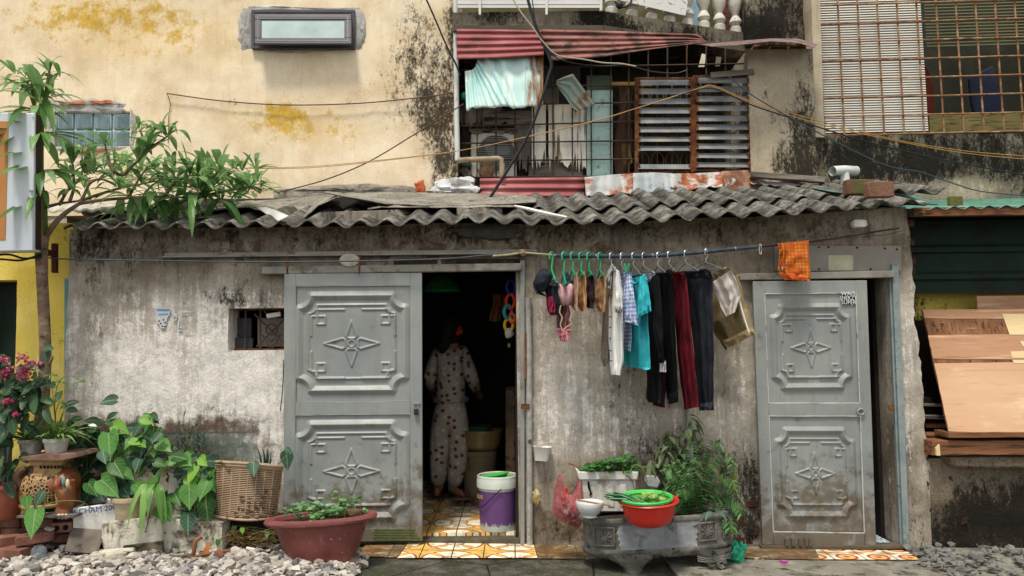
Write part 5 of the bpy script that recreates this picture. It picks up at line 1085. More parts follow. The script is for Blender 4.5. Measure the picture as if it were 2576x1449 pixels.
def roughblk(name, lab, c, d, rz, mat, ry=0, cat='block', wob=.05):
    mb = MB(); ro = Matrix.Rotation(rz, 3, 'Z') @ Matrix.Rotation(ry, 3, 'Y'); d = V(d); c = V(c); sd_ = R.random()*30; n = 10
    for ax in range(3):
        for sg in (-1, 1):
            def f(u, v):
                p = [0, 0, 0]; p[ax] = sg; p[(ax+1) % 3] = (2*u-1)*sg; p[(ax+2) % 3] = 2*v-1; q = V(p)
                l = q.length; q = q*(1-.06*max(0, l-1.2)); w = 1+wob*nz(q.x*1.5+sd_, q.y*1.5, q.z*1.5)+wob*.7*nz(q.x*4+sd_, q.y*4, q.z*4)
                return c+ro @ V((q.x*d.x/2*w, q.y*d.y/2*w, q.z*d.z/2*w))
            mb.grid(f, n, n)
    return tag(mb.build(name, mat, smooth=True, rdm=.0005, ang=50), lab, cat)
roughblk('stone_block', 'whitewashed block under the beige flower pot', P(348, 1338, -.40), (.385, .2, .2), .05, M_wblk, -.09)
roughblk('stone_block', 'whitewashed block under the hanging vine leaves, beside the basket', P(494, 1350, -.36), (.43, .2, .25), -.04, M_wblk, .04)
roughblk('stone_block', 'dark mossy lower block wedged below the pot block', P(370, 1382, -.44), (.24, .16, .11), .1, gm('mossy_block', ['4a4334', '6b624e', '857c66'], 7, .95, dirt=[('241d13', .48, .64, 9)], bump=(30, .9)), -.1)
roughblk('stone_block', 'low pitted stone on the gravel before the slate slab', P(282, 1402, -.60), (.24, .14, .075), 0, M_wblk, -.04, wob=.12)
for i, (x, y, lab, rr) in enumerate(((776, 1388, 'largest rough stone, leaning against the red brown pot foot', .07), (880, 1402, 'dark stone wedged under the right side of the red brown pot', .06), (160, 1380, 'round grey stone below the slate slab', .045), (125, 1330, 'pale pebble among the bricks', .03))):
    mb = MB(); vs, fs = HS[i*3]; c = P(x, y, -.62 if i < 2 else -.5); mb.add([c+v*rr for v in vs], fs); tag(mb.build('stone', gm('stone%d' % i, [('4a4038', '6b5d52', '83746a'), ('3f352d', '574a40', '6e6056'), ('5f5d5a', '82807b', '9b9993'), ('8d8a83', 'a8a59d', 'bab7b0')][i], 9, .9, bump=(30, .7))), lab, 'stone')
# ceramic elephant stool
M_ele = gm('glazed_brown', ['5c3320', '7a4629', '94603b'], 7, .35, dirt=[('b58a5c', .55, .7, 8), ('3d2115', .58, .72, 5)], bump=(25, .2), spec=.5)
M_ltc = Mt('lattice_clay', .6)
m = M_ltc; vd = m.voro(46, None, 'DISTANCE_TO_EDGE', 'Distance', 1.); m.col(m.mix(m.ss(vd, .10, .16), m.cols(m.noise(6), ['8a6a44', 'a58457', 'b8996c']), '1d130b')); m.bump(m.ss(vd, .05, .2), -.6, .01)
M_tan = gm('tan_clay', ['8d7046', 'a98a5c', 'bb9e70'], 9, .55, dirt=[('5e4528', .52, .7, 9)], bump=(30, .4))
el = thing('elephant_stool', 'brown glazed ceramic elephant stool with pierced saddle cloth carrying two white pots', 'stool', P(130, 1300, -.4))
YE_ = -.38; c = P(124, 1222, YE_)
mb = MB(); mb.ell(c, (.155, .13, .135), wob=.06, n=24, m=18); mb.ell(P(170, 1215, YE_-.02), (.075, .11, .105), n=18, m=12)
def leg(pts, rs): mb.tube(sm([P(*p) for p in pts], 4), rs, 14)
leg([(160, 1215, -.5), (168, 1250, -.51), (163, 1275, -.50), (157, 1300, -.51)], [.07, .055, .048, .058])
leg([(182, 1230, -.36), (184, 1262, -.35), (182, 1298, -.36)], [.05, .045, .05]); leg([(92, 1240, -.34), (90, 1270, -.34), (90, 1298, -.34)], [.055, .045, .05]); leg([(110, 1250, -.28), (112, 1298, -.28)], [.05, .05])
mb.build('body', M_ele, el, True, ang=180)
mb = MB()
for k in range(3): mb.ell(P(148+k*9, 1299, -.57+.006*k), (.014, .012, .018))
mb.build('toenail', gm('ivory', ['b3a587', 'c7ba9c'], 9, .4), el, True)
mb = MB(); mb.lathe(P(114, 1262, YE_), [(.150, 0), (.158, .03), (.162, .07), (.156, .12), (.140, .165), (.12, .185)], 40, sx=.95, sy=.93, cap=False); mb.build('saddle_cloth', M_ltc, el, True)
mb = MB(); mb.lathe(P(114, 1272, YE_), [(.150, 0), (.160, .01), (.16, .022), (.15, .03)], 40, sx=.95, sy=.95, cap=False)
mb.tube(sm([P(144, 1196, -.535), P(142, 1230, -.54), P(146, 1268, -.53)]), .011, 8); mb.build('fringe', M_tan, el, True)
mb = MB(); mb.lathe(P(133, 1190, YE_), [(.10, -.02), (.115, .0), (.11, .01), (.098, .015), (.095, .055), (.112, .065), (.12, .085), (.13, .095)], 4, rot=Matrix.Rotation(PI/4+.12, 3, 'Z'), sx=1.25, sy=1.25); mb.build('pedestal_neck', M_tan, el, bevel=.006)
mb = MB()
for k in range(7): mb.rect(99+k*9, 1172, 104+k*9, 1179, -.505, .01)
mb.build('neck_opening', M_black, el)
for x, y, cc in ((148, 1213, 'a24a3c'), (160, 1210, '5f8f96'), (170, 1216, 'd0b98a')):
    mb = MB(); mb.ell(P(x, y, -.575), (.013, .01, .028)); mb.build('tassel', gm('glaze_'+cc, [cc], 5, .4, bump=None), el, True)
mb = MB(); mb.ell(P(84, 1200, -.36), (.07, .075, .08), wob=.1, n=18, m=12); mb.tube(sm([P(70, 1212, -.42), P(52, 1222, -.45), P(44, 1205, -.46), P(50, 1188, -.46), P(66, 1178, -.45)]), [.04, .033, .028, .024, .018], 12); mb.ell(P(92, 1196, -.45), (.05, .018, .06), Matrix.Rotation(.5, 3, 'Z'), wob=.2); mb.build('head', gm('dull_brown_glaze', ['3d2a22', '58402f', '6c5443'], 7, .5), el, True, ang=180)
mb = MB(); mb.prism([(50, 1150), (110, 1142), (190, 1141), (196, 1150), (150, 1160), (60, 1160)], lambda x, y: -.52, .28); tag(mb.build('wooden_slab', gm('worn_board', ['5b443a', '75594c', '8c7265'], 7, .85, dirt=[('3f3430', .55, .7, 10)], bump=(40, .4)), bevel=.004), 'worn reddish board lying on top of the elephant stool', 'board')
tag(MB().rect(40, 1298, 184, 1304, -.60, .42).build('stone_plate', M_conc, bevel=.003), 'thin grey plate under the elephant stool feet', 'slab')
# pots
def pot(name, lab, cx, yt, yb, rt, rb, Y, mat, rim=.012, soil=True, cat='flower pot', sx=1, n=36, plant=None):
    b_ = P(cx, yb, Y); h = (P(cx, yt, Y)-b_).z; s = mpp(Y); rt *= s; rb *= s
    t = thing(name, lab, cat, b_); mb = MB()
    mb.lathe(b_, [(0, 0), (rb*.96, 0), (rb, .006), (lerp(rb, rt, .8), h*.8), (rt*.97, h-rim*2.2), (rt*1.06, h-rim*2.1), (rt*1.08, h-rim), (rt*1.06, h), (rt*.97, h), (rt*.94, h-rim*2), (0, h-rim*2.2)], n, sx=sx); mb.build('pot_body', mat, t, True)
    if soil: mb = MB(); mb.lathe(b_+V((0, 0, h-rim*2.0)), [(0, .012), (rt*.5, .012), (rt*.955, 0)], n, sx=sx, cap=False, wob=.1); mb.build('potting_soil', M_soil, t, True)
    return t, b_+V((0, 0, h-.02))
M_wpot = gm('dirty_white_pot', ['a3a098', 'b8b5ac', 'c6c3ba'], 6, .6, dirt=[('6f6a5c', .52, .72, 7)], streak=[('7d7666', .55, .72, 16, (1, 1, .15))], bump=None)
M_clay = gm('clay_pot', ['7a3f2e', '8f4e3a', '9c5c46'], 6, .65, dirt=[('5c3a2e', .55, .72, 7)], bump=None)
M_sp = leafmat('spider_leaf', ['5a7d38', '7d9f50', 'a5c078', '6f9044'], .35, .4, 1, .5)
def straps(mb, b_, n, L, W, el=(.15, 1.15), droop=.5):
    for k in range(n):
        th = R.uniform(0, 2*PI); e = R.uniform(*el); d = V((math.cos(th)*math.sin(e), math.sin(th)*math.sin(e)*.8, math.cos(e)))
        leaf(mb, b_+V((d.x, d.y, 0))*.02, d, L*R.uniform(.6, 1.15), W, 'strap', droop*R.uniform(.5, 1.3), up=(-d.x*.3, -.2, 1), fold=.4)
t1, b1 = pot('plant_pot', 'left dirty white pot of spider plant on the elephant stool', 77, 1104, 1147, 27, 22, -.36, M_wpot); t2, b2 = pot('plant_pot', 'right dirty white pot of spider plant on the elephant stool', 141, 1101, 1145, 29, 23, -.42, M_wpot)
for b_, n, lab, sg in ((b1, 60, 'spider plant with striped arching leaves in the left white pot', 0), (b2, 95, 'bushier spider plant with runners and plantlets in the right white pot', 1)):
    t = thing('spider_plant', lab, 'plant', b_); mb = MB(); straps(mb, b_, n, .27, .022); mb.build('foliage', M_sp, t, True, ang=180)
    if sg:
        mb = MB(); pm = MB()
        for pts in ([(141, 1090, -.42), (138, 1010, -.44), (150, 958, -.45), (180, 946, -.46), (207, 962, -.47)], [(140, 1090, -.42), (120, 1010, -.43), (125, 965, -.43), (150, 962, -.42)], [(143, 1090, -.42), (140, 1040, -.44), (150, 1010, -.45)], [(136, 1090, -.42), (118, 1050, -.43), (112, 1010, -.43)], [(141, 1090, -.42), (132, 980, -.45), (128, 945, -.45)]):
            mb.tube(sm([P(*p) for p in pts]), .0025, 5); straps(pm, P(*pts[-1]), 15, .085, .009, (.2, 2.0), .7)
        mb.build('runner', M_stemg, t, True); pm.build('foliage', M_sp, t, True, ang=180)
t3, b3 = pot('clay_pot', 'terracotta pot at the left edge holding the flowering shrub', 10, 1216, 1302, 46, 34, -.42, M_clay)
M_dleaf = leafmat('dark_leaf', ['12301c', '1d3f22', '2a4d2a', '345a34'], .2, .4); M_flower = leafmat('magenta_flower', ['7a1238', '9c1f48', 'b83a64', 'c45a8c'], .3, .6)
fs_ = thing('flowering_shrub', 'dark leaved shrub with crimson flower clusters in the terracotta pot', 'shrub', b3)
mb = MB(); mb.tube(sm([b3, P(14, 1120, -.42), P(10, 1040, -.44), P(30, 960, -.44)]), .007, 6); mb.tube(sm([b3, P(30, 1100, -.4), P(50, 1010, -.42), P(90, 950, -.42)]), .006, 6); mb.tube([P(9, 1225, -.42), P(15, 1070, -.42)], .009, 7); mb.build('stem', M_bark, fs_, True)
mb = MB()
for k in range(130):
    x, y = R.gauss(42, 38), R.gauss(985, 42)
    if k > 95: x, y = R.gauss(14, 16), R.gauss(1105, 50)
    d = V((R.uniform(-1, 1), R.uniform(-.9, .2), R.uniform(-.9, .2))); leaf(mb, P(x, y, -.44+R.uniform(-.12, .12)), d, R.uniform(.07, .115), R.uniform(.045, .065), 'round', .3, up=(0, -1, .5), wav=.02)
mb.build('foliage', M_dleaf, fs_, True, ang=180)
for x, y, s in ((55, 900, 14), (74, 912, 16), (60, 930, 14), (50, 945, 18), (66, 940, 14), (8, 905, 14), (20, 930, 12), (100, 915, 10), (20, 1010, 10), (38, 1040, 8), (4, 940, 12)):
    mb = MB()
    for k in range(22): leaf(mb, P(x+R.gauss(0, s*.5), y+R.gauss(0, s*.4), -.56+R.uniform(-.05, .05)), rv(), .022, .017, 'round', .1)
    mb.build('flower_cluster', M_flower, fs_, True, ang=180)
mb = MB()
for k in range(26): mb.ell(P(R.choice((92, 104, 30, 22))+R.gauss(0, 6), R.choice((912, 925, 925))+R.gauss(0, 6), -.56), .006, n=6, m=5)
mb.build('flower_bud', gm('pale_bud', ['c9a08a', 'd8c0a0'], 9, .6, bump=None), fs_, True)
# foam box with lettering
M_foam = gm('foam_white', ['bdbbb4', 'cfcdc7', 'dad8d2'], 4, .8, dirt=[('8a8577', .57, .75, 6), ('4f4a3d', .68, .78, 9)], bump=(60, .3))
fbx = thing('foam_box', 'white foam box lettered in blue behind the slate slab', 'box', P(240, 1358, -.38))
q = [P(182, 1279, -.50), P(294, 1265, -.47), P(266, 1246, -.18), P(222, 1258, -.18)]; dn = V((0, 0, -.22)); mb = MB()
ctr = sum(q, V())/4; iq = [lerp(p, ctr, .16) for p in q]
q = [q[0], q[1], q[2], q[3]]; vs = q+[p+dn+(ctr-p)*.08 for p in q]+iq+[p+V((0, 0, -.05)) for p in iq]
mb.add(vs, [(0, 4, 5, 1), (1, 5, 6, 2), (2, 6, 7, 3), (3, 7, 4, 0), (0, 1, 9, 8), (1, 2, 10, 9), (2, 3, 11, 10), (3, 0, 8, 11), (8, 9, 13, 12), (9, 10, 14, 13), (10, 11, 15, 14), (11, 8, 12, 15), (12, 13, 14, 15)]); mb.build('box_body', M_foam, fbx, bevel=.006)
e1 = (q[1]-q[0]).normalized(); M_blue = gm('blue_ink', ['24488a'], 5, .7, bump=None)
text('M CHAM 200', .05, lerp(q[0], q[1], .48)+V((0, 0, -.026))+V((e1.y, -e1.x, 0)).normalized()*.008, M_blue, fbx, 'lettering', (PI/2, math.atan2(-(q[1]-q[0]).z, (q[1]-q[0]).x)*1., math.atan2(e1.y, e1.x)))
mb = MB(); mb.add([p+V((0, 0, -.04)) for p in iq], [(0, 1, 2, 3)]); mb.build('potting_soil', M_soil, fbx)
# beige pot, hanging strap plant, betel vines
M_beige_p = gm('beige_pot', ['9d8c72', 'b09e82', 'bfae92'], 5, .55, dirt=[('7d6a4e', .55, .75, 5)], bump=None)
t4, b4 = pot('flower_pot', 'round beige ceramic pot on the whitewashed block', 325, 1247, 1306, 40, 30, -.42, M_beige_p, .014)
M_betel = leafmat('betel_leaf', ['28521f', '3a6e2a', '4d8537', '66994a', '447a33'], .3, .42, 5, .75); M_betd = leafmat('old_betel_leaf', ['1d3f30', '28503c', '345c40'], .15, .5, 5, .7); M_bety = leafmat('young_betel_leaf', ['5f982c', '74ac3a', '8abb50'], .4, .45, 5, .6)
def vine(lab, leaves, stems, base, name='betel_vine', cat='plant', mats=(M_betel, M_betd, M_bety), Y=-.42, fill=0):
    t = thing(name, lab, cat, base); B = [MB(), MB(), MB()]; sm_ = MB()
    for pts in stems: sm_.tube(sm([P(*p) for p in pts]), .0035, 6)
    for L in leaves:
        x, y, s = L[:3]; k = L[3] if len(L) > 3 else 0; s *= mpp(Y)*2.05; yy = Y+R.uniform(-.1, .08)
        a = L[4] if len(L) > 4 else R.uniform(-.9, .9); d = V((math.sin(a), R.uniform(-.8, .05), -math.cos(a)*.85)); b_ = P(x, y, yy)-d*s*.45
        leaf(B[k], b_, d, s, s*.86, 'heart', R.uniform(.05, .3), up=(R.uniform(-.45, .45), -1, R.uniform(.1, 1.1)), fold=R.uniform(.05, .35), wav=.035)
        st = min((P(*p) for pts in stems for p in pts), key=lambda q_: (q_-b_).length) if stems else b_
        sm_.tube(sm([b_+V((0, .004, 0)), lerp(b_, st, .5)+V((0, .02, .01)), st], 4), .0018, 5)
    for k in range(fill):
        L = R.choice(leaves); s = R.uniform(10, 22)*mpp(Y)*2.; b_ = P(L[0]+R.gauss(0, 24), min(L[1]+R.gauss(4, 24), 1240 if L[0] < 330 else 1330), Y+R.uniform(.04, .22)); a = R.uniform(-2, 2)
        leaf(B[R.choice((0, 1, 1))], b_, (math.sin(a), R.uniform(-.7, .1), -math.cos(a)), s, s*.8, 'heart', .3, up=(R.uniform(-.4, .4), -1, R.uniform(.2, 1)), fold=.2, wav=.03)
    for b_, nme, mt in zip(B, ('foliage', 'foliage', 'foliage'), mats):
        if b_.v: b_.build(nme, mt, t, True, ang=180)
    if sm_.v: sm_.build('stem', M_stemg, t, True)
    return t
vine('tall betel vine with big glossy heart leaves above the beige pot', [(275, 1116, 33, 0, .3), (330, 1112, 26, 0, -.5), (326, 1150, 30, 0, .2), (298, 1180, 25, 0, .7), (275, 1222, 30, 0, .9), (232, 1228, 20, 0, .6), (262, 1150, 18, 1), (305, 1075, 22, 2, 1.3), (372, 1057, 16, 2, 1.2), (388, 1052, 14, 1, 1.4), (386, 1086, 15, 0, .2), (394, 1102, 15, 1), (415, 1122, 22, 0, 1.2), (340, 1112, 14, 2, 1.2), (360, 1116, 14, 2, 1.4), (403, 1165, 15, 0, 1.3), (440, 1160, 18, 0, 1.3), (318, 1195, 20, 0, 1.), (305, 1200, 15, 1), (362, 1135, 12, 1), (345, 1170, 16, 1)],
     [[(330, 1260, -.42), (350, 1180, -.4), (380, 1120, -.38), (388, 1070, -.38), (375, 1050, -.4)], [(300, 1280, -.4), (290, 1200, -.38), (285, 1130, -.38), (300, 1080, -.4)], [(300, 1280, -.4), (270, 1240, -.42), (240, 1240, -.42)], [(345, 1255, -.42), (400, 1200, -.38), (440, 1180, -.38)]], b4, fill=70)
vine('betel vine spilling over the block beside the basket', [(476, 1246, 27, 0, .1), (512, 1230, 22, 0, -.3), (516, 1252, 24, 0, .2), (520, 1279, 27, 0, .3), (473, 1312, 22, 1, .1), (417, 1289, 26, 0, .9), (447, 1253, 22, 0, .9), (480, 1216, 22, 2, .2), (483, 1190, 20, 2, -.3), (510, 1200, 16, 1), (525, 1192, 22, 0, -.2), (515, 1160, 16, 2, 1.2), (512, 1228, 20, 2, 1.3), (470, 1158, 22, 0, 1.3), (455, 1150, 20, 0, 1.5), (450, 1190, 14, 1), (505, 1160, 10, 2), (460, 1230, 16, 1), (490, 1300, 14, 1), (540, 1296, 10, 0)],
     [[(488, 1300, -.4), (492, 1250, -.44), (490, 1200, -.42), (500, 1165, -.4)], [(490, 1290, -.4), (520, 1270, -.42), (500, 1190, -.4), (480, 1160, -.4)], [(470, 1290, -.4), (440, 1280, -.44), (430, 1260, -.44)]], P(488, 1300, -.4), fill=45)
vine('small betel shoot with leaves in the beige pot', [(318, 1238, 17, 1, .9), (334, 1230, 20, 1, 1.2), (352, 1228, 18, 0, .8), (296, 1246, 14, 1, .4), (376, 1312, 14, 1, .2), (355, 1325, 9, 0), (372, 1340, 8, 0), (395, 1332, 9, 0), (400, 1325, 8, 0)], [[(330, 1252, -.44), (340, 1236, -.46)], [(345, 1250, -.46), (372, 1300, -.5), (365, 1340, -.52)]], b4)
vine('pointed vine leaves trailing over the bricks before the elephant', [(85, 1310, 30, 0, .1), (68, 1262, 16, 0, .2), (98, 1254, 18, 1, -.4)], [[(84, 1285, -.6), (120, 1268, -.62), (160, 1260, -.64), (205, 1262, -.6), (232, 1280, -.5)]], P(230, 1280, -.45), Y=-.6)
vine('climbing leaf on a thin stem beside the left grey door', [(722, 1153, 19, 1, .1), (726, 1134, 9, 1, .8)], [[(690, 1175, -.35), (708, 1160, -.36), (722, 1142, -.36)]], P(690, 1178, -.35), Y=-.36)
vine('crumpled vine leaf growing through the basket slats', [(638, 1180, 17, 1, .3), (646, 1196, 9, 0)], [[(640, 1165, -.42), (645, 1190, -.44)]], P(640, 1190, -.42), Y=-.46)
vine('weeds with small leaves beside the red brown pot', [(684, 1335, 9, 0), (690, 1350, 8, 0), (680, 1360, 8, 0), (695, 1330, 7, 0), (672, 1345, 7, 0), (588, 1330, 7, 2), (610, 1334, 7, 2), (640, 1340, 7, 2), (548, 1365, 8, 0), (540, 1352, 6, 0)], [[(690, 1365, -.4), (688, 1340, -.4)]], P(690, 1370, -.4), 'weed', Y=-.4)
hp = thing('strap_plant', 'rosette of broad drooping strap leaves over the block edge', 'plant', P(384, 1240, -.46)); mb = MB(); c = P(385, 1222, -.5)
for a, L, dr, W in ((-1.1, .24, 1.25, .06), (-.5, .26, 1.3, .065), (0., .28, 1.35, .065), (.6, .25, 1.2, .062), (1.15, .22, 1.2, .055), (.15, .23, 1.1, .05)):
    leaf(mb, c, (math.sin(a), -.6, .35), L*1.05, W, 'strap', dr, up=(0, -.4, 1), fold=.35)
leaf(mb, c, (.5, .1, .9), .24, .055, 'strap', .1, up=(-.6, -.8, .3), fold=.4); leaf(mb, c, (-.1, -.2, 1), .08, .045, 'strap', .1, up=(0, -1, .2)); leaf(mb, c, (-.6, -.2, .6), .09, .04, 'strap', .3)
mb.build('foliage', leafmat('strap_leaf', ['4d7a34', '6a9548', '86ad5e'], .3, .35), hp, True, ang=180)
pl_ = thing('peace_lily', 'dark broad leaved lily with one white bloom against the wall', 'plant', P(225, 1290, -.15)); mb = MB()
for k in range(70):
    x, y = R.gauss(222, 26), R.gauss(1125, 40); d = V((R.uniform(-1, 1), R.uniform(-.7, .2), R.uniform(-.8, .7))); leaf(mb, P(x, y, R.uniform(-.28, -.08)), d, R.uniform(.10, .17), R.uniform(.045, .065), 'lance', .3, up=(0, -.8, .7))
mb.build('foliage', M_dleaf, pl_, True, ang=180)
mb = MB(); leaf(mb, P(222, 1070, -.3), (1, -.2, .1), .07, .03, 'lance', .2, up=(0, -.6, 1)); mb.build('bloom', M_white, pl_, True)
mb = MB(); mb.tube(sm([P(222, 1070, -.3), P(218, 1120, -.25), P(222, 1290, -.15)]), .004, 6); mb.build('stem', M_stemg, pl_, True)
tr_ = MB(); tr_.rect(180, 1208, 300, 1222, -.2, .18); tr_.rect(186, 1222, 296, 1345, -.18, .14); tag(tr_.build('trough', gm('dark_clay', ['211912', '33281e', '43362a'], 6, .9), bevel=.01), 'dark clay trough behind the foam box', 'planter')
t5, b5 = pot('white_pot', 'tall grey white pot behind the vine leaves', 445, 1186, 1300, 20, 24, -.25, M_wpot, .01)
mb = MB(); dk = thing('dark_shrub', 'small dark narrow leaved shrub in the tall pot, some leaves yellowed', 'plant', b5); yl = MB()
for k in range(190):
    x, y = R.gauss(474, 24), R.gauss(1108, 18); leaf(mb, P(x, y, R.uniform(-.34, -.12)), V((R.uniform(-1, 1), R.uniform(-1, .3), R.uniform(-.6, .9))), R.uniform(.04, .07), .011, 'lance', .3)
for k in range(50): leaf(yl, P(R.gauss(474, 22), R.gauss(1138, 12), R.uniform(-.3, -.15)), V((R.uniform(-1, 1), -.4, R.uniform(-1, .2))), .05, .01, 'lance', .3)
mb.build('foliage', leafmat('blue_dark_leaf', ['0f2420', '183530', '24463c'], .15, .4), dk, True, ang=180); yl.build('foliage', leafmat('yellow_leaf', ['6d5c1e', '8f7a2c'], .3), dk, True, ang=180)
mb = MB()
for k in range(6): mb.tube(sm([P(450+k*3, 1190, -.25), P(462+k*4, 1150, -.24), P(455+k*8, 1100, -.24)]), .0035, 5)
mb.build('stem', M_stemg, dk, True)
gl = Mt('clear_glass', .05, 0, .5); gl.col('6f7d70'); gl.set('Alpha', .22)
gp_ = thing('glass_sheet', 'bare glass pane with dark top edge leaning on the wall', 'glass sheet', P(540, 1200, -.06)); MB().prism([(420, 1089), (638, 1087), (636, 1230), (422, 1230)], lambda x, y: -.05-(y-1087)*.0004, .006).build('pane', gl, gp_)
MB().prism([(420, 1086.5), (638, 1085), (638, 1088), (420, 1089.5)], -.055, .014).build('pane_edge', gm('glass_edge', ['3f4a46', '5b6660'], 5, .3, bump=None), gp_)
# basket
bk = thing('basket', 'tilted beige plastic basket of fine slats splashed with mud', 'basket', P(620, 1310, -.42))
M_bask = gm('beige_plastic', ['8f7860', 'a68d73', 'b39b82'], 5, .6, dirt=[('4d3a2a', .58, .72, 6)], bump=None)
cs = {'TL': (543, 1162), 'TR': (711, 1174), 'BR': (694, 1304), 'BL': (536, 1299)}
def bpt(u, v, dr=0):
    x = lerp(lerp(cs['TL'][0], cs['TR'][0], u), lerp(cs['BL'][0], cs['BR'][0], u), v); y = lerp(lerp(cs['TL'][1], cs['TR'][1], u), lerp(cs['BL'][1], cs['BR'][1], u), v)
    y += 10*math.sin(PI*u)*(v-.15); return P(x, y, -.34-.15*math.sin(PI*u)**.6-dr)
mb = MB()
for j in range(30):
    v = .05+j*.0316; mb.tube([bpt(i/24, v) for i in range(25)], .0032, 5)
for i in range(0, 9): mb.tube([bpt(i/8, v/6, .001) for v in range(7)], .005 if i in (0, 8) else .0035, 5)
mb.build('basket_slats', M_bask, bk, True)
for v_, r_ in ((0, .011), (.05, .006), (.985, .009)): mb = MB(); mb.tube([bpt(i/24, v_, .004) for i in range(25)], r_, 7); mb.build('basket_rim', M_bask, bk, True)
mb = MB(); mb.grid(lambda u, v: bpt(u, v, -.035), 20, 8); mb.build('basket_lining', gm('mud_lining', ['4a3a2a', '6e5942', '8a745c'], 6, .9, streak=[('2f241a', .48, .62, 8, (1, 1, .1))]), bk, True, solid=.004)
mb = MB()
for k in range(60):
    u, v = R.uniform(.35, .98), 1-abs(R.gauss(0, .22))
    if v > .3: mb.ell(bpt(u, v, .004), (R.uniform(.006, .018), .005, R.uniform(.004, .009)), wob=.5, n=6, m=5)
mb.build('mud', gm('mud', ['4d382a', '664e3d'], 20, .95), bk, True)['kind'] = 'stuff'
sc_ = thing('scallion', 'dark green onion shoots standing up out of the basket', 'plant', P(665, 1172, -.36)); mb = MB()
for x, y, x2, y2 in ((658, 1172, 648, 1128), (665, 1172, 662, 1130), (668, 1172, 671, 1136), (672, 1172, 672, 1128), (676, 1172, 681, 1146)): mb.tube(sm([P(x, y, -.36), P((x+x2)/2+2, (y+y2)/2, -.37), P(x2, y2, -.37)]), [.006, .007, .002], 6)
mb.build('foliage', gm('onion_green', ['16382a', '24503a'], 6, .4), sc_, True)
tag(MB().bb(P(552, 1310, -.3).x, P(700, 1310, -.3).x, -.34, -.12, .02, P(620, 1312, -.4).z).build('plinth', M_dark, bevel=.01), 'dark stone ledge under the basket', 'plinth')
mb = MB()
for k in range(110):
    x, y = R.uniform(578, 692), R.uniform(1335, 1372); a = P(x, y, -.42+R.uniform(-.04, .04)); mb.tube(sm([a, a+V((R.uniform(-.06, .06), -.01, R.uniform(-.005, .04))), a+V((R.uniform(-.1, .1), -.02, R.uniform(-.04, .01)))], 3), .0022, 4)
tag(mb.build('roots', gm('dry_root', ['4a3a24', '6e5a36', '8a7448'], 20, .9, bump=None), smooth=True), 'tangle of dry roots on dark soil under the basket', 'roots')
# red brown oval pot with seedlings
rp = thing('oval_pot', 'large red brown oval plastic pot on the gravel before the left door', 'flower pot', P(812, 1408, -.6))
M_rp = gm('red_plastic', ['663632', '75403b', '824c46'], 4, .5, dirt=[('8f5f56', .58, .78, 9), ('52332c', .55, .75, 4)], speck=('b09a90', 60, .7), bump=None, spec=.4)
cb_ = P(812, 1411, -.60); s = mpp(-.6)
def rpot(prof, name, mat, cap=True):
    mb = MB(); mb.lathe(cb_, [(r_*s, z*s) for r_, z in prof], 64, sx=1, sy=.48, rot=Matrix.Rotation(-.05, 3, 'Y'), cap=cap, pw=2.2); return mb.build(name, mat, rp, True)
rpot([(0, 0), (78, 0), (80, 5), (85, 20), (90, 25), (100, 50), (110, 78), (116, 90), (124, 94), (137, 97), (140, 103), (136, 109), (124, 111), (116, 108), (110, 96), (0, 95)], 'pot_body', M_rp)
rpot([(0, 106), (60, 104), (112, 98)], 'potting_soil', M_soil, False)
mb = MB(); c = P(880, 1352, -.88)
for k in range(-3, 4): mb.tube([c+V((-.03, .012*0, k*.01)), c+V((.03, -.004, k*.01))], .003, 5)
mb.tube([c+V((.038*math.cos(t), 0, .038*math.sin(t))) for t in [i*PI/10 for i in range(21)]], .003, 5)
for v_ in range(len(mb.v)):
    p = mb.v[v_]; dx = (p.x-cb_.x)/(104*s); p.y = cb_.y-.48*104*s*math.sqrt(max(1-dx*dx, .05))-.005
mb.build('emblem', M_rp, rp, True)
mb = MB(); sd_ = thing('seedlings', 'green seedlings with round leaves sprouting in the red brown pot', 'plant', cb_+V((0, 0, 104*s))); sb_ = MB()
for k in range(80):
    u, w_ = R.uniform(-1, 1), R.uniform(-1, 1)
    if u*u+w_*w_ > 1: continue
    b_ = cb_+V((u*104*s, w_*.44*104*s, 102*s-.05*u*0)); hgt = R.uniform(.03, .1)*(1+.6*(u > .3)); tp = b_+V((R.uniform(-.03, .03), R.uniform(-.03, .01), hgt)); sb_.tube([b_, tp], .0016, 4)
    for q_ in range(R.randint(2, 4)): leaf(mb, tp+V((R.uniform(-.01, .01), 0, -.015*q_)), V((R.uniform(-1, 1), R.uniform(-1, .3), .15)), R.uniform(.026, .05), R.uniform(.024, .042), 'heart', .2, fold=.1)
mb.build('foliage', leafmat('seedling_leaf', ['3f6e3c', '578a4e', '74a466', '8db478'], .35, .4), sd_, True, ang=180); sb_.build('stem', M_stemg, sd_, True)
# litter
mb = MB(); leaf(mb, P(508, 1412, -.62), (.35, .1, .9), .13, .035, 'lance', .0, up=(0, -1, .2)); tag(mb.build('dead_leaf', gm('orange_leaf', ['8f5528', 'b3743c'], 8, .7), smooth=True, solid=.002), 'curled orange dead leaf standing in the gravel', 'leaf')
tag(MB().tube(sm([P(400, 1418, -.62), P(470, 1404, -.64), P(540, 1390, -.62), P(580, 1384, -.6)]), .009, 7).build('twig', gm('red_twig', ['6b4028', '85563a'], 9, .8), smooth=True), 'long reddish twig lying along the gravel', 'twig')
tag(MB().tube(sm([P(482, 1408, -.62), P(488, 1385, -.64), P(492, 1362, -.64), P(508, 1350, -.62)]), .014, 7).build('stick', gm('brown_stick', ['6b452c', '8a6040'], 9, .85), smooth=True), 'bent brown stick stuck in the gravel before the block', 'twig')
tag(MB().box(P(630, 1383, -.5), (.06, .02, .03), Matrix.Rotation(.2, 3, 'Y')).build('paper_scrap', M_white, bevel=.006), 'white scrap of folded paper on the gravel', 'paper')
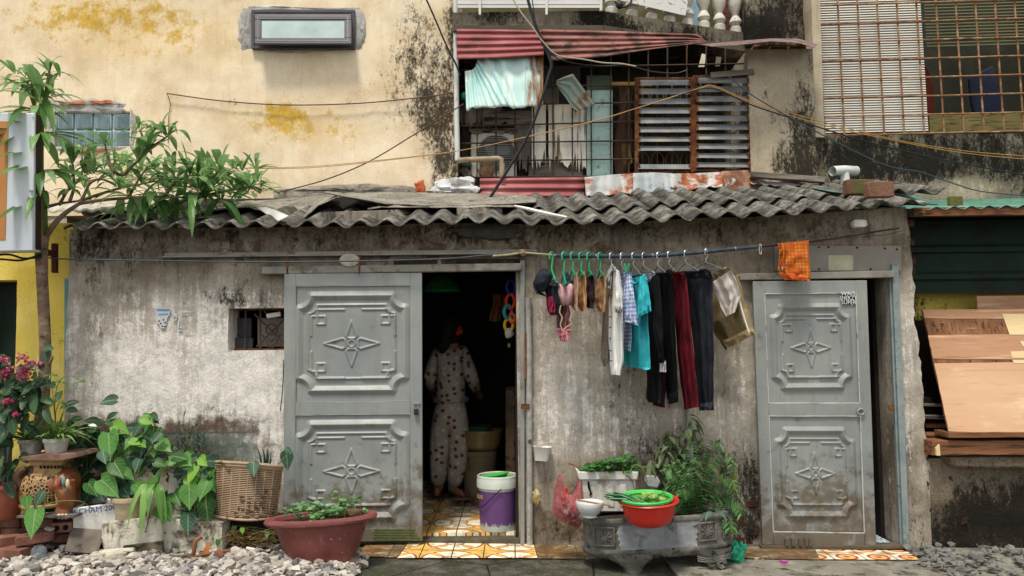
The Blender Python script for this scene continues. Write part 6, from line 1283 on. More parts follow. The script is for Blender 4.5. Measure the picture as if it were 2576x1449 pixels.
tag(MB().box(P(552, 1394, -.62), (.06, .05, .035), Matrix.Rotation(.5, 3, 'Y')).build('brick_chip', M_redb, bevel=.006), 'small orange brick chip among the gravel', 'brick chip')
gls = Mt('bottle_glass', .03, 0, .6); gls.col('8d9a9a'); gls.set('Alpha', .35)
mb = MB(); mb.ell(P(98, 1390, -.66), (.05, .03, .05), n=20, m=14); tag(mb.build('glass_bulb', gls, smooth=True), 'clear round glass bulb lying before the brick pile', 'glass bulb')
# ================= doorway: person and kitchen things =================
M_skin = gm('skin', ['7a4e38', '8e5f46'], 8, .5, bump=None)
M_hair = gm('black_hair', ['0b0908', '13100e'], 30, .8, st=(1, 1, .1))
M_paj = Mt('bear_print', .9, 0, .1)
m = M_paj; q3 = m.sep(); v_ = m.n('TexVoronoi', {'Vector': m.n('CombineXYZ', {0: q3[0], 1: q3[2]}).outputs[0], 'Scale': 18., 'Randomness': .75}, voronoi_dimensions='2D'); dd = m.ma('ADD', v_.outputs['Distance'], m.ma('MULTIPLY_ADD', m.noise(45, 2), .5, -.25)); cc = m.n('SeparateColor', {0: v_.outputs['Color']}).outputs
bcol = m.mix(m.ma('GREATER_THAN', cc[0], .5), '5a3a26', 'b3a08c'); v2 = m.n('TexVoronoi', {'Vector': m.n('CombineXYZ', {0: q3[0], 1: q3[2]}).outputs[0], 'Scale': 31., 'Randomness': .9}, voronoi_dimensions='2D'); base = m.cols(m.noise(5), ['827f77', '928f86', '9c998f'])
base = m.mix(m.ma('MULTIPLY', m.ma('LESS_THAN', v2.outputs['Distance'], .16), .5), base, 'a06a5a'); m.col(m.mix(m.ma('MULTIPLY', m.ma('LESS_THAN', dd, .27), m.ma('GREATER_THAN', cc[1], .12)), base, bcol)); m.bump(m.noise(18, 5, .6, (1, 1, .6)), .6, .02)
M_cuff = gm('grey_cuff', ['4f5150', '5c5e5c'], 40, .9, st=(1, 1, .1))
def skin(name, chains, mat, parent, sub=2, root=0):
    """chains: lists of (point, radius); a chain may start at a shared joint to branch from it"""
    me = bpy.data.meshes.new(name); vs = []; es = []; rs = []; key = {}
    o = ORG[parent.name] if parent else V((0, 0, 0))
    for ch in chains:
        pv = None
        for p, r in ch:
            k = tuple(round(q, 4) for q in p)
            if k not in key: key[k] = len(vs); vs.append(V(p)-o); rs.append(r)
            i = key[k]
            if pv is not None and pv != i: es.append((pv, i))
            pv = i
    me.from_pydata(vs, es, []); ob = bpy.data.objects.new(name, me); COL.objects.link(ob)
    sk = ob.modifiers.new('k', 'SKIN'); sk.use_smooth_shade = True
    lay = me.skin_vertices[0].data if me.skin_vertices else None
    if lay is None:
        bm = bmesh.new(); bm.from_mesh(me); bm.verts.layers.skin.verify(); bm.to_mesh(me); bm.free(); lay = me.skin_vertices[0].data
    for i, r in enumerate(rs):
        r = tuple(q*1.12 for q in r) if isinstance(r, tuple) else r*1.12
        lay[i].radius = r if isinstance(r, tuple) else (r, r); lay[i].use_root = (i == root)
    ss_ = ob.modifiers.new('u', 'SUBSURF'); ss_.levels = sub; ss_.render_levels = sub
    dg = bpy.context.evaluated_depsgraph_get(); nm = bpy.data.meshes.new_from_object(ob.evaluated_get(dg)); bpy.data.objects.remove(ob)
    nm.name = name; nm.materials.clear(); nm.materials.append(mat.m); nm.polygons.foreach_set('use_smooth', [True]*len(nm.polygons))
    ob = bpy.data.objects.new(name, nm); COL.objects.link(ob)
    if parent: ob.parent = parent; ORG[ob.name] = o
    return ob
YP = 1.15
pz = lambda x, y, dy=0: tuple(P(x, y, YP+dy))
per = thing('person', 'person in grey bear print pyjamas standing with their back turned in the dark doorway', 'person', P(1132, 1255, YP))
pel = pz(1133, 1040); sp1 = pz(1134, 990); sp2 = pz(1134, 930); sp3 = pz(1134, 893); nk = pz(1135, 868); hd0 = pz(1135, 852); hd = pz(1136, 822, .02); hd2 = pz(1136, 802, .01)
rs_, re_, rw_ = pz(1166, 888), pz(1187, 950, -.03), pz(1200, 984, .26); ls_, le_, lw_ = pz(1100, 888), pz(1081, 950, -.03), pz(1092, 984, .26)
rk, ra, rt = pz(1153, 1150, -.02), pz(1141, 1232), pz(1168, 1246, -.12); lk, la, lt = pz(1104, 1150, .0), pz(1103, 1228, .06), pz(1098, 1242, -.05)
rh_, lh_ = pz(1153, 1055), pz(1114, 1055)
def hand(w, d):
    w = V(w); d = V(d).normalized(); pm = w+d*.05; out = []; s_ = d.cross(V((0, 0, 1))).normalized(); k = tuple(w); p_ = tuple(pm); out.append([(k, .024), (p_, (.032, .016))])
    for i, (l, o_) in enumerate(((.062, -.024), (.072, -.008), (.068, .008), (.052, .022))):
        a = pm+s_*o_+d*.02; b_ = a+d*l*.55-V((0, 0, .008)); c_ = b_+d*l*.4-V((0, 0, .022)); out.append([(p_, (.032, .016)), (tuple(a), .0095), (tuple(b_), .0085), (tuple(c_), .0065)])
    a = w+d*.025-s_*.035; out.append([(k, .024), (tuple(a), .011), (tuple(a+d*.035-s_*.01-V((0, 0, .012))), .009)]); return out
def lp(a, b_, t): return tuple(V(a).lerp(V(b_), t))
arm = lambda s, e, w: [(sp3, (.10, .075)), (s, .05), (lp(s, e, .5), .05), (e, .043), (lp(e, w, .55), .038), (w, .025)]
body = [[(pel, (.11, .08)), (sp1, (.09, .07)), (sp2, (.11, .08)), (sp3, (.10, .075)), (nk, .055), (hd0, .058), (hd, (.075, .085)), (hd2, (.065, .07))], arm(rs_, re_, rw_), arm(ls_, le_, lw_),
        [(pel, (.11, .08)), (rh_, .075), (lp(rh_, rk, .5), .07), (rk, .06), (lp(rk, ra, .4), .058), (ra, .036), (rt, (.036, .022))], [(pel, (.11, .08)), (lh_, .075), (lp(lh_, lk, .5), .07), (lk, .06), (lp(lk, la, .4), .058), (la, .036), (lt, (.036, .022))]]
body += hand(rw_, V(rw_)-V(re_)+V((.05, .05, 0)))+hand(lw_, V(lw_)-V(le_))
skin('body', body, M_skin, per)
armc = lambda s, e, w: [(sp3, (.14, .105)), (s, .07), (lp(s, e, .5), .062), (e, .055), (lp(e, w, .5), .05), (lp(e, w, .85), .042)]
hem = pz(1133, 1022)
skin('pyjama_top', [[(hem, (.165, .125)), (sp1, (.16, .12)), (sp2, (.165, .12)), (sp3, (.14, .105)), (lp(sp3, nk, .6), .075)], armc(rs_, re_, rw_), armc(ls_, le_, lw_)], M_paj, per)
lgc = lambda h, k, a: [(pz(1133, 1038), (.175, .14)), (h, .112), (lp(h, k, .5), .1), (k, .078), (lp(k, a, .5), .075), (lp(a, k, .06), .058)]
skin('pyjama_trousers', [[(pz(1133, 985), (.12, .09)), (pz(1133, 1012), (.15, .115)), (pz(1133, 1038), (.175, .14))], lgc(rh_, rk, ra), lgc(lh_, lk, la)], M_paj, per)
mb = MB(); mb.lathe(P(1133, 1006, YP), [(.15, -.02), (.158, 0), (.152, .03)], 30, sy=.76, cap=False); mb.build('waistband', M_cuff, per, True)
for a, r in ((ra, .047), (la, .047)): mb = MB(); mb.tube([V(a)+V((0, 0, .0)), V(a)+V((0, 0, .05))], r, 14, cap=False); mb.build('trouser_cuff', M_cuff, per, True)
mb = MB(); mb.ell(P(1136, 818, YP+.0), (.092, .1, .115), wob=.06, n=20, m=14); mb.tube(sm([P(1130, 812, YP-.08), P(1124, 838, YP-.11), P(1116, 868, YP-.135), P(1112, 886, YP-.13)]), [.075, .068, .05, .02], 10); mb.ell(P(1135, 850, YP-.03), (.07, .06, .06)); mb.build('hair', M_hair, per, True, ang=180)
mb = MB()
for k in range(5): mb.ell(P(1156+R.uniform(-4, 4), 832+R.uniform(-7, 7), YP-.07), (.02, .015, .022), wob=.3, n=10, m=8)
mb.build('hair_tie', gm('red_scrunchie', ['8a1c12', 'b0301c'], 12, .8), per, True)
mb = MB(); mb.lathe(V(rt)+V((.0, .03, -.027)), [(0, -.006), (.055, -.006), (.056, .006), (0, .006)], 18, sy=2.1, rot=Matrix.Rotation(-1.1, 3, 'Z')); mb.tube(sm([V(rt)+V((-.02, .03, .0)), V(rt)+V((.02, -.03, .03)), V(rt)+V((.05, .01, -.01))]), .006, 6); mb.build('flip_flop', gm('tan_rubber', ['5e4a38', '7a634c'], 6, .7), per, True)
# kitchen things
zf = .05
brl = thing('barrel', 'pale ribbed plastic barrel under a wide bowl in the dark kitchen', 'barrel', V((P(1207, 1200, 1.2).x, 1.2, zf)))
MB().lathe((P(1207, 1200, 1.2).x, 1.2, zf), [(0, 0), (.115, 0), (.12, .02), (.145, .36), (.15, .37), (.15, .39), (.143, .395), (.15, .41), (.152, .44), (.14, .44), (.135, .05), (0, .05)], 36).build('barrel_body', gm('dim_cream_plastic', ['5f5644', '746a55'], 5, .5, dirt=[('3d3424', .55, .72, 8)], bump=None), brl, True)
tag(MB().lathe((P(1212, 1200, 1.17).x, 1.17, zf+.445), [(0, 0), (.11, 0), (.15, .03), (.17, .1), (.178, .16), (.19, .165), (.188, .172), (.17, .165), (.14, .05), (0, .02)], 40).build('bowl', gm('brass_bowl', ['5f5234', '7a6a44'], 5, .4, bump=None, spec=.6), smooth=True), 'wide brownish bowl set on top of the barrel', 'bowl')
tag(MB().lathe((P(1205, 1070, 1.2).x, 1.2, zf+.60), [(.0, .0), (.10, .0), (.105, .03), (.11, .045), (.1, .05), (0, .04)], 30).build('dish', gm('green_dish', ['1f3b2a', '2d5038'], 5, .4, bump=None), smooth=True), 'dim green dish lying in the wide bowl', 'dish')
tag(MB().rect(1272, 975, 1296, 1300, .55, .12).build('wood_post', gm('worn_yellow_wood', ['3a2d1c', '574530', '6b573d'], 7, .85, dirt=[('241a10', .5, .65, 12)], st=(1, 1, .3)), bevel=.006), 'worn brownish post standing inside the doorway', 'post')
tag(MB().lathe((P(1240, 1200, 1.0).x, 1.0, zf), [(0, 0), (.03, 0), (.032, .1), (.03, .14), (.012, .18), (.012, .21), (0, .21)], 16).build('bottle', gls, smooth=True), 'clear plastic bottle standing beside the barrel', 'bottle')
bk_ = thing('bucket', 'white paint bucket with purple label in the doorway', 'bucket', V((P(1249, 1300, -.02).x, .16, .05)))
cB = V((P(1252, 1300, .14).x, .20, .052)); sB = mpp(.16)
def bp_(pr, n, mt, **k): MB().lathe(cB, [(r_*sB, z*sB) for r_, z in pr], 40, **k).build(n, mt, bk_, True)
bp_([(0, 0), (43, 0), (44, 3), (48, 104), (52, 104), (52, 122), (51, 124), (51, 131), (49, 133), (47, 131), (46, 100), (42, 6), (0, 6)], 'bucket_body', gm('bucket_white', ['a9b0a8', 'bcc2ba', 'c6cbc3'], 5, .45, dirt=[('7d7d70', .58, .75, 8)], bump=None))
mlab = Mt('purple_label', .4); mm = mlab; zz = mm.sep()[2]; rim_ = mm.ma('ADD', mm.ma('MULTIPLY', mm.noise(28, 6, .75, (1, 1, .7)), .20), mm.ma('SUBTRACT', zz, .04)); wear = mm.ss(rim_, .165, .15)
mlab.col(mm.mix(wear, mm.cols(mm.noise(3), ['573a69', '674779']), 'a8b0a8'))
bp_([(44.6, 12), (48.4, 97)], 'bucket_label', mlab, cap=False)
text('LOR', .042, (cB.x-43*sB, cB.y-21*sB, cB.z+82*sB), gm('yellow_ink', ['c0a040'], 5, .6, bump=None), bk_, 'lettering', (PI/2, 0, -1.05))
MB().tube(sm([cB+V((-52*sB, -5*sB, 70*sB)), cB+V((-40*sB, -34*sB, 60*sB)), cB+V((-18*sB, -50*sB, 80*sB)), cB+V((10*sB, -53*sB, 106*sB))]), .0035, 6).build('bucket_handle', M_cable, bk_, True)
M_gpl = gm('green_plastic_bright', ['3a9a3c', '4cb04a'], 4, .4, bump=None)
tag(MB().lathe(cB+V((-.02, -.02, 128*sB)), [(0, -.01), (.08, -.01), (.105, .012), (.108, .018), (.1, .016), (0, .0)], 30, sy=.7, rot=Matrix.Rotation(-.16, 3, 'Y')).build('green_plate', M_gpl, smooth=True), 'bright green plastic plate stuck in the bucket mouth', 'plate')
tag(MB().box(cB+V((.055, -.03, 126*sB)), (.12, .05, .03)).build('green_tray', M_gpl, bevel=.008), 'small green tray lying beside the plate in the bucket', 'tray')
# hanging things
def torus(c, r, t, rx, rz, mb): 
    ro = Matrix.Rotation(rz, 3, 'Z') @ Matrix.Rotation(rx, 3, 'X'); mb.tube([V(c)+ro @ V((r*math.cos(a), 0, r*1.5*math.sin(a))) for a in [i*PI/8 for i in range(17)]], t, 8, cap=False)
for i, (cl, lab, x, y, r, t) in enumerate((('1f2f7a', 'blue cloth loop at the top of the hanging chain of loops', 1286, 722, .034, .014), ('c03a1e', 'orange red cloth loop second in the hanging chain', 1284, 758, .036, .013), ('2a8a90', 'turquoise cloth loop third in the hanging chain', 1278, 785, .034, .014), ('d8452a', 'short orange loop lying across the turquoise one', 1288, 800, .022, .011), ('c9a51e', 'yellow cloth loop at the foot of the hanging chain', 1280, 818, .032, .012))):
    mb = MB(); torus(P(x, y, .3), r, t, 0, (.3, -.5, .6, -.3, .2)[i], mb); tag(mb.build('cloth_loop', gm('loop%d' % i, [cl], 5, .8, bump=(60, .4)), smooth=True), lab, 'cloth loop', 'cloth loops hanging in the doorway')
mb = MB(); mb.ell(P(1281, 838, .3), (.03, .02, .035), wob=.6); tag(mb.build('net_bag', gm('white_net', ['a8a498', 'c0bcb0'], 20, .8), smooth=True), 'small white net bag at the end of the hanging loops', 'bag')
mb = MB()
mb.grid(lambda u, v: P(1240+26*u+4*math.sin(v*5)-4*v, 740+70*v*(1-.1*abs(u-.5)), .55+.03*math.sin(u*9)), 10, 10); tag(mb.build('patterned_bag', gm('brown_batik', ['3a1a10', '6b3f20', '2a140c'], 26, .9, bump=None), smooth=True, solid=.01), 'brown patterned cloth bag hanging in the dark doorway', 'bag')
mg = Mt('green_mesh', .5); mg.col('1f7a34'); mg.set('Alpha', mg.ss(mg.voro(60, None, 'DISTANCE_TO_EDGE', 'Distance', .2), .16, .1))
hc = thing('green_food_cover', 'green mesh food cover hanging high in the dark room', 'food cover', P(1112, 735, .9))
MB().lathe(P(1112, 732, .9), [(.15, 0), (.13, .05), (.09, .1), (.03, .13)], 30, cap=False).build('cover_mesh', mg, hc, True)
mb = MB(); mb.lathe(P(1112, 732, .9), [(.15, -.005), (.158, 0), (.15, .006)], 30, cap=False); mb.lathe(P(1108, 697, .9), [(.0, 0), (.03, 0), (.03, .01), (0, .012)], 12); mb.build('cover_rim', gm('green_rim', ['1f8a3a', '2fa04a'], 5, .4, bump=None), hc, True)
tag(MB().tube([P(1277, 868, .5), P(1284, 868, .5)], .02, 14).build('metal_cup', gm('brass_metal', ['8a7450', 'b09a74'], 5, .3, bump=None, metal=.8)), 'small shiny metal cup hanging inside the doorway', 'cup')
# cloth roll on rail, papers on wall
mb = MB(); 
for k in range(5): mb.tube([P(879+(22-k*4)*math.cos(t)-k*1, 655+(13-k*2.4)*math.sin(t)+k, -.075+.004*k) for t in [i*PI/10 for i in range(21)]], .011, 8)
tag(mb.build('cloth_roll', gm('beige_cloth', ['9a9080', 'b5ab9b', 'c5bcad'], 14, .95, bump=(40, .5)), smooth=True, ang=180), 'rolled beige cloth stuck behind the upper door rail', 'cloth roll')
M_paper = gm('torn_paper', ['b5b9bb', 'cacdcf'], 9, .9, bump=None)
pp_ = thing('torn_poster', 'torn white notice with blue heading left on the plaster wall', 'poster', P(411, 825, -.01))
MB().prism([(391, 774), (429, 775), (426, 792), (421, 800), (415, 826), (404, 826), (400, 815), (393, 812)], -.012, .003).build('paper', M_paper, pp_)
mb = MB(); mb.prism([(394, 777), (427, 777), (425, 783), (394, 782)], -.0135, .001); mb.prism([(398, 790), (423, 788), (421, 792), (398, 793)], -.0135, .001); mb.build('blue_print', gm('faded_blue', ['5f8fae'], 5, .8, bump=None), pp_)
mb = MB()
for x, y in ((398, 806), (402, 812), (409, 803), (413, 810), (406, 819), (412, 820)): mb.rect(x, y, x+4, y+3, -.0135, .001)
mb.build('print', M_black, pp_)
p2 = thing('torn_poster', 'remains of a white notice with a bare middle, right of the blue headed one', 'poster', P(460, 830, -.01)); mb = MB()
for q in ([(448, 783), (482, 783), (482, 786), (448, 786)], [(436, 788), (444, 788), (444, 806), (436, 806)], [(447, 805), (450, 805), (452, 834), (446, 834)], [(452, 818), (456, 822), (458, 832), (453, 832)], [(458, 832), (482, 833), (482, 834.5), (458, 834)]): mb.prism(q, -.012, .003)
mb.build('paper', M_paper, p2)
mb = MB()
for x, y in ((438, 796), (438, 800), (449, 820), (449, 826), (454, 826)): mb.rect(x, y, x+3, y+2.4, -.0135, .001)
mb.build('print', M_black, p2)
stk = thing('sticker', 'black square sticker lettered in white on the right grey door', 'sticker', P(2132, 770, -.09))
mb = MB(); mb.prism([(2115, 733), (2151, 731), (2152, 766), (2118, 767)], -.0735, .002); mb.build('sticker_base', gm('black_vinyl', ['0c0d12'], 5, .4, bump=None), stk)
M_vin = gm('white_vinyl', ['d0d2d4'], 5, .4, bump=None)
for s_, x, y, w_ in (('WAiS', 2133, 739, 1.02), ('SNEKZY', 2134, 750, .8), ('SUPER', 2135, 761, .92)): text(s_, .042, P(x, y, -.0755), M_vin, stk, 'lettering', (PI/2, .01, 0), .0012, w_)
# ================= cables and wires =================
cable('thick_cable', 'thick black cable bending down across the turquoise sheet', [(1320, -30), (1340, 42), (1358, 90), (1386, 156), (1379, 194), (1358, 264), (1323, 351), (1275, 431), (1231, 500)], .9, .014, M_cable)
cable('beige_cable', 'beige wire swooping from the top over the red awning', [(1280, -20), (1310, 30), (1341, 70), (1365, 104), (1403, 139), (1466, 149), (1518, 158), (1560, 160), (1600, 167)], .88, .006, M_beige)
cable('grey_cable', 'thin dark wire hanging beside the thick black cable', [(1337, -20), (1348, 60), (1370, 110), (1400, 145), (1450, 160), (1520, 166), (1574, 164), (1640, 180), (1700, 184), (1728, 176)], .9, .005, M_cable)
cable('black_cable', 'black cable running down to the top of the white downpipe', [(1064, -20), (1092, 42), (1122, 112), (1148, 164), (1157, 190)], 1.25, .009, M_cable)
cable('rusty_wire', 'rusty wire sagging from a nail across the cream wall', [(420, 235), (560, 254), (720, 264), (900, 260), (1060, 245), (1152, 232)], 1.36, .0055, M_wire)
cable('rusty_wire', 'short wire end hanging down the wall from the nail', [(420, 235), (428, 260), (424, 300), (423, 360)], 1.385, .003, M_wire)
cable('brown_wire', 'brown wire rising from the felt roof to the downpipe', [(699, 484), (816, 453), (929, 406), (1046, 336), (1110, 296), (1166, 262)], 1.2, .0055, M_wire)
for i, (dy, lab) in enumerate(((0, 'upper yellow wire strung low over the cream wall'), (5, 'lower yellow wire strung low over the cream wall'))):
    cable('yellow_wire', lab, [(480, 423-dy*.5), (756, 420+dy*.6), (1000, 398+dy*.4), (1200, 371), (1478, 308+dy*.3), (1596, 274), (1773, 217+dy*.4)], 1.15, .0034, M_ywire, group='yellow wires')
cable('yellow_wire', 'upper yellow wire sagging right from the louvre windows', [(1773, 216), (1800, 217), (1888, 254), (2074, 308), (2262, 353), (2430, 380), (2600, 394)], 1.1, .0034, M_ywire, group='yellow wires')
cable('yellow_wire', 'lower yellow wire sagging right from the louvre windows', [(1773, 218), (1800, 220), (1888, 258), (2074, 315), (2316, 367), (2450, 388), (2600, 402)], 1.1, .0034, M_ywire, group='yellow wires')
cable('dark_wire', 'dark wire sagging just below the two yellow wires at right', [(1705, 240), (1790, 222), (1888, 263), (1965, 289), (2160, 351), (2355, 398), (2600, 445)], 1.1, .006, M_cable)
cable('twisted_wire', 'blue grey wire drooping from the pillar to the green roof', [(1830, 190), (1887, 236), (1960, 280), (2055, 332), (2199, 404), (2260, 424), (2316, 433), (2400, 462), (2472, 482), (2600, 494)], 1.0, .005, M_bwire)
cable('washing_line', 'thin blue grey line crossing the shack from the tree to the door', [(116, 648), (174, 652), (347, 655), (629, 659), (883, 657), (1060, 653), (1137, 650), (1226, 642), (1250, 644)], -.16, .0055, M_bwire)
cable('rope', 'pale twisted rope tied between the washing line and the pole', [(1240, 644), (1280, 641), (1315, 636), (1345, 638), (1382, 641), (1404, 643)], -.2, .008, gm('rope', ['8f8068', 'a89a80'], 60, .9))
mb = MB(); mb.ell(P(1315, 636, -.2), (.03, .02, .02), wob=.5); mb.ell(P(1246, 644, -.18), (.02, .015, .012), wob=.5); tag(mb.build('rope_knot', gm('knot', ['6b5540', '8f7a5f'], 30, .9), smooth=True), 'knots of rope tied above the left door frame', 'knot')
cable('tree_cable', 'black cables tied to the tree trunk at the left', [(-40, 655), (0, 652), (50, 655), (90, 645), (104, 640)], -.28, .008, M_cable)
cable('tree_cable', 'upper black cable loop running left from the tree trunk', [(-40, 645), (20, 640), (60, 650), (104, 646)], -.3, .008, M_cable)
cable('cord', 'dark cord carrying the pole end past the orange towel', [(1900, 621), (1960, 615), (2036, 607), (2140, 593), (2200, 583), (2262, 574)], -.16, .007, M_cable)
cable('thin_wire', 'thin wire tied to the wall above the vent board', [(1404, 650), (1700, 640), (1960, 618), (2140, 598), (2230, 590), (2266, 580)], -.10, .003, M_wire)
cable('ceiling_wire', 'green garden wire hanging down beside the left door', [(714, 905), (712, 960), (709, 1000), (705, 1034)], -.03, .004, gm('green_wire', ['1f4a40'], 5, .6, bump=None))
lt = thing('bulb_holder', 'pale energy saving bulb with bent tubes under the right eave', 'lamp', P(2160, 563, -.04)); mb = MB(); mb.lathe(P(2152, 563, -.03), [(0, -.05), (.03, -.05), (.032, 0), (.025, .01), (0, .012)], 20, rot=Matrix.Rotation(PI/2, 3, 'X')); mb.build('lamp_base', M_white, lt, True)
mb = MB()
for dy in (-6, 0, 6): mb.tube(sm([P(2150, 562+dy*.9, -.1), P(2168+abs(dy)*.4, 562+dy, -.12), P(2178, 562+dy*.6, -.1)]), .011, 7)
mb.build('lamp_tube', gm('lamp_white', ['e0ddd0'], 5, .3, bump=None), lt, True)
# ================= clothes line =================
YL = -.30
pole_pts = [(1398, 643), (1480, 644), (1566, 644), (1647, 643), (1720, 638), (1777, 633), (1849, 626), (1912, 620)]
M_polew = gm('blue_wrapped_pole', ['1f2a34', '2c3a46', '3b4a55'], 18, .7, streak=[('5f6e78', .58, .72, 30, (1, 1, 2))], bump=(50, .5))
pl_o = tag(MB().tube(sm([P(x, y, YL) for x, y in pole_pts]), [.0135]*7+[.011], 12).build('clothes_pole', M_polew, smooth=True), 'dark blue cloth wrapped pole carrying all the hangers', 'pole')
mb = MB()
for x in (1498, 1560, 1640, 1776, 1848, 1912): mb.tube([P(x+.6*k, xint(pole_pts, x), YL)+V((0, .0155*math.cos(k*1.05), .0155*math.sin(k*1.05))) for k in range(7)], .0025, 4)
mb.build('tie', M_beige, pl_o, True)
tag(MB().tube(sm([P(1912, 614, -.3), P(1910, 622, -.31), P(1911, 638, -.31), P(1915, 637, -.3), P(1915, 622, -.29)]), .0024, 6).build('clothes_peg', M_balu, smooth=True), 'white plastic peg clipped at the right end of the pole', 'peg')
M_gh = gm('green_hanger', ['0f7a50', '1c9462', '3ab070'], 5, .35, bump=None); M_wh = gm('steel_wire', ['8f9496', 'aab0b2'], 5, .3, bump=None, metal=.6)
def hanger(x, lab, neck, L, Rr, mat, r, dn=25):
    y = xint(pole_pts, x); py = y-1; t = thing('hanger', lab, 'hanger', P(x, y, YL), 'hangers on the pole')
    mb = MB(); mb.tube(sm([P(x-4, py+10, YL-.012), P(x-4.5, py-2, YL-.012), P(x, py-7.5, YL), P(x+4.5, py-2, YL+.012), P(x+3, py+10, YL+.01), P(neck[0], neck[1]-8, YL), P(*neck, YL)]), r, 7); mb.build('hook', mat, t, True)
    mb = MB(); mb.tube([P(*L, YL+.17), P(*neck, YL), P(*Rr, YL-.19)], r, 7)
    if L[1]-neck[1] > 5: mb.tube([P(*L, YL+.17), P(*Rr, YL-.19)], r, 6)
    mb.build('arms', mat, t, True)
gh = [(1387, 'green hanger at the left end holding the dark cap', (1388, 680), (1382, 702), (1397, 704)), (1418, 'pale green hanger holding the pink bra', (1418, 690), (1412, 712), (1424, 714)), (1440, 'green hanger holding the narrow pale pink brief', (1441, 680), (1433, 696), (1447, 690)), (1461, 'green hanger holding the tan brief', (1462, 680), (1454, 694), (1468, 690)), (1481, 'bright green hanger holding the dark brown brief', (1482, 680), (1473, 700), (1490, 690)), (1509, 'green hanger holding the tan brief nearest the white shirt', (1510, 680), (1502, 704), (1518, 692))]
for x, lab, n_, l, r_ in gh: hanger(x, lab, n_, l, r_, M_gh, .006)
wh = [(1538, 'wire hanger holding the white shirt', (1538, 664), (1530, 684), (1548, 682)), (1565, 'wire hanger holding the blue gingham shirt', (1564, 668), (1556, 684), (1574, 682)), (1594, 'wire hanger holding the turquoise top', (1593, 668), (1584, 685), (1612, 690)), (1620, 'wire hanger holding the black jumper', (1618, 668), (1610, 686), (1640, 684)), (1657, 'wire hanger holding the black trousers', (1655, 668), (1645, 686), (1674, 684)), (1684, 'wire hanger holding the maroon trousers', (1683, 665), (1676, 684), (1700, 682)), (1726, 'wire hanger holding the charcoal trousers', (1725, 662), (1703, 682), (1757, 680)), (1778, 'wire hanger holding the khaki shorts', (1776, 660), (1732, 684), (1813, 674))]
for x, lab, n_, l, r_ in wh: hanger(x, lab, n_, l, r_, M_wh, .004)
def cloth(name, cs, sc_=9, rough=.9, bump=(14, .5), **k):
    m = gm(name, cs, sc_, rough, bump=None, spec=.15, **k); h = m.ma('ADD', m.noise(bump[0], 6, .6, (1.4, 1.4, .55), .6), m.ma('MULTIPLY', m.noise(260, 2), .12)); m.bump(h, bump[1], .03); return m
def drape(L, Rr, Yl, Yr, th=.03, folds=3, amp=.017, nu=40, nv=44, mb=None, seed=None, grow=1.6):
    mb = mb or MB(); sd_ = R.random()*40 if seed is None else seed
    def f(u, v):
        a = 2*PI*u; s = (1-math.cos(a))/2; l = ip(L, v); r_ = ip(Rr, v); s2 = -.07+1.14*s; px = lerp(l[0], r_[0], s2); py = lerp(l[1], r_[1], s2)
        g = .35+v*grow*.6
        fo = amp*g*(math.sin(folds*2*PI*s+sd_+v*1.3)+.6*math.sin(folds*3.7*PI*s+sd_*2-v*2.1)); Y = lerp(Yl, Yr, s)-th*math.sin(a)*(.55+.45*min(1, v*3))+fo+.012*nz(s*3+sd_, v*5)
        p = P(px, py, Y); p.x += .006*nz(s*2, v*6, sd_); return p
    mb.grid(f, nu, nv, True); return mb
def garment(name, lab, cat, mat, L, Rr, Yl=-.14, Yr=-.48, parent=None, **k):
    mb = drape(L, Rr, Yl, Yr, **k)
    if parent is not None: return mb.build(name, mat, parent, True, ang=180)
    return tag(mb.build(name, mat, smooth=True, ang=180), lab, cat)
G1 = gm('cap_navy', ['10141c', '1a2029', '252c36'], 9, .9, bump=(40, .4))
cp = thing('cap', 'dark navy cap hanging at the left end of the clothes pole', 'cap', P(1366, 740, -.3))
mb = MB(); mb.ell(P(1366, 706, -.3), (.058, .09, .082), Matrix.Rotation(.45, 3, 'Y'), wob=.22, n=22, m=16); mb.build('crown', G1, cp, True)
mb = MB(); mb.grid(lambda u, v: P(lerp(1342, 1350, u)+26*v*(.4+.6*u), lerp(722, 738, u)+lerp(0, 8, v), -.36+.1*v), 8, 8); mb.build('brim', G1, cp, True, solid=.006)
sk = thing('glove_bundle', 'bundle of dark socks with a grey top and crimson toe', 'socks', P(1390, 792, -.3))
garment('sock', '', '', gm('grey_black_knit', ['15171b', '202329', '2a2d33'], 18, .95), [(1377, 706), (1372, 730), (1378, 752), (1386, 770), (1392, 794)], [(1404, 706), (1402, 730), (1404, 760), (1408, 780), (1406, 792)], -.26, -.36, sk, th=.025, nv=24)
garment('sock', '', '', gm('crimson_knit', ['5a1228', '8a2040', '9c3a52'], 18, .95), [(1374, 745), (1376, 770), (1380, 785), (1386, 794)], [(1398, 745), (1396, 770), (1396, 785), (1394, 794)], -.3, -.34, sk, th=.02, nv=16)
garment('sock_top', '', '', gm('grey_knit', ['4a4d52', '63666b'], 18, .95), [(1376, 704), (1374, 718)], [(1406, 706), (1406, 720)], -.27, -.38, sk, th=.03, nv=6)
M_pink = cloth('pink_cup', ['b08a8c', 'c49d9e', 'cfacab']); M_pinkd = cloth('mauve_lining', ['6d4a4c', '84605f'])
br = thing('bra', 'pale pink bra folded on the pale green hanger, straps dangling', 'bra', P(1420, 862, -.3))
mb = MB(); mb.ell(P(1412, 742, -.31), (.032, .07, .08), Matrix.Rotation(-.2, 3, 'Y'), n=20, m=14); mb.ell(P(1431, 742, -.31), (.032, .07, .08), Matrix.Rotation(.2, 3, 'Y'), n=20, m=14); mb.build('cup', M_pink, br, True, ang=180)
garment('band', '', '', M_pinkd, [(1408, 762), (1404, 790), (1401, 815), (1406, 835)], [(1436, 762), (1434, 790), (1432, 815), (1432, 835)], -.24, -.34, br, th=.02, nv=20)
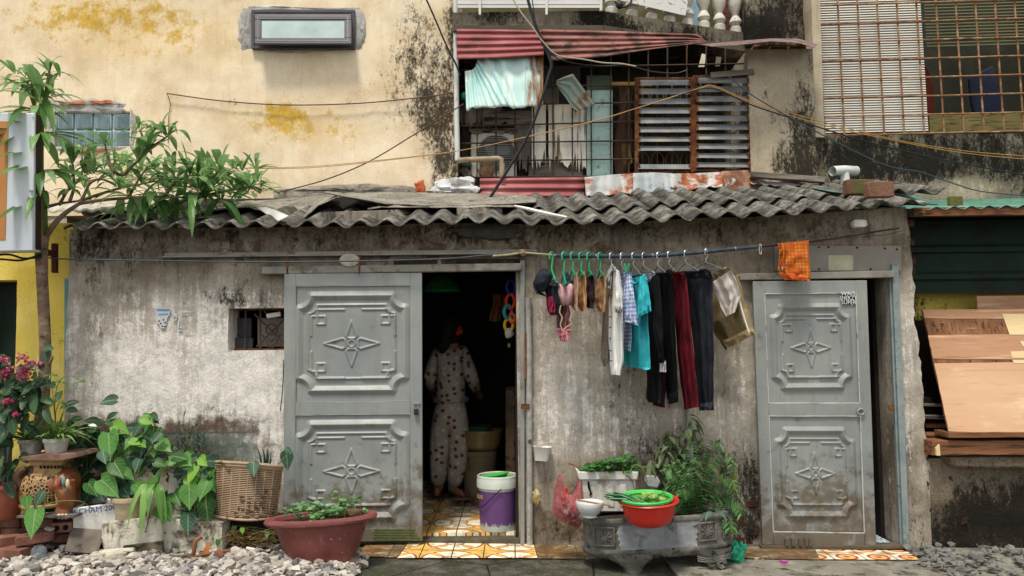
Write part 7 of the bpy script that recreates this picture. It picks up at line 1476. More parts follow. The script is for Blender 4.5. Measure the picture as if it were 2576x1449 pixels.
garment('lace_band', '', '', cloth('pink_lace', ['a8586c', 'c07a8a', 'd098a2'], 30), [(1402, 825), (1405, 845), (1411, 858)], [(1434, 828), (1432, 845), (1430, 860)], -.28, -.36, br, th=.02, nv=14)
mb = MB()
for pts in ([(1411, 768), (1408, 785), (1414, 800), (1410, 818), (1418, 835)], [(1433, 768), (1437, 790), (1434, 805), (1438, 815), (1426, 822), (1416, 832)], [(1425, 835), (1427, 850), (1428, 862)]): mb.tube(sm([P(x, y, -.40) for x, y in pts]), .0045, 5)
mb.build('strap', cloth('beige_strap', ['b08f78', 'c4a48c']), br, True)
garment('lace_panty', 'blue grey lace panty behind the pink bra', 'underwear', cloth('blue_lace', ['2f3a55', '4a5872', '5f6d85'], 40), [(1424, 682), (1420, 705), (1424, 720)], [(1430, 688), (1440, 712), (1440, 722)], -.2, -.3, th=.012, nv=12)
M_tan = cloth('tan_knit', ['a87c58', 'bd9068', 'c89d76'], bump=(10, .6)); M_beig = cloth('beige_knit', ['b8917a', 'caa48c', 'd2b09a'], bump=(10, .6)); M_brn = cloth('brown_knit', ['2f2425', '3f3132', '4d3d3d'], bump=(10, .6))
def brief(lab, x0, x1, y0, y1, mat, k=0):
    w_ = x1-x0; garment('brief', lab, 'underwear', mat, [(x0+w_*.2, y0+18), (x0+w_*.05, y0+40), (x0, y0+65), (x0+w_*.15, y1-14), (x0+w_*.4, y1-2)], [(x0+w_*.75, y0), (x1-w_*.05, y0+20), (x1-w_*.1, y0+50), (x1, y1-24), (x1-w_*.15, y1)], -.2, -.42, th=.022, folds=2, amp=.010, nv=26)
    mb = MB(); mb.tube(sm([P(x0+w_*.2, y0+18, -.2), P(x0+w_*.45, y0+14, -.33), P(x0+w_*.75, y0, -.43)]), .005, 6); tag(mb.build('elastic', mat, bpy.data.objects[-1] if False else None, True), lab+', its waist elastic', 'elastic') if False else None
brief('narrow pale pink brief next to the bra', 1437, 1454, 684, 782, M_beig); brief('tan brief left of the dark brown one', 1452, 1475, 684, 785, M_tan); brief('dark brown brief between two tan ones', 1467, 1497, 686, 777, M_brn); brief('tan brief right of the dark brown one', 1497, 1524, 686, 785, M_tan)
# white shirt
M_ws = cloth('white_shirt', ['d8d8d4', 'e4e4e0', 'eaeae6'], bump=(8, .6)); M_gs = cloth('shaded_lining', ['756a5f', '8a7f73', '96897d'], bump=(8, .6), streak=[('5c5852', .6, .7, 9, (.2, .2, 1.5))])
sh = thing('shirt', 'white shirt with grey cuffs and open front on a wire hanger', 'shirt', P(1545, 945, -.3))
garment('shirt_lining', '', '', M_gs, [(1524, 690), (1522, 730), (1517, 800), (1514, 880), (1513, 905), (1518, 922)], [(1540, 700), (1538, 760), (1537, 820), (1536, 870), (1532, 900), (1524, 922)], -.12, -.22, sh, th=.012, folds=2)
garment('shirt_front', '', '', M_ws, [(1540, 668), (1534, 730), (1533, 790), (1534, 860), (1537, 920), (1539, 942)], [(1548, 670), (1562, 740), (1565, 790), (1566, 860), (1567, 910), (1560, 944)], -.26, -.48, sh, th=.03, folds=2)
garment('sleeve', '', '', M_ws, [(1550, 676), (1547, 720), (1549, 760), (1551, 778)], [(1556, 680), (1566, 730), (1566, 770), (1562, 784)], -.44, -.52, sh, th=.035, nv=24)
garment('cuff', '', '', cloth('grey_cuff2', ['5f5d58', '85837d', '9c9a94'], 20), [(1549, 772), (1547, 786)], [(1565, 772), (1562, 788)], -.45, -.53, sh, th=.038, nv=6)
garment('collar', '', '', cloth('grey_collar', ['9a9a96', 'aeaeaa', 'bcbcb8'], 8, streak=[('4d525a', .62, .7, 14, (.3, .3, 2))]), [(1538, 664), (1530, 680), (1524, 700), (1526, 718)], [(1546, 664), (1540, 682), (1538, 708), (1536, 728)], -.3, -.36, sh, th=.02, nv=18)
M_stp = gm('grey_stripe', ['5c6770'], 5, .8, bump=None)
for y in (742, 795, 822, 850, 880, 906): mb = MB(); mb.rect(1533, y, 1541, y+3.5, -.31, .004); mb.build('placket_stripe', M_stp, sh)
mbt = Mt('blue_gingham', .9); mm = mbt; x_, y_, z_ = mm.sep(); xx = mm.ma('ADD', x_, y_)
ga = mm.ma('GREATER_THAN', mm.ma('FRACT', mm.ma('MULTIPLY', xx, 38.)), .5); gb_ = mm.ma('GREATER_THAN', mm.ma('FRACT', mm.ma('MULTIPLY', z_, 38.)), .5)
mbt.col(mm.mix(mm.ma('MULTIPLY', mm.ma('ADD', ga, gb_), .5), 'd0d6e2', '6a84b8')); mm.bump(mm.noise(9, 4), .6, .03)
gs_ = thing('gingham_shirt', 'blue and white gingham shirt between the white shirt and turquoise top', 'shirt', P(1585, 883, -.3))
garment('shirt_body', '', '', mbt, [(1557, 686), (1560, 740), (1562, 800), (1564, 860), (1566, 876)], [(1586, 684), (1590, 740), (1588, 800), (1587, 860), (1585, 884)], -.16, -.44, gs_, th=.025)
garment('sleeve', '', '', mbt, [(1574, 690), (1570, 740), (1566, 790), (1565, 806)], [(1587, 692), (1594, 740), (1600, 790), (1603, 818)], -.40, -.54, gs_, th=.045, nv=26)
M_tq = cloth('turquoise_jersey', ['2aa5b0', '3cb8c2', '52c8cf'], bump=(9, .7))
tq_ = thing('turquoise_top', 'turquoise short sleeved top on a wire hanger', 't-shirt', P(1600, 930, -.3))
garment('top_body', '', '', M_tq, [(1586, 700), (1580, 760), (1576, 830), (1570, 890), (1566, 916), (1568, 920)], [(1622, 692), (1626, 760), (1628, 830), (1630, 890), (1632, 926), (1626, 930)], -.12, -.48, tq_, th=.03)
garment('sleeve', '', '', M_tq, [(1610, 694), (1606, 740), (1605, 780), (1606, 798)], [(1625, 696), (1630, 730), (1635, 765), (1637, 783)], -.44, -.58, tq_, th=.045, nv=24)
mb = MB(); mb.tube(sm([P(1586, 702, -.16), P(1598, 714, -.36), P(1612, 704, -.46), P(1622, 690, -.47)]), .008, 7); mb.build('neckband', M_tq, tq_, True)
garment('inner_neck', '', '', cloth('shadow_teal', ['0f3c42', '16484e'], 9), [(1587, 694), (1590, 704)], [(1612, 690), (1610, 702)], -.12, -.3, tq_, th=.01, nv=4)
M_bk = cloth('black_jersey', ['0c0d10', '14161a', '1d2026'], bump=(8, .8)); M_blk2 = cloth('black_trouser', ['0a0b0e', '101217', '191c22'], bump=(8, .8))
bj = thing('jumper', 'long black jumper with a pale collar and white cuff', 'jumper', P(1645, 1010, -.3))
garment('top_body', '', '', M_bk, [(1624, 700), (1625, 780), (1627, 860), (1629, 940), (1629, 1000), (1634, 1012)], [(1654, 690), (1660, 780), (1662, 860), (1664, 940), (1668, 1000), (1664, 1016)], -.12, -.44, bj, th=.03)
garment('sleeve', '', '', M_bk, [(1640, 696), (1645, 770), (1644, 830), (1655, 890), (1661, 915)], [(1656, 694), (1664, 770), (1666, 830), (1668, 880), (1670, 912)], -.46, -.54, bj, th=.032)
garment('cuff', '', '', cloth('white_cuff', ['b5b6c4', 'c9cad6'], 9), [(1660, 908), (1660, 936)], [(1674, 908), (1675, 936)], -.44, -.54, bj, th=.03, nv=8)
garment('collar', '', '', cloth('pale_collar', ['a9abb8', 'bfc1cc'], 9), [(1619, 700), (1622, 712), (1626, 716)], [(1640, 682), (1646, 688), (1640, 698)], -.24, -.44, bj, th=.02, nv=8)
bt = thing('trousers', 'black trousers hanging beside the long black jumper', 'trousers', P(1690, 1017, -.3))
garment('leg', '', '', M_blk2, [(1655, 690), (1662, 760), (1666, 840), (1668, 900), (1674, 960), (1680, 1004)], [(1688, 682), (1693, 760), (1697, 840), (1700, 900), (1703, 960), (1704, 1000)], -.12, -.44, bt, th=.035)
garment('cuff', '', '', M_blk2, [(1682, 990), (1683, 1017)], [(1704, 987), (1705, 1012)], -.34, -.45, bt, th=.03, nv=6)
garment('waistband', '', '', M_blk2, [(1652, 686), (1654, 700)], [(1686, 676), (1690, 690)], -.14, -.46, bt, th=.04, nv=5)
M_mar = cloth('maroon_cloth', ['4a0d18', '5f1420', '701c29'], bump=(8, .9))
mr = thing('trousers', 'maroon trousers between the black and charcoal ones', 'trousers', P(1735, 1030, -.3))
garment('leg', '', '', M_mar, [(1691, 690), (1697, 760), (1702, 840), (1708, 900), (1716, 970), (1724, 1030)], [(1726, 704), (1731, 760), (1737, 840), (1744, 900), (1751, 970), (1757, 1024)], -.2, -.48, mr, th=.038)
garment('leg', '', '', M_mar, [(1650, 900), (1648, 960), (1645, 1000), (1643, 1020)], [(1672, 900), (1672, 960), (1672, 1000), (1671, 1026)], -.10, -.2, mr, th=.02, nv=20)
garment('waistband', '', '', M_mar, [(1690, 682), (1692, 700)], [(1716, 684), (1727, 706)], -.2, -.48, mr, th=.03, nv=6)
M_ch = cloth('charcoal_jersey', ['191c22', '23272e', '2c3138'], bump=(7, .7), streak=[('3a3f47', .58, .75, 5, (1, 1, .2))])
ct = thing('trousers', 'charcoal trousers with a wide folded waist left of the khaki shorts', 'trousers', P(1765, 1032, -.3))
garment('leg', '', '', M_ch, [(1722, 696), (1730, 750), (1742, 820), (1749, 890), (1755, 960), (1761, 1018)], [(1785, 692), (1788, 750), (1791, 820), (1793, 890), (1793, 960), (1793, 1016)], -.14, -.48, ct, th=.04)
garment('waistband', '', '', M_ch, [(1716, 680), (1718, 692), (1724, 702)], [(1772, 676), (1784, 684), (1787, 698)], -.14, -.5, ct, th=.045, nv=8)
garment('cuff', '', '', M_ch, [(1760, 1015), (1761, 1033)], [(1793, 1012), (1794, 1032)], -.36, -.5, ct, th=.036, nv=6)
M_kh = cloth('khaki_cotton', ['85734f', '998661', 'a8956f'], bump=(7, 1.), sc_=5)
ks = thing('shorts', 'khaki shorts with a white pocket bag hanging out', 'shorts', P(1840, 877, -.35))
garment('leg', '', '', M_kh, [(1787, 695), (1789, 750), (1792, 815), (1808, 845), (1829, 876)], [(1852, 690), (1862, 735), (1872, 775), (1884, 810), (1894, 842)], -.16, -.5, ks, th=.06, folds=2)
garment('waistband', '', '', M_kh, [(1787, 690), (1790, 708)], [(1826, 671), (1856, 694)], -.16, -.48, ks, th=.06, nv=8)
garment('hem', '', '', M_kh, [(1816, 858), (1829, 878)], [(1889, 824), (1895, 842)], -.28, -.54, ks, th=.07, nv=6)
garment('pocket_bag', '', '', cloth('white_pocket', ['b5aca2', 'c9c1b7', 'd2cbc2'], bump=(8, 1.)), [(1788, 712), (1806, 745), (1818, 775), (1828, 796)], [(1836, 681), (1852, 712), (1860, 745), (1846, 786)], -.42, -.56, ks, th=.016, folds=2, nv=24)
mb = MB(); mb.tube(sm([P(1858, 745, -.555), P(1868, 785, -.565), P(1884, 836, -.575)]), .006, 5); mb.build('side_stripe', M_white, ks, True)
pg = thing('clothes_peg', 'green plastic peg clipped on the gingham shirt', 'peg', P(1578, 676, -.45)); mb = MB(); mb.bar(P(1571, 663, -.46), P(1577, 688, -.46), .012); mb.bar(P(1583, 663, -.46), P(1577, 688, -.45), .012); mb.build('peg_arm', M_gh, pg, bevel=.002)
M_tow = Mt('orange_towel', .95); mm = M_tow; vv = mm.voro(42, None, 'F1', 'Distance', .15); mm.col(mm.mix(mm.ss(vv, .32, .42), 'c07a30', 'b0551c')); mm.bump(mm.noise(120, 3), .6)
tw = thing('towel', 'orange patterned towel draped over the cord above the right door', 'towel', P(2000, 705, -.17))
garment('towel_front', '', '', M_tow, [(1961, 612), (1964, 640), (1962, 665), (1962, 682), (1976, 702)], [(2030, 605), (2030, 640), (2033, 665), (2034, 690), (2032, 704)], -.18, -.2, tw, th=.022, folds=3, amp=.008)
garment('towel_hem', '', '', gm('orange_hem', ['b5491a', 'c9602a'], 20, .95), [(1962, 684), (1977, 704)], [(2034, 692), (2033, 706)], -.185, -.205, tw, th=.025, folds=3, amp=.008, nv=5)
garment('towel_fold', '', '', M_tow, [(1961, 612), (1960, 640), (1961, 672)], [(1974, 611), (1974, 640), (1972, 676)], -.2, -.215, tw, th=.02, folds=1, nv=16)
mb = MB(); mb.prism([(1966, 672), (1972, 668), (1974, 674), (1968, 679)], -.245, .003); mb.build('care_label', M_white, tw)
# ================= right foreground =================
M_stone = gm('planter_stone', ['4d4a43', '6b6860', '85827a'], 6, .9, dirt=[('22211c', .5, .68, 6), ('8a877d', .6, .76, 9), ('24251a', .55, .7, 18)], bump=(30, .9))
M_patch = gm('smooth_cement', ['6b6e70', '84878a', '9da0a0'], 5, .75, dirt=[('3b3c3b', .54, .72, 6), ('a9a9a6', .6, .7, 9), ('55523f', .6, .75, 4)], streak=[('4b4d4e', .56, .7, 8, (1, 1, .3))], bump=(20, .7))
YS = -.62; s = mpp(YS); pc = P(1667, 1403, YS)+V((0, .18, 0))
plr = thing('stone_planter', 'weathered grey stone planter on carved feet with plants and a red basin on it', 'planter', V((pc.x, pc.y, pc.z-.12)))
tl = Matrix.Rotation(.12, 3, 'Z') @ Matrix.Rotation(-.022, 3, 'Y'); hx = .5; hy = .205
def prof(pr, n, mat, nn=72, cap=True, **k): 
    mb = MB(); mb.lathe(pc, pr, nn, sx=hx, sy=hy, rot=tl, pw=2.7, cap=cap, **k); return mb.build(n, mat, plr, True, ang=50)
prof([(0, .0), (.86, .0), (.92, .01), (.985, .03), (1., .045), (.985, .062), (.955, .07), (.95, .09), (.955, .19), (.965, .212), (1.005, .225), (1.015, .238), (1., .252), (.93, .255), (.90, .22), (0, .2)], 'planter_body', M_stone, wob=.012)
prof([(0, .228), (.5, .232), (.89, .222)], 'potting_soil', M_soil, cap=False, wob=.02)
mb = MB(); n_ = 40
def f(u, v):
    x = lerp(-.62, .42, u)+.06*nz(v*5, 3)*(u < .1)+.14*nz(v*6, 1)*(u > .9); th_ = math.acos(max(-1, min(1, math.copysign(abs(x)**(2.7/2), x)))); a, b_ = x, -abs(math.sin(th_))**(2/2.7); z = lerp(.222, .058, v)
    k = .967+.012*nz(u*9, v*7); return pc+tl @ V((a*hx*k, b_*hy*(k+.012), z))
mb.grid(f, n_, 14); mb.build('cement_patch', M_patch, plr, True, ang=180)
for x0, x1 in ((-.9, -.66), (.45, .68), (.80, .93)):
    mb = MB()
    def fr_(x, z, k=.985):
        th_ = math.acos(max(-1, min(1, math.copysign(abs(x)**1.35, x)))); return pc+tl @ V((x*hx*k, -abs(math.sin(th_))**(2/2.7)*hy*k, z))
    for a, b_ in (((x0, .09), (x1, .09)), ((x1, .09), (x1, .2)), ((x1, .2), (x0, .2)), ((x0, .2), (x0, .09))): mb.tube([fr_(lerp(a[0], b_[0], t/6), lerp(a[1], b_[1], t/6)) for t in range(7)], .007, 6)
    for k in range(9):
        c = fr_(lerp(x0, x1, .5), .13, .975); an = k*.7; mb.tube(sm([c, fr_(lerp(x0, x1, .5)+.05*math.cos(an), .143+.025*math.sin(an), .98), fr_(lerp(x0, x1, .5)+.09*math.cos(an), .143+.045*math.sin(an), .975)], 3), [.005, .006, .002], 5)
    mb.build('relief_panel', M_stone, plr, True)
for x, sc_, car in ((-.42, 1.25, 0), (.62, 1., 1), (-.5, 1, 2), (.55, 1., 2)):
    mb = MB(); yb = -1 if car != 2 else 1; c = pc+tl @ V((x*hx, yb*hy*.72, .01)); w_ = .135*sc_; vs = []
    sec = [(1., .035), (.9, .0), (.66, -.025), (.46, -.05), (.34, -.07), (.36, -.085), (.28, -.096)]
    for k, z in sec:
        for q_ in range(20):
            a = 2*PI*q_/20; vs.append(c+tl @ V((k*w_*math.cos(a), (.055+.03*k)*math.sin(a)-.01*(1-k), z)))
    mb.add(vs, [(i*20+k, i*20+(k+1) % 20, (i+1)*20+(k+1) % 20, (i+1)*20+k) for i in range(len(sec)-1) for k in range(20)]+[tuple((len(sec)-1)*20+k for k in range(20))])
    if car == 1:
        for dz, r_ in ((.0, .028), (0, .016)): mb.tube([c+tl @ V((.03*(1)+r_*math.cos(t), -.085, -.055+r_*math.sin(t))) for t in [i*PI/8 for i in range(15)]], .007, 6)
        mb.tube([c+tl @ V((-.03+.022*math.cos(t), -.08, -.045+.022*math.sin(t))) for t in [i*PI/8 for i in range(15)]], .007, 6)
        for k in range(3): mb.tube(sm([c+tl @ V((-.12, -.07+.012*k*0, -.005-.014*k)), c+tl @ V((-.03, -.088, -.02-.010*k)), c+tl @ V((.11, -.075, .005-.012*k))]), .005, 5)
    mb.build('foot', M_stone, plr, True, ang=60)
# red basin, green colander, vegetables, bowl
M_rb = gm('red_basin', ['b3221a', 'c52d22', 'cf3a2e'], 3, .38, bump=None, spec=.45); M_gc = gm('green_colander', ['3fb04a', '52c45c'], 4, .35, bump=None, spec=.45)
cb2 = P(1631, 1262, YS-.16); s2 = mpp(YS-.16); tb = Matrix.Rotation(-.03, 3, 'Y') @ Matrix.Rotation(.06, 3, 'X')
rb_ = thing('basin', 'red plastic basin resting on the edge of the stone planter', 'basin', cb2-V((0, 0, .15)))
MB().lathe(cb2, [(r_*s2, z*s2) for r_, z in [(0, -55), (38, -55), (52, -48), (60, -34), (65, -10), (67, 0), (74, 1), (76, 4), (73, 7), (66, 5), (62, -10), (56, -34), (0, -50)]], 56, rot=tb).build('basin_body', M_rb, rb_, True, ang=60)
cl_ = thing('colander', 'bright green plastic colander set in the red basin', 'colander', cb2)
mgc = Mt('green_holes', .35); mm = mgc; mgc.col('3fae4a'); hh = mm.voro(115, None, 'F1', 'Distance', .0); mgc.set('Alpha', mm.ss(hh, .33, .4))
cc2 = cb2+V((-.018, -.02, .014))
MB().lathe(cc2, [(r_*s2, z*s2) for r_, z in [(30, -26), (48, -18), (58, -4), (61, 2)]], 56, rot=tb, cap=False).build('colander_mesh', mgc, cl_, True)
MB().lathe(cc2, [(r_*s2, z*s2) for r_, z in [(60, 1), (66, 3), (67, 7), (65, 10), (60, 8), (58, 3)]], 56, rot=tb, cap=False).build('colander_rim', M_gc, cl_, True)
MB().lathe(cc2, [(0, -26*s2), (31*s2, -26*s2)], 40, rot=tb, cap=False).build('colander_base', M_gc, cl_, True)
scb = thing('scallion', 'bunch of cut green scallions leaning over the colander rim', 'vegetable', cc2); mb = MB()
for k in range(26):
    a = P(1522+R.uniform(-4, 26), 1244+R.uniform(-8, 14), YS-.2+R.uniform(-.03, .03)); c_ = P(1637+R.uniform(-30, 10), 1272+R.uniform(-5, 3), YS-.26+R.uniform(-.03, .04)); m_ = (a+c_)/2+V((0, 0, R.uniform(.0, .02))); mb.tube(sm([a, m_, c_], 4), [.0035, .0048, .004], 5)
mb.build('foliage', gm('scallion_green', ['1d4a28', '2d6438', '44804a'], 14, .4, bump=None), scb, True)
lt_ = thing('lettuce', 'pale green chopped leaves lying in the colander', 'vegetable', cc2); mb = MB()
for k in range(46):
    p = cc2+V((R.uniform(-.03, .1), R.uniform(-.09, .06), -.004+R.uniform(-.02, .03))); leaf(mb, p, V((R.uniform(-1, 1), R.uniform(-1, 1), .5)), R.uniform(.035, .06), R.uniform(.03, .05), 'round', .3, wav=.08)
mb.build('foliage', leafmat('lettuce_leaf', ['4a8038', '7aa84a', 'a8c870', 'bcd488'], .35, .4), lt_, True, ang=180)
cbw = P(1484, 1300, YS-.06); s3 = mpp(YS-.06)
bw = tag(MB().lathe(cbw, [(r_*s3, z*s3) for r_, z in [(0, 0), (18, 0), (17, 5), (24, 9), (32, 22), (35.5, 36), (35, 37), (33.5, 36), (30, 22), (20, 10), (0, 7)]], 48).build('bowl', gm('glazed_white', ['c3c6c5', 'd0d3d2'], 3, .18, bump=None, spec=.6), smooth=True, ang=60), 'white china bowl standing on the left end of the planter', 'bowl')
for a, b_, lab in (((1449, 1256), (1536, 1272), 'wooden chopstick lying across the white bowl, nearer one'), ((1452, 1259), (1520, 1270), 'shorter looking chopstick lying across the white bowl behind')): tag(MB().tube([P(*a, YS-.1), P(*b_, YS-.1)], [.0035, .005], 7).build('chopstick', gm('chopstick_wood', ['8f6a42', 'a8825a'], 9, .6), smooth=True), lab, 'chopstick')
# polystyrene box with clover plants
px = thing('foam_planter', 'white polystyrene box planter behind the bowl with torn black crack', 'box', P(1535, 1287, -.3))
M_poly = gm('polystyrene', ['b5b2a8', 'c4c2b8', 'd0cec6'], 5, .85, dirt=[('8a8575', .55, .74, 6), ('5f5a4a', .66, .76, 12)], streak=[('7d786a', .58, .74, 10, (1.5, 1, .2))], bump=(90, .4))
mb = MB(); mb.prism([(1463, 1202), (1600, 1204), (1596, 1288), (1470, 1288)], -.44, .24); 
mb.prism([(1452, 1186), (1607, 1186), (1605, 1208), (1456, 1208)], -.46, .03); mb.prism([(1452, 1186), (1462, 1186), (1464, 1208), (1456, 1208)], -.43, .26); mb.prism([(1597, 1186), (1607, 1186), (1605, 1208), (1596, 1208)], -.43, .26)
mb.build('box_body', M_poly, px, bevel=.008)
for x in (1500, 1529, 1560): mb = MB(); mb.rect(x, 1218, x+17, 1276, -.446, .012); mb.build('rib', M_poly, px, bevel=.005)
mb = MB(); mb.rect(1464, 1196, 1597, 1200, -.42, .2); mb.build('potting_soil', M_soil, px)
mb = MB(); mb.prism([(1478, 1212), (1482, 1210), (1486, 1230), (1490, 1244), (1483, 1248), (1484, 1236), (1479, 1228)], -.4475, .003); mb.build('crack', M_black, px)
M_clov = leafmat('clover_leaf', ['234f24', '33682f', '467c3c', '5a8f4a'], .28, .4)
cv = thing('clover', 'low green clover like plants filling the polystyrene box', 'plant', P(1535, 1196, -.35)); mb = MB(); st_ = MB()
for k in range(150):
    x = R.uniform(1472, 1606); t_ = (x-1472)/134; b_ = P(x, 1196, R.uniform(-.44, -.24)); top = P(x+R.uniform(-8, 8), 1192-R.uniform(2, 16+34*t_**.7 if t_ < .85 else 30), b_.y-R.uniform(0, .05)); st_.tube([b_, top], .0016, 4); a0 = R.uniform(0, 6)
    for q_ in range(3): leaf(mb, top, V((math.cos(a0+q_*2.1), math.sin(a0+q_*2.1), .15)), R.uniform(.026, .042), R.uniform(.026, .04), 'round', .25)
for k in range(8): leaf(mb, P(R.uniform(1476, 1520), R.uniform(1172, 1186), -.42), V((R.uniform(-1, 1), -.4, .2)), .08, .05, 'heart', .2, up=(0, -.6, 1))
for pts in ([(1580, 1190), (1600, 1170), (1620, 1185), (1628, 1215)], [(1575, 1195), (1590, 1210), (1600, 1250)], [(1567, 1192), (1568, 1150), (1567, 1126)]): st_.tube(sm([P(x, y, -.46) for x, y in pts]), .004, 5)
mb.build('foliage', M_clov, cv, True, ang=180); st_.build('stem', M_stemg, cv, True)
tag(MB().tube(sm([P(1432, 1165, -.4), P(1448, 1172, -.42), P(1466, 1188, -.42)]), .007, 6).build('dark_stick', M_plank, smooth=True), 'dark sticks poking out of the left corner of the polystyrene box', 'stick')
# red bag
bagm = Mt('pink_plastic_film', .25, 0, .5); mm = bagm; bagm.col(mm.cols(mm.noise(7, 4), ['a8404a', 'c05a62', 'd07a80'])); bagm.set('Alpha', mm.ma('ADD', .32, mm.ma('MULTIPLY', mm.noise(11, 5, .6, (1, 1, .4)), .4))); mm.bump(mm.noise(16, 5, .6, (1.6, 1.6, .4), 1.), 1., .04)
bg_ = thing('plastic_bag', 'pink red plastic bag of rubbish hanging by its handles from the foam box', 'bag', P(1430, 1325, -.42))
BT = [(1392, 1248), (1398, 1220), (1407, 1195), (1412, 1198), (1418, 1222), (1428, 1240), (1440, 1242), (1449, 1224), (1456, 1200), (1461, 1200), (1463, 1225), (1466, 1250)]
BB = [(1390, 1285), (1393, 1295), (1400, 1304), (1412, 1311), (1424, 1316), (1434, 1320), (1444, 1324), (1452, 1328), (1459, 1326), (1463, 1318), (1467, 1308), (1468, 1290)]
mb = MB()
for sg in (-1, 1):
    def f(u, v):
        a, b_ = ip(BT, u), ip(BB, u); v2 = v; p = P(lerp(a[0], b_[0], v2), lerp(a[1], b_[1], v2), -.42)
        bu_ = math.sin(PI*u)**.6*math.sin(PI*min(1, v*.9+.1))**.7; p.y += sg*(.075*bu_+.004)+.014*bu_*nz(u*9, v*4, sg*5)+.006*nz(u*22, v*7, sg); p.x += .006*nz(u*6, v*9, 4); return p
    mb.grid(f, 44, 26)
mb.build('bag_film', bagm, bg_, True, ang=180, rdm=.0)
mb = MB(); mb.ell(P(1432, 1290, -.42), (.055, .04, .06), wob=.5, ws=6); mb.build('contents', gm('rubbish_mix', ['a83a40', 'c9c0b8', '3a2a3a', 'b05a30', '6b8a5a'], 22, .6), bg_, True)
mb = MB(); mb.prism([(1412, 1232), (1428, 1224), (1434, 1244), (1420, 1252)], -.45, .02); mb.prism([(1410, 1250), (1428, 1246), (1432, 1256), (1414, 1262)], -.46, .02); mb.build('packet', gm('packet_print', ['2a1c2c', 'b8402c', 'c9b880'], 30, .5, bump=None), bg_, bevel=.004)
# container, wall scraps
ctn = Mt('milky_plastic', .3, 0, .4); ctn.col('d6d2cc'); ctn.set('Alpha', .88)
tb_ = thing('plastic_tub', 'milky plastic tub screwed to the wall beside the door pipe', 'tub', P(1362, 1160, -.06)); mb = MB()
c = P(1362, 1158, -.05); sT = mpp(-.05); mb.lathe(c, [(0, 0), (17*sT, 0), (23*sT, 33*sT), (24*sT, 34*sT), (22.5*sT, 33*sT), (16*sT, 2*sT), (0, 2*sT)], 24, sy=.8, pw=4, rot=Matrix.Rotation(.06, 3, 'Y')); mb.build('tub_body', ctn, tb_, True, ang=50)
mb = MB(); mb.ell(c+V((0, 0, .03)), (.05, .035, .02), wob=.4); mb.build('contents', gm('pale_scraps', ['c9bdb0', 'b8a898'], 20, .9), tb_, True)
mb = MB(); mb.ell(P(1349, 1252, -.05), (.028, .02, .055), wob=.5, ws=5); tag(mb.build('plastic_scrap', gm('yellow_film', ['7d6a3a', 'a89868', 'c0b698'], 12, .4), smooth=True), 'crumpled yellowish plastic stuck low beside the door pipe', 'plastic scrap')
mb = MB(); mb.ell(P(1845, 1392, -.42), (.062, .05, .062), wob=.7, n=26, m=18); mb.ell(P(1868, 1378, -.4), (.025, .02, .035), wob=.6); tag(mb.build('green_bag', gm('green_film', ['0f7a5c', '1f9a74', '3ab890'], 14, .3, bump=(18, 1.)), smooth=True), 'crumpled green plastic bag behind the right end of the planter', 'bag')
mb = MB(); mb.prism([(1624, 1196), (1650, 1195), (1663, 1212), (1655, 1230), (1630, 1226), (1622, 1212)], -.36, .04); tag(mb.build('cement_lump', gm('pale_cement', ['8f9090', 'a8aaaa'], 7, .9, bump=(30, .7)), bevel=.01), 'pale cement chunk between the foam box and the ferns', 'stone')
mb = MB(); vs_h, fs_h = HS[5]; c = P(1485, 1401, -.5); mb.add([c+v*.034 for v in vs_h], fs_h); tag(mb.build('pebble', gm('grey_pebble', ['75716a', '99958d'], 9, .9)), 'single grey pebble lying left under the planter', 'stone')
mb = MB()
for k in range(5): leaf(mb, P(1972, 1417, -.62), V((math.cos(k*1.25), math.sin(k*1.25), .7)), .04, .03, 'round', .2)
tag(mb.build('fallen_flower', leafmat('pink_petal', ['a8308a', 'c04aa0'], .3), smooth=True), 'fallen pink purple blossom on the pavement', 'flower')
mb = MB()
for k in range(4): leaf(mb, P(2112*0+1900+k*4, 1408+k, -.6), V((math.cos(k*1.9), math.sin(k*1.9), .6)), .035, .02, 'lance', .2)
tag(mb.build('dry_leaf', leafmat('dry_brown', ['8f7a68', 'b09c88'], .2), smooth=True), 'small curled dry leaf on the pale pavement slab', 'leaf')
# plants in the planter
M_fern = leafmat('fern_leaf', ['2c5429', '3f6e38', '568746', '6f9c58'], .3, .4, 1, .2); M_bush = leafmat('dusty_leaf', ['364528', '4a5a38', '61704a', '768460'], .25, .5)
def frond(mb, sm_, pts, Y0, Y1, L0, n=22, w_=.009):
    ps = sm([P(x, y, lerp(Y0, Y1, i/(len(pts)-1))) for i, (x, y) in enumerate(pts)], 8); sm_.tube(ps, [.0025, .0012], 4)
    for i in range(n):
        t = .15+.85*i/n; k = min(int(t*(len(ps)-1)), len(ps)-2); p = ps[k]; d = (ps[k+1]-ps[k]).normalized(); sd_ = d.cross(V((0, -1, .3))).normalized()
        for sg in (-1, 1): leaf(mb, p, d*.55+sd_*sg+V((0, R.uniform(-.3, .2), R.uniform(-.1, .1))), L0*(1-.55*t)*R.uniform(.8, 1.2), w_, 'lance', .35)
fn = thing('fern', 'feathery green fern spilling over the right end of the planter', 'fern', P(1760, 1300, -.45)); mb = MB(); st_ = MB()
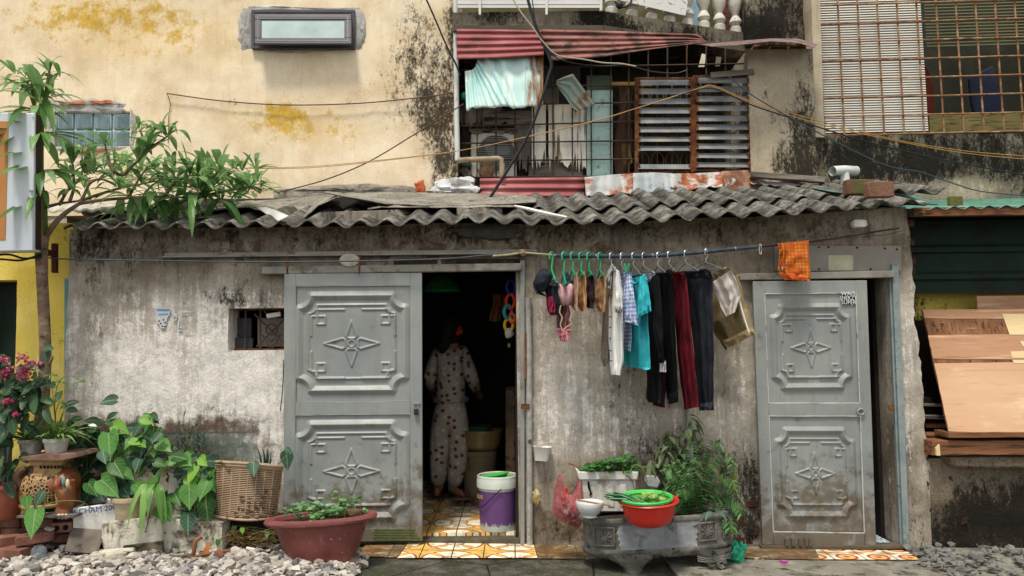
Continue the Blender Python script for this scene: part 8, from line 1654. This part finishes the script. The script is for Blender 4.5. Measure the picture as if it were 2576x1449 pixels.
for pts in ([(1745, 1300), (1750, 1240), (1770, 1180), (1800, 1150)], [(1745, 1300), (1760, 1230), (1800, 1170), (1838, 1150), (1842, 1190)], [(1745, 1300), (1730, 1240), (1700, 1200), (1690, 1230)], [(1750, 1300), (1742, 1220), (1735, 1160), (1740, 1110)], [(1750, 1300), (1780, 1250), (1820, 1240), (1852, 1260), (1868, 1300)], [(1745, 1300), (1720, 1260), (1705, 1290), (1702, 1320)], [(1750, 1300), (1770, 1220), (1790, 1130), (1810, 1115)], [(1745, 1300), (1715, 1240), (1690, 1180), (1672, 1190)],
            [(1745, 1300), (1740, 1250), (1725, 1200), (1700, 1160)], [(1750, 1300), (1765, 1260), (1790, 1220), (1830, 1200), (1850, 1230)], [(1745, 1300), (1752, 1270), (1745, 1240), (1720, 1230), (1712, 1250)], [(1760, 1300), (1790, 1270), (1815, 1280), (1836, 1310), (1840, 1340)], [(1748, 1300), (1755, 1200), (1765, 1150), (1775, 1120)], [(1740, 1300), (1722, 1275), (1690, 1262), (1676, 1290)]):
    frond(mb, st_, pts, -.42, -.42-R.uniform(.0, .3), R.uniform(.085, .125), 24, .014)
mb.build('foliage', M_fern, fn, True, ang=180); st_.build('stem', M_stemg, fn, True)
bu = thing('bush', 'dusty dark leaved bush rising behind the fern', 'bush', P(1720, 1300, -.25)); mb = MB(); st_ = MB()
for pts in ([(1722, 1300), (1720, 1220), (1715, 1150), (1735, 1090), (1740, 1050)], [(1722, 1300), (1700, 1230), (1690, 1170), (1672, 1120)], [(1722, 1280), (1690, 1220), (1660, 1180), (1635, 1160)], [(1722, 1250), (1735, 1200), (1745, 1150)], [(1715, 1160), (1700, 1120), (1690, 1085)]):
    ps = sm([P(x, y, -.25-.1*i/len(pts)) for i, (x, y) in enumerate(pts)], 6); st_.tube(ps, [.006, .002], 5)
    for i in range(26):
        p = ps[int(len(ps)*(.3+.69*R.random()))]; leaf(mb, p+rv(.03), V((R.uniform(-1, 1), R.uniform(-.8, .3), R.uniform(-1, .2))), R.uniform(.075, .12), R.uniform(.026, .04), 'lance', .5)
mb.build('foliage', M_bush, bu, True, ang=180); st_.build('stem', M_bark, bu, True)
tl_ = thing('purple_leaf_plant', 'purple tinged strap leaves at the planter edge beneath the fern', 'plant', P(1790, 1300, -.6)); mb = MB(); c = P(1796, 1290, -.66)
for a, L in ((-1.3, .15), (-.5, .14), (.3, .14), (1.2, .15), (2., .12)): leaf(mb, c, V((math.sin(a), -.5, .3)), L, .035, 'lance', .6, up=(0, -.3, 1))
mb.build('foliage', leafmat('purple_leaf', ['3a2f44', '4f4258', '3f5a44', '5f7a6a'], .2, .4), tl_, True, ang=180)
mb = MB(); vs_ = []
for k in range(7): mb.ell(P(1846+R.uniform(-8, 8), 1195+k*7, -.5), (.012, .01, .016), n=8, m=6)
tag(mb.build('fruit_cluster', gm('green_fruit', ['5f6a2c', '7f8a3c', '8f7a30'], 9, .5, bump=None), smooth=True), 'cluster of small green fruits at the right edge of the fern', 'fruit')
# ================= shed contents =================
plyb = thing('plywood_board', 'large peeling plywood board leaning in the shed', 'board', P(2480, 1088, -.1))
ZA, ZB = P(2450, 779, .22).z, P(2450, 1087, -.12).z; KY = .34/(ZA-ZB)
def yp(x, y):
    d = ray(x, y); return -D+d.y*(-.12+KY*(CC.z-ZB)-CC.y)/(d.y-KY*d.z)
def lx(y): return 2321+(y-779)*.2143
def ppl(ya, yb, xr0, xr1, dy, name, mat, xl=0):
    n = 8; L = [(lx(lerp(ya, yb, i/n))+xl+R.uniform(-1, 1), lerp(ya, yb, i/n)) for i in range(n+1)]; mb = MB()
    top = [(lerp(L[0][0], xr0, i/n), ya+1.6*nz(i*1.7, ya)-(lerp(L[0][0], xr0, i/n)-2321)*.012) for i in range(1, n+1)]; bot = [(lerp(xr1, L[-1][0], i/n), yb+1.6*nz(i*2.1, yb)-(lerp(xr1, L[-1][0], i/n)-2321)*.0+2) for i in range(n)]
    mb.prism(list(reversed(L))+top+bot, lambda x, y: yp(x, y)-dy, .018 if dy == 0 else .003); return mb.build(name, mat, plyb)
ppl(779, 1086, 2900, 2900, 0, 'board_sheet', M_plyd); ppl(779, 800, 2900, 2900, .004, 'veneer', M_ply); ppl(843, 902, 2900, 2900, .0042, 'veneer', M_ply); ppl(914, 1085, 2900, 2900, .0044, 'veneer', gm('pale_ply', ['b38a69', 'be9775', 'c8a482'], 1.6, .6, streak=[('b18a66', .54, .7, 14, (.15, 1, 2.5)), ('d5b896', .56, .72, 3, (.5, 1, 2))], bump=(60, .1), st=(.4, 1, 1.6)))
for pts in ([(2521, 789), (2700, 793), (2700, 842), (2540, 842)], [(2565, 858), (2700, 850), (2700, 880), (2575, 872)], [(2543, 884), (2700, 878), (2700, 903), (2546, 900)], [(2546, 905), (2700, 905), (2700, 914), (2552, 914)]): mb = MB(); mb.prism(pts, lambda x, y: yp(x, y)-.0075, .002); mb.build('bare_veneer', M_plyp, plyb)
tag(MB().prism([(2457, 745), (2800, 740), (2800, 785), (2460, 785)], lambda x, y: .30, .02).build('plywood_board', M_ply), 'second reddish plywood board behind the top of the large one', 'board')
for i, (x0, y0, x1, y1, Y, mt, lab) in enumerate(((2345, 1109, 2900, 1146, -.12, M_plank, 'thick brown plank at the front of the stack on the ledge'), (2387, 1088, 2900, 1102, -.14, M_plank, 'thin plank directly under the plywood board'), (2330, 1090, 2420, 1098, .05, M_plyd, 'short brown plank end poking left at the top of the stack'), (2332, 1102, 2400, 1110, .08, M_plank, 'reddish plank end below the short brown one'), (2336, 1118, 2390, 1128, .1, M_plyd, 'dull plank end near the bottom of the stack'), (2328, 1046, 2394, 1054, .12, M_woodh, 'grey plank sticking out behind the board at mid height'), (2322, 1015, 2380, 1022, .2, M_woodh, 'uppermost grey plank behind the board'), (2330, 1066, 2400, 1076, .15, M_plyd, 'brown plank between the grey ones and the stack'))):
    mb = MB(); mb.prism([(x0, y0), (x1, y0-(2 if x1 > 2600 else -2)), (x1, y1-(2 if x1 > 2600 else -2)), (x0, y1)], Y, .2); tag(mb.build('plank', mt, bevel=.004), lab, 'plank', 'planks stacked on the ledge')
tag(MB().prism([(2355, 1128), (2364, 1118), (2366, 1146), (2356, 1146)], -.14, .02).build('wood_chip', M_plyp), 'pale wood chip leaning on the thick brown plank', 'wood chip')
mb = MB(); mb.grid(lambda u, v: P(2184+10*u+2*math.sin(v*6), 760+140*v, .42+.02*math.sin(u*6)), 6, 14); tag(mb.build('red_cloth', gm('crimson_cloth', ['6b1424', '8a2034'], 8, .8), smooth=True, solid=.006), 'crimson cloth glimpsed in the dark gap beside the right door', 'cloth')
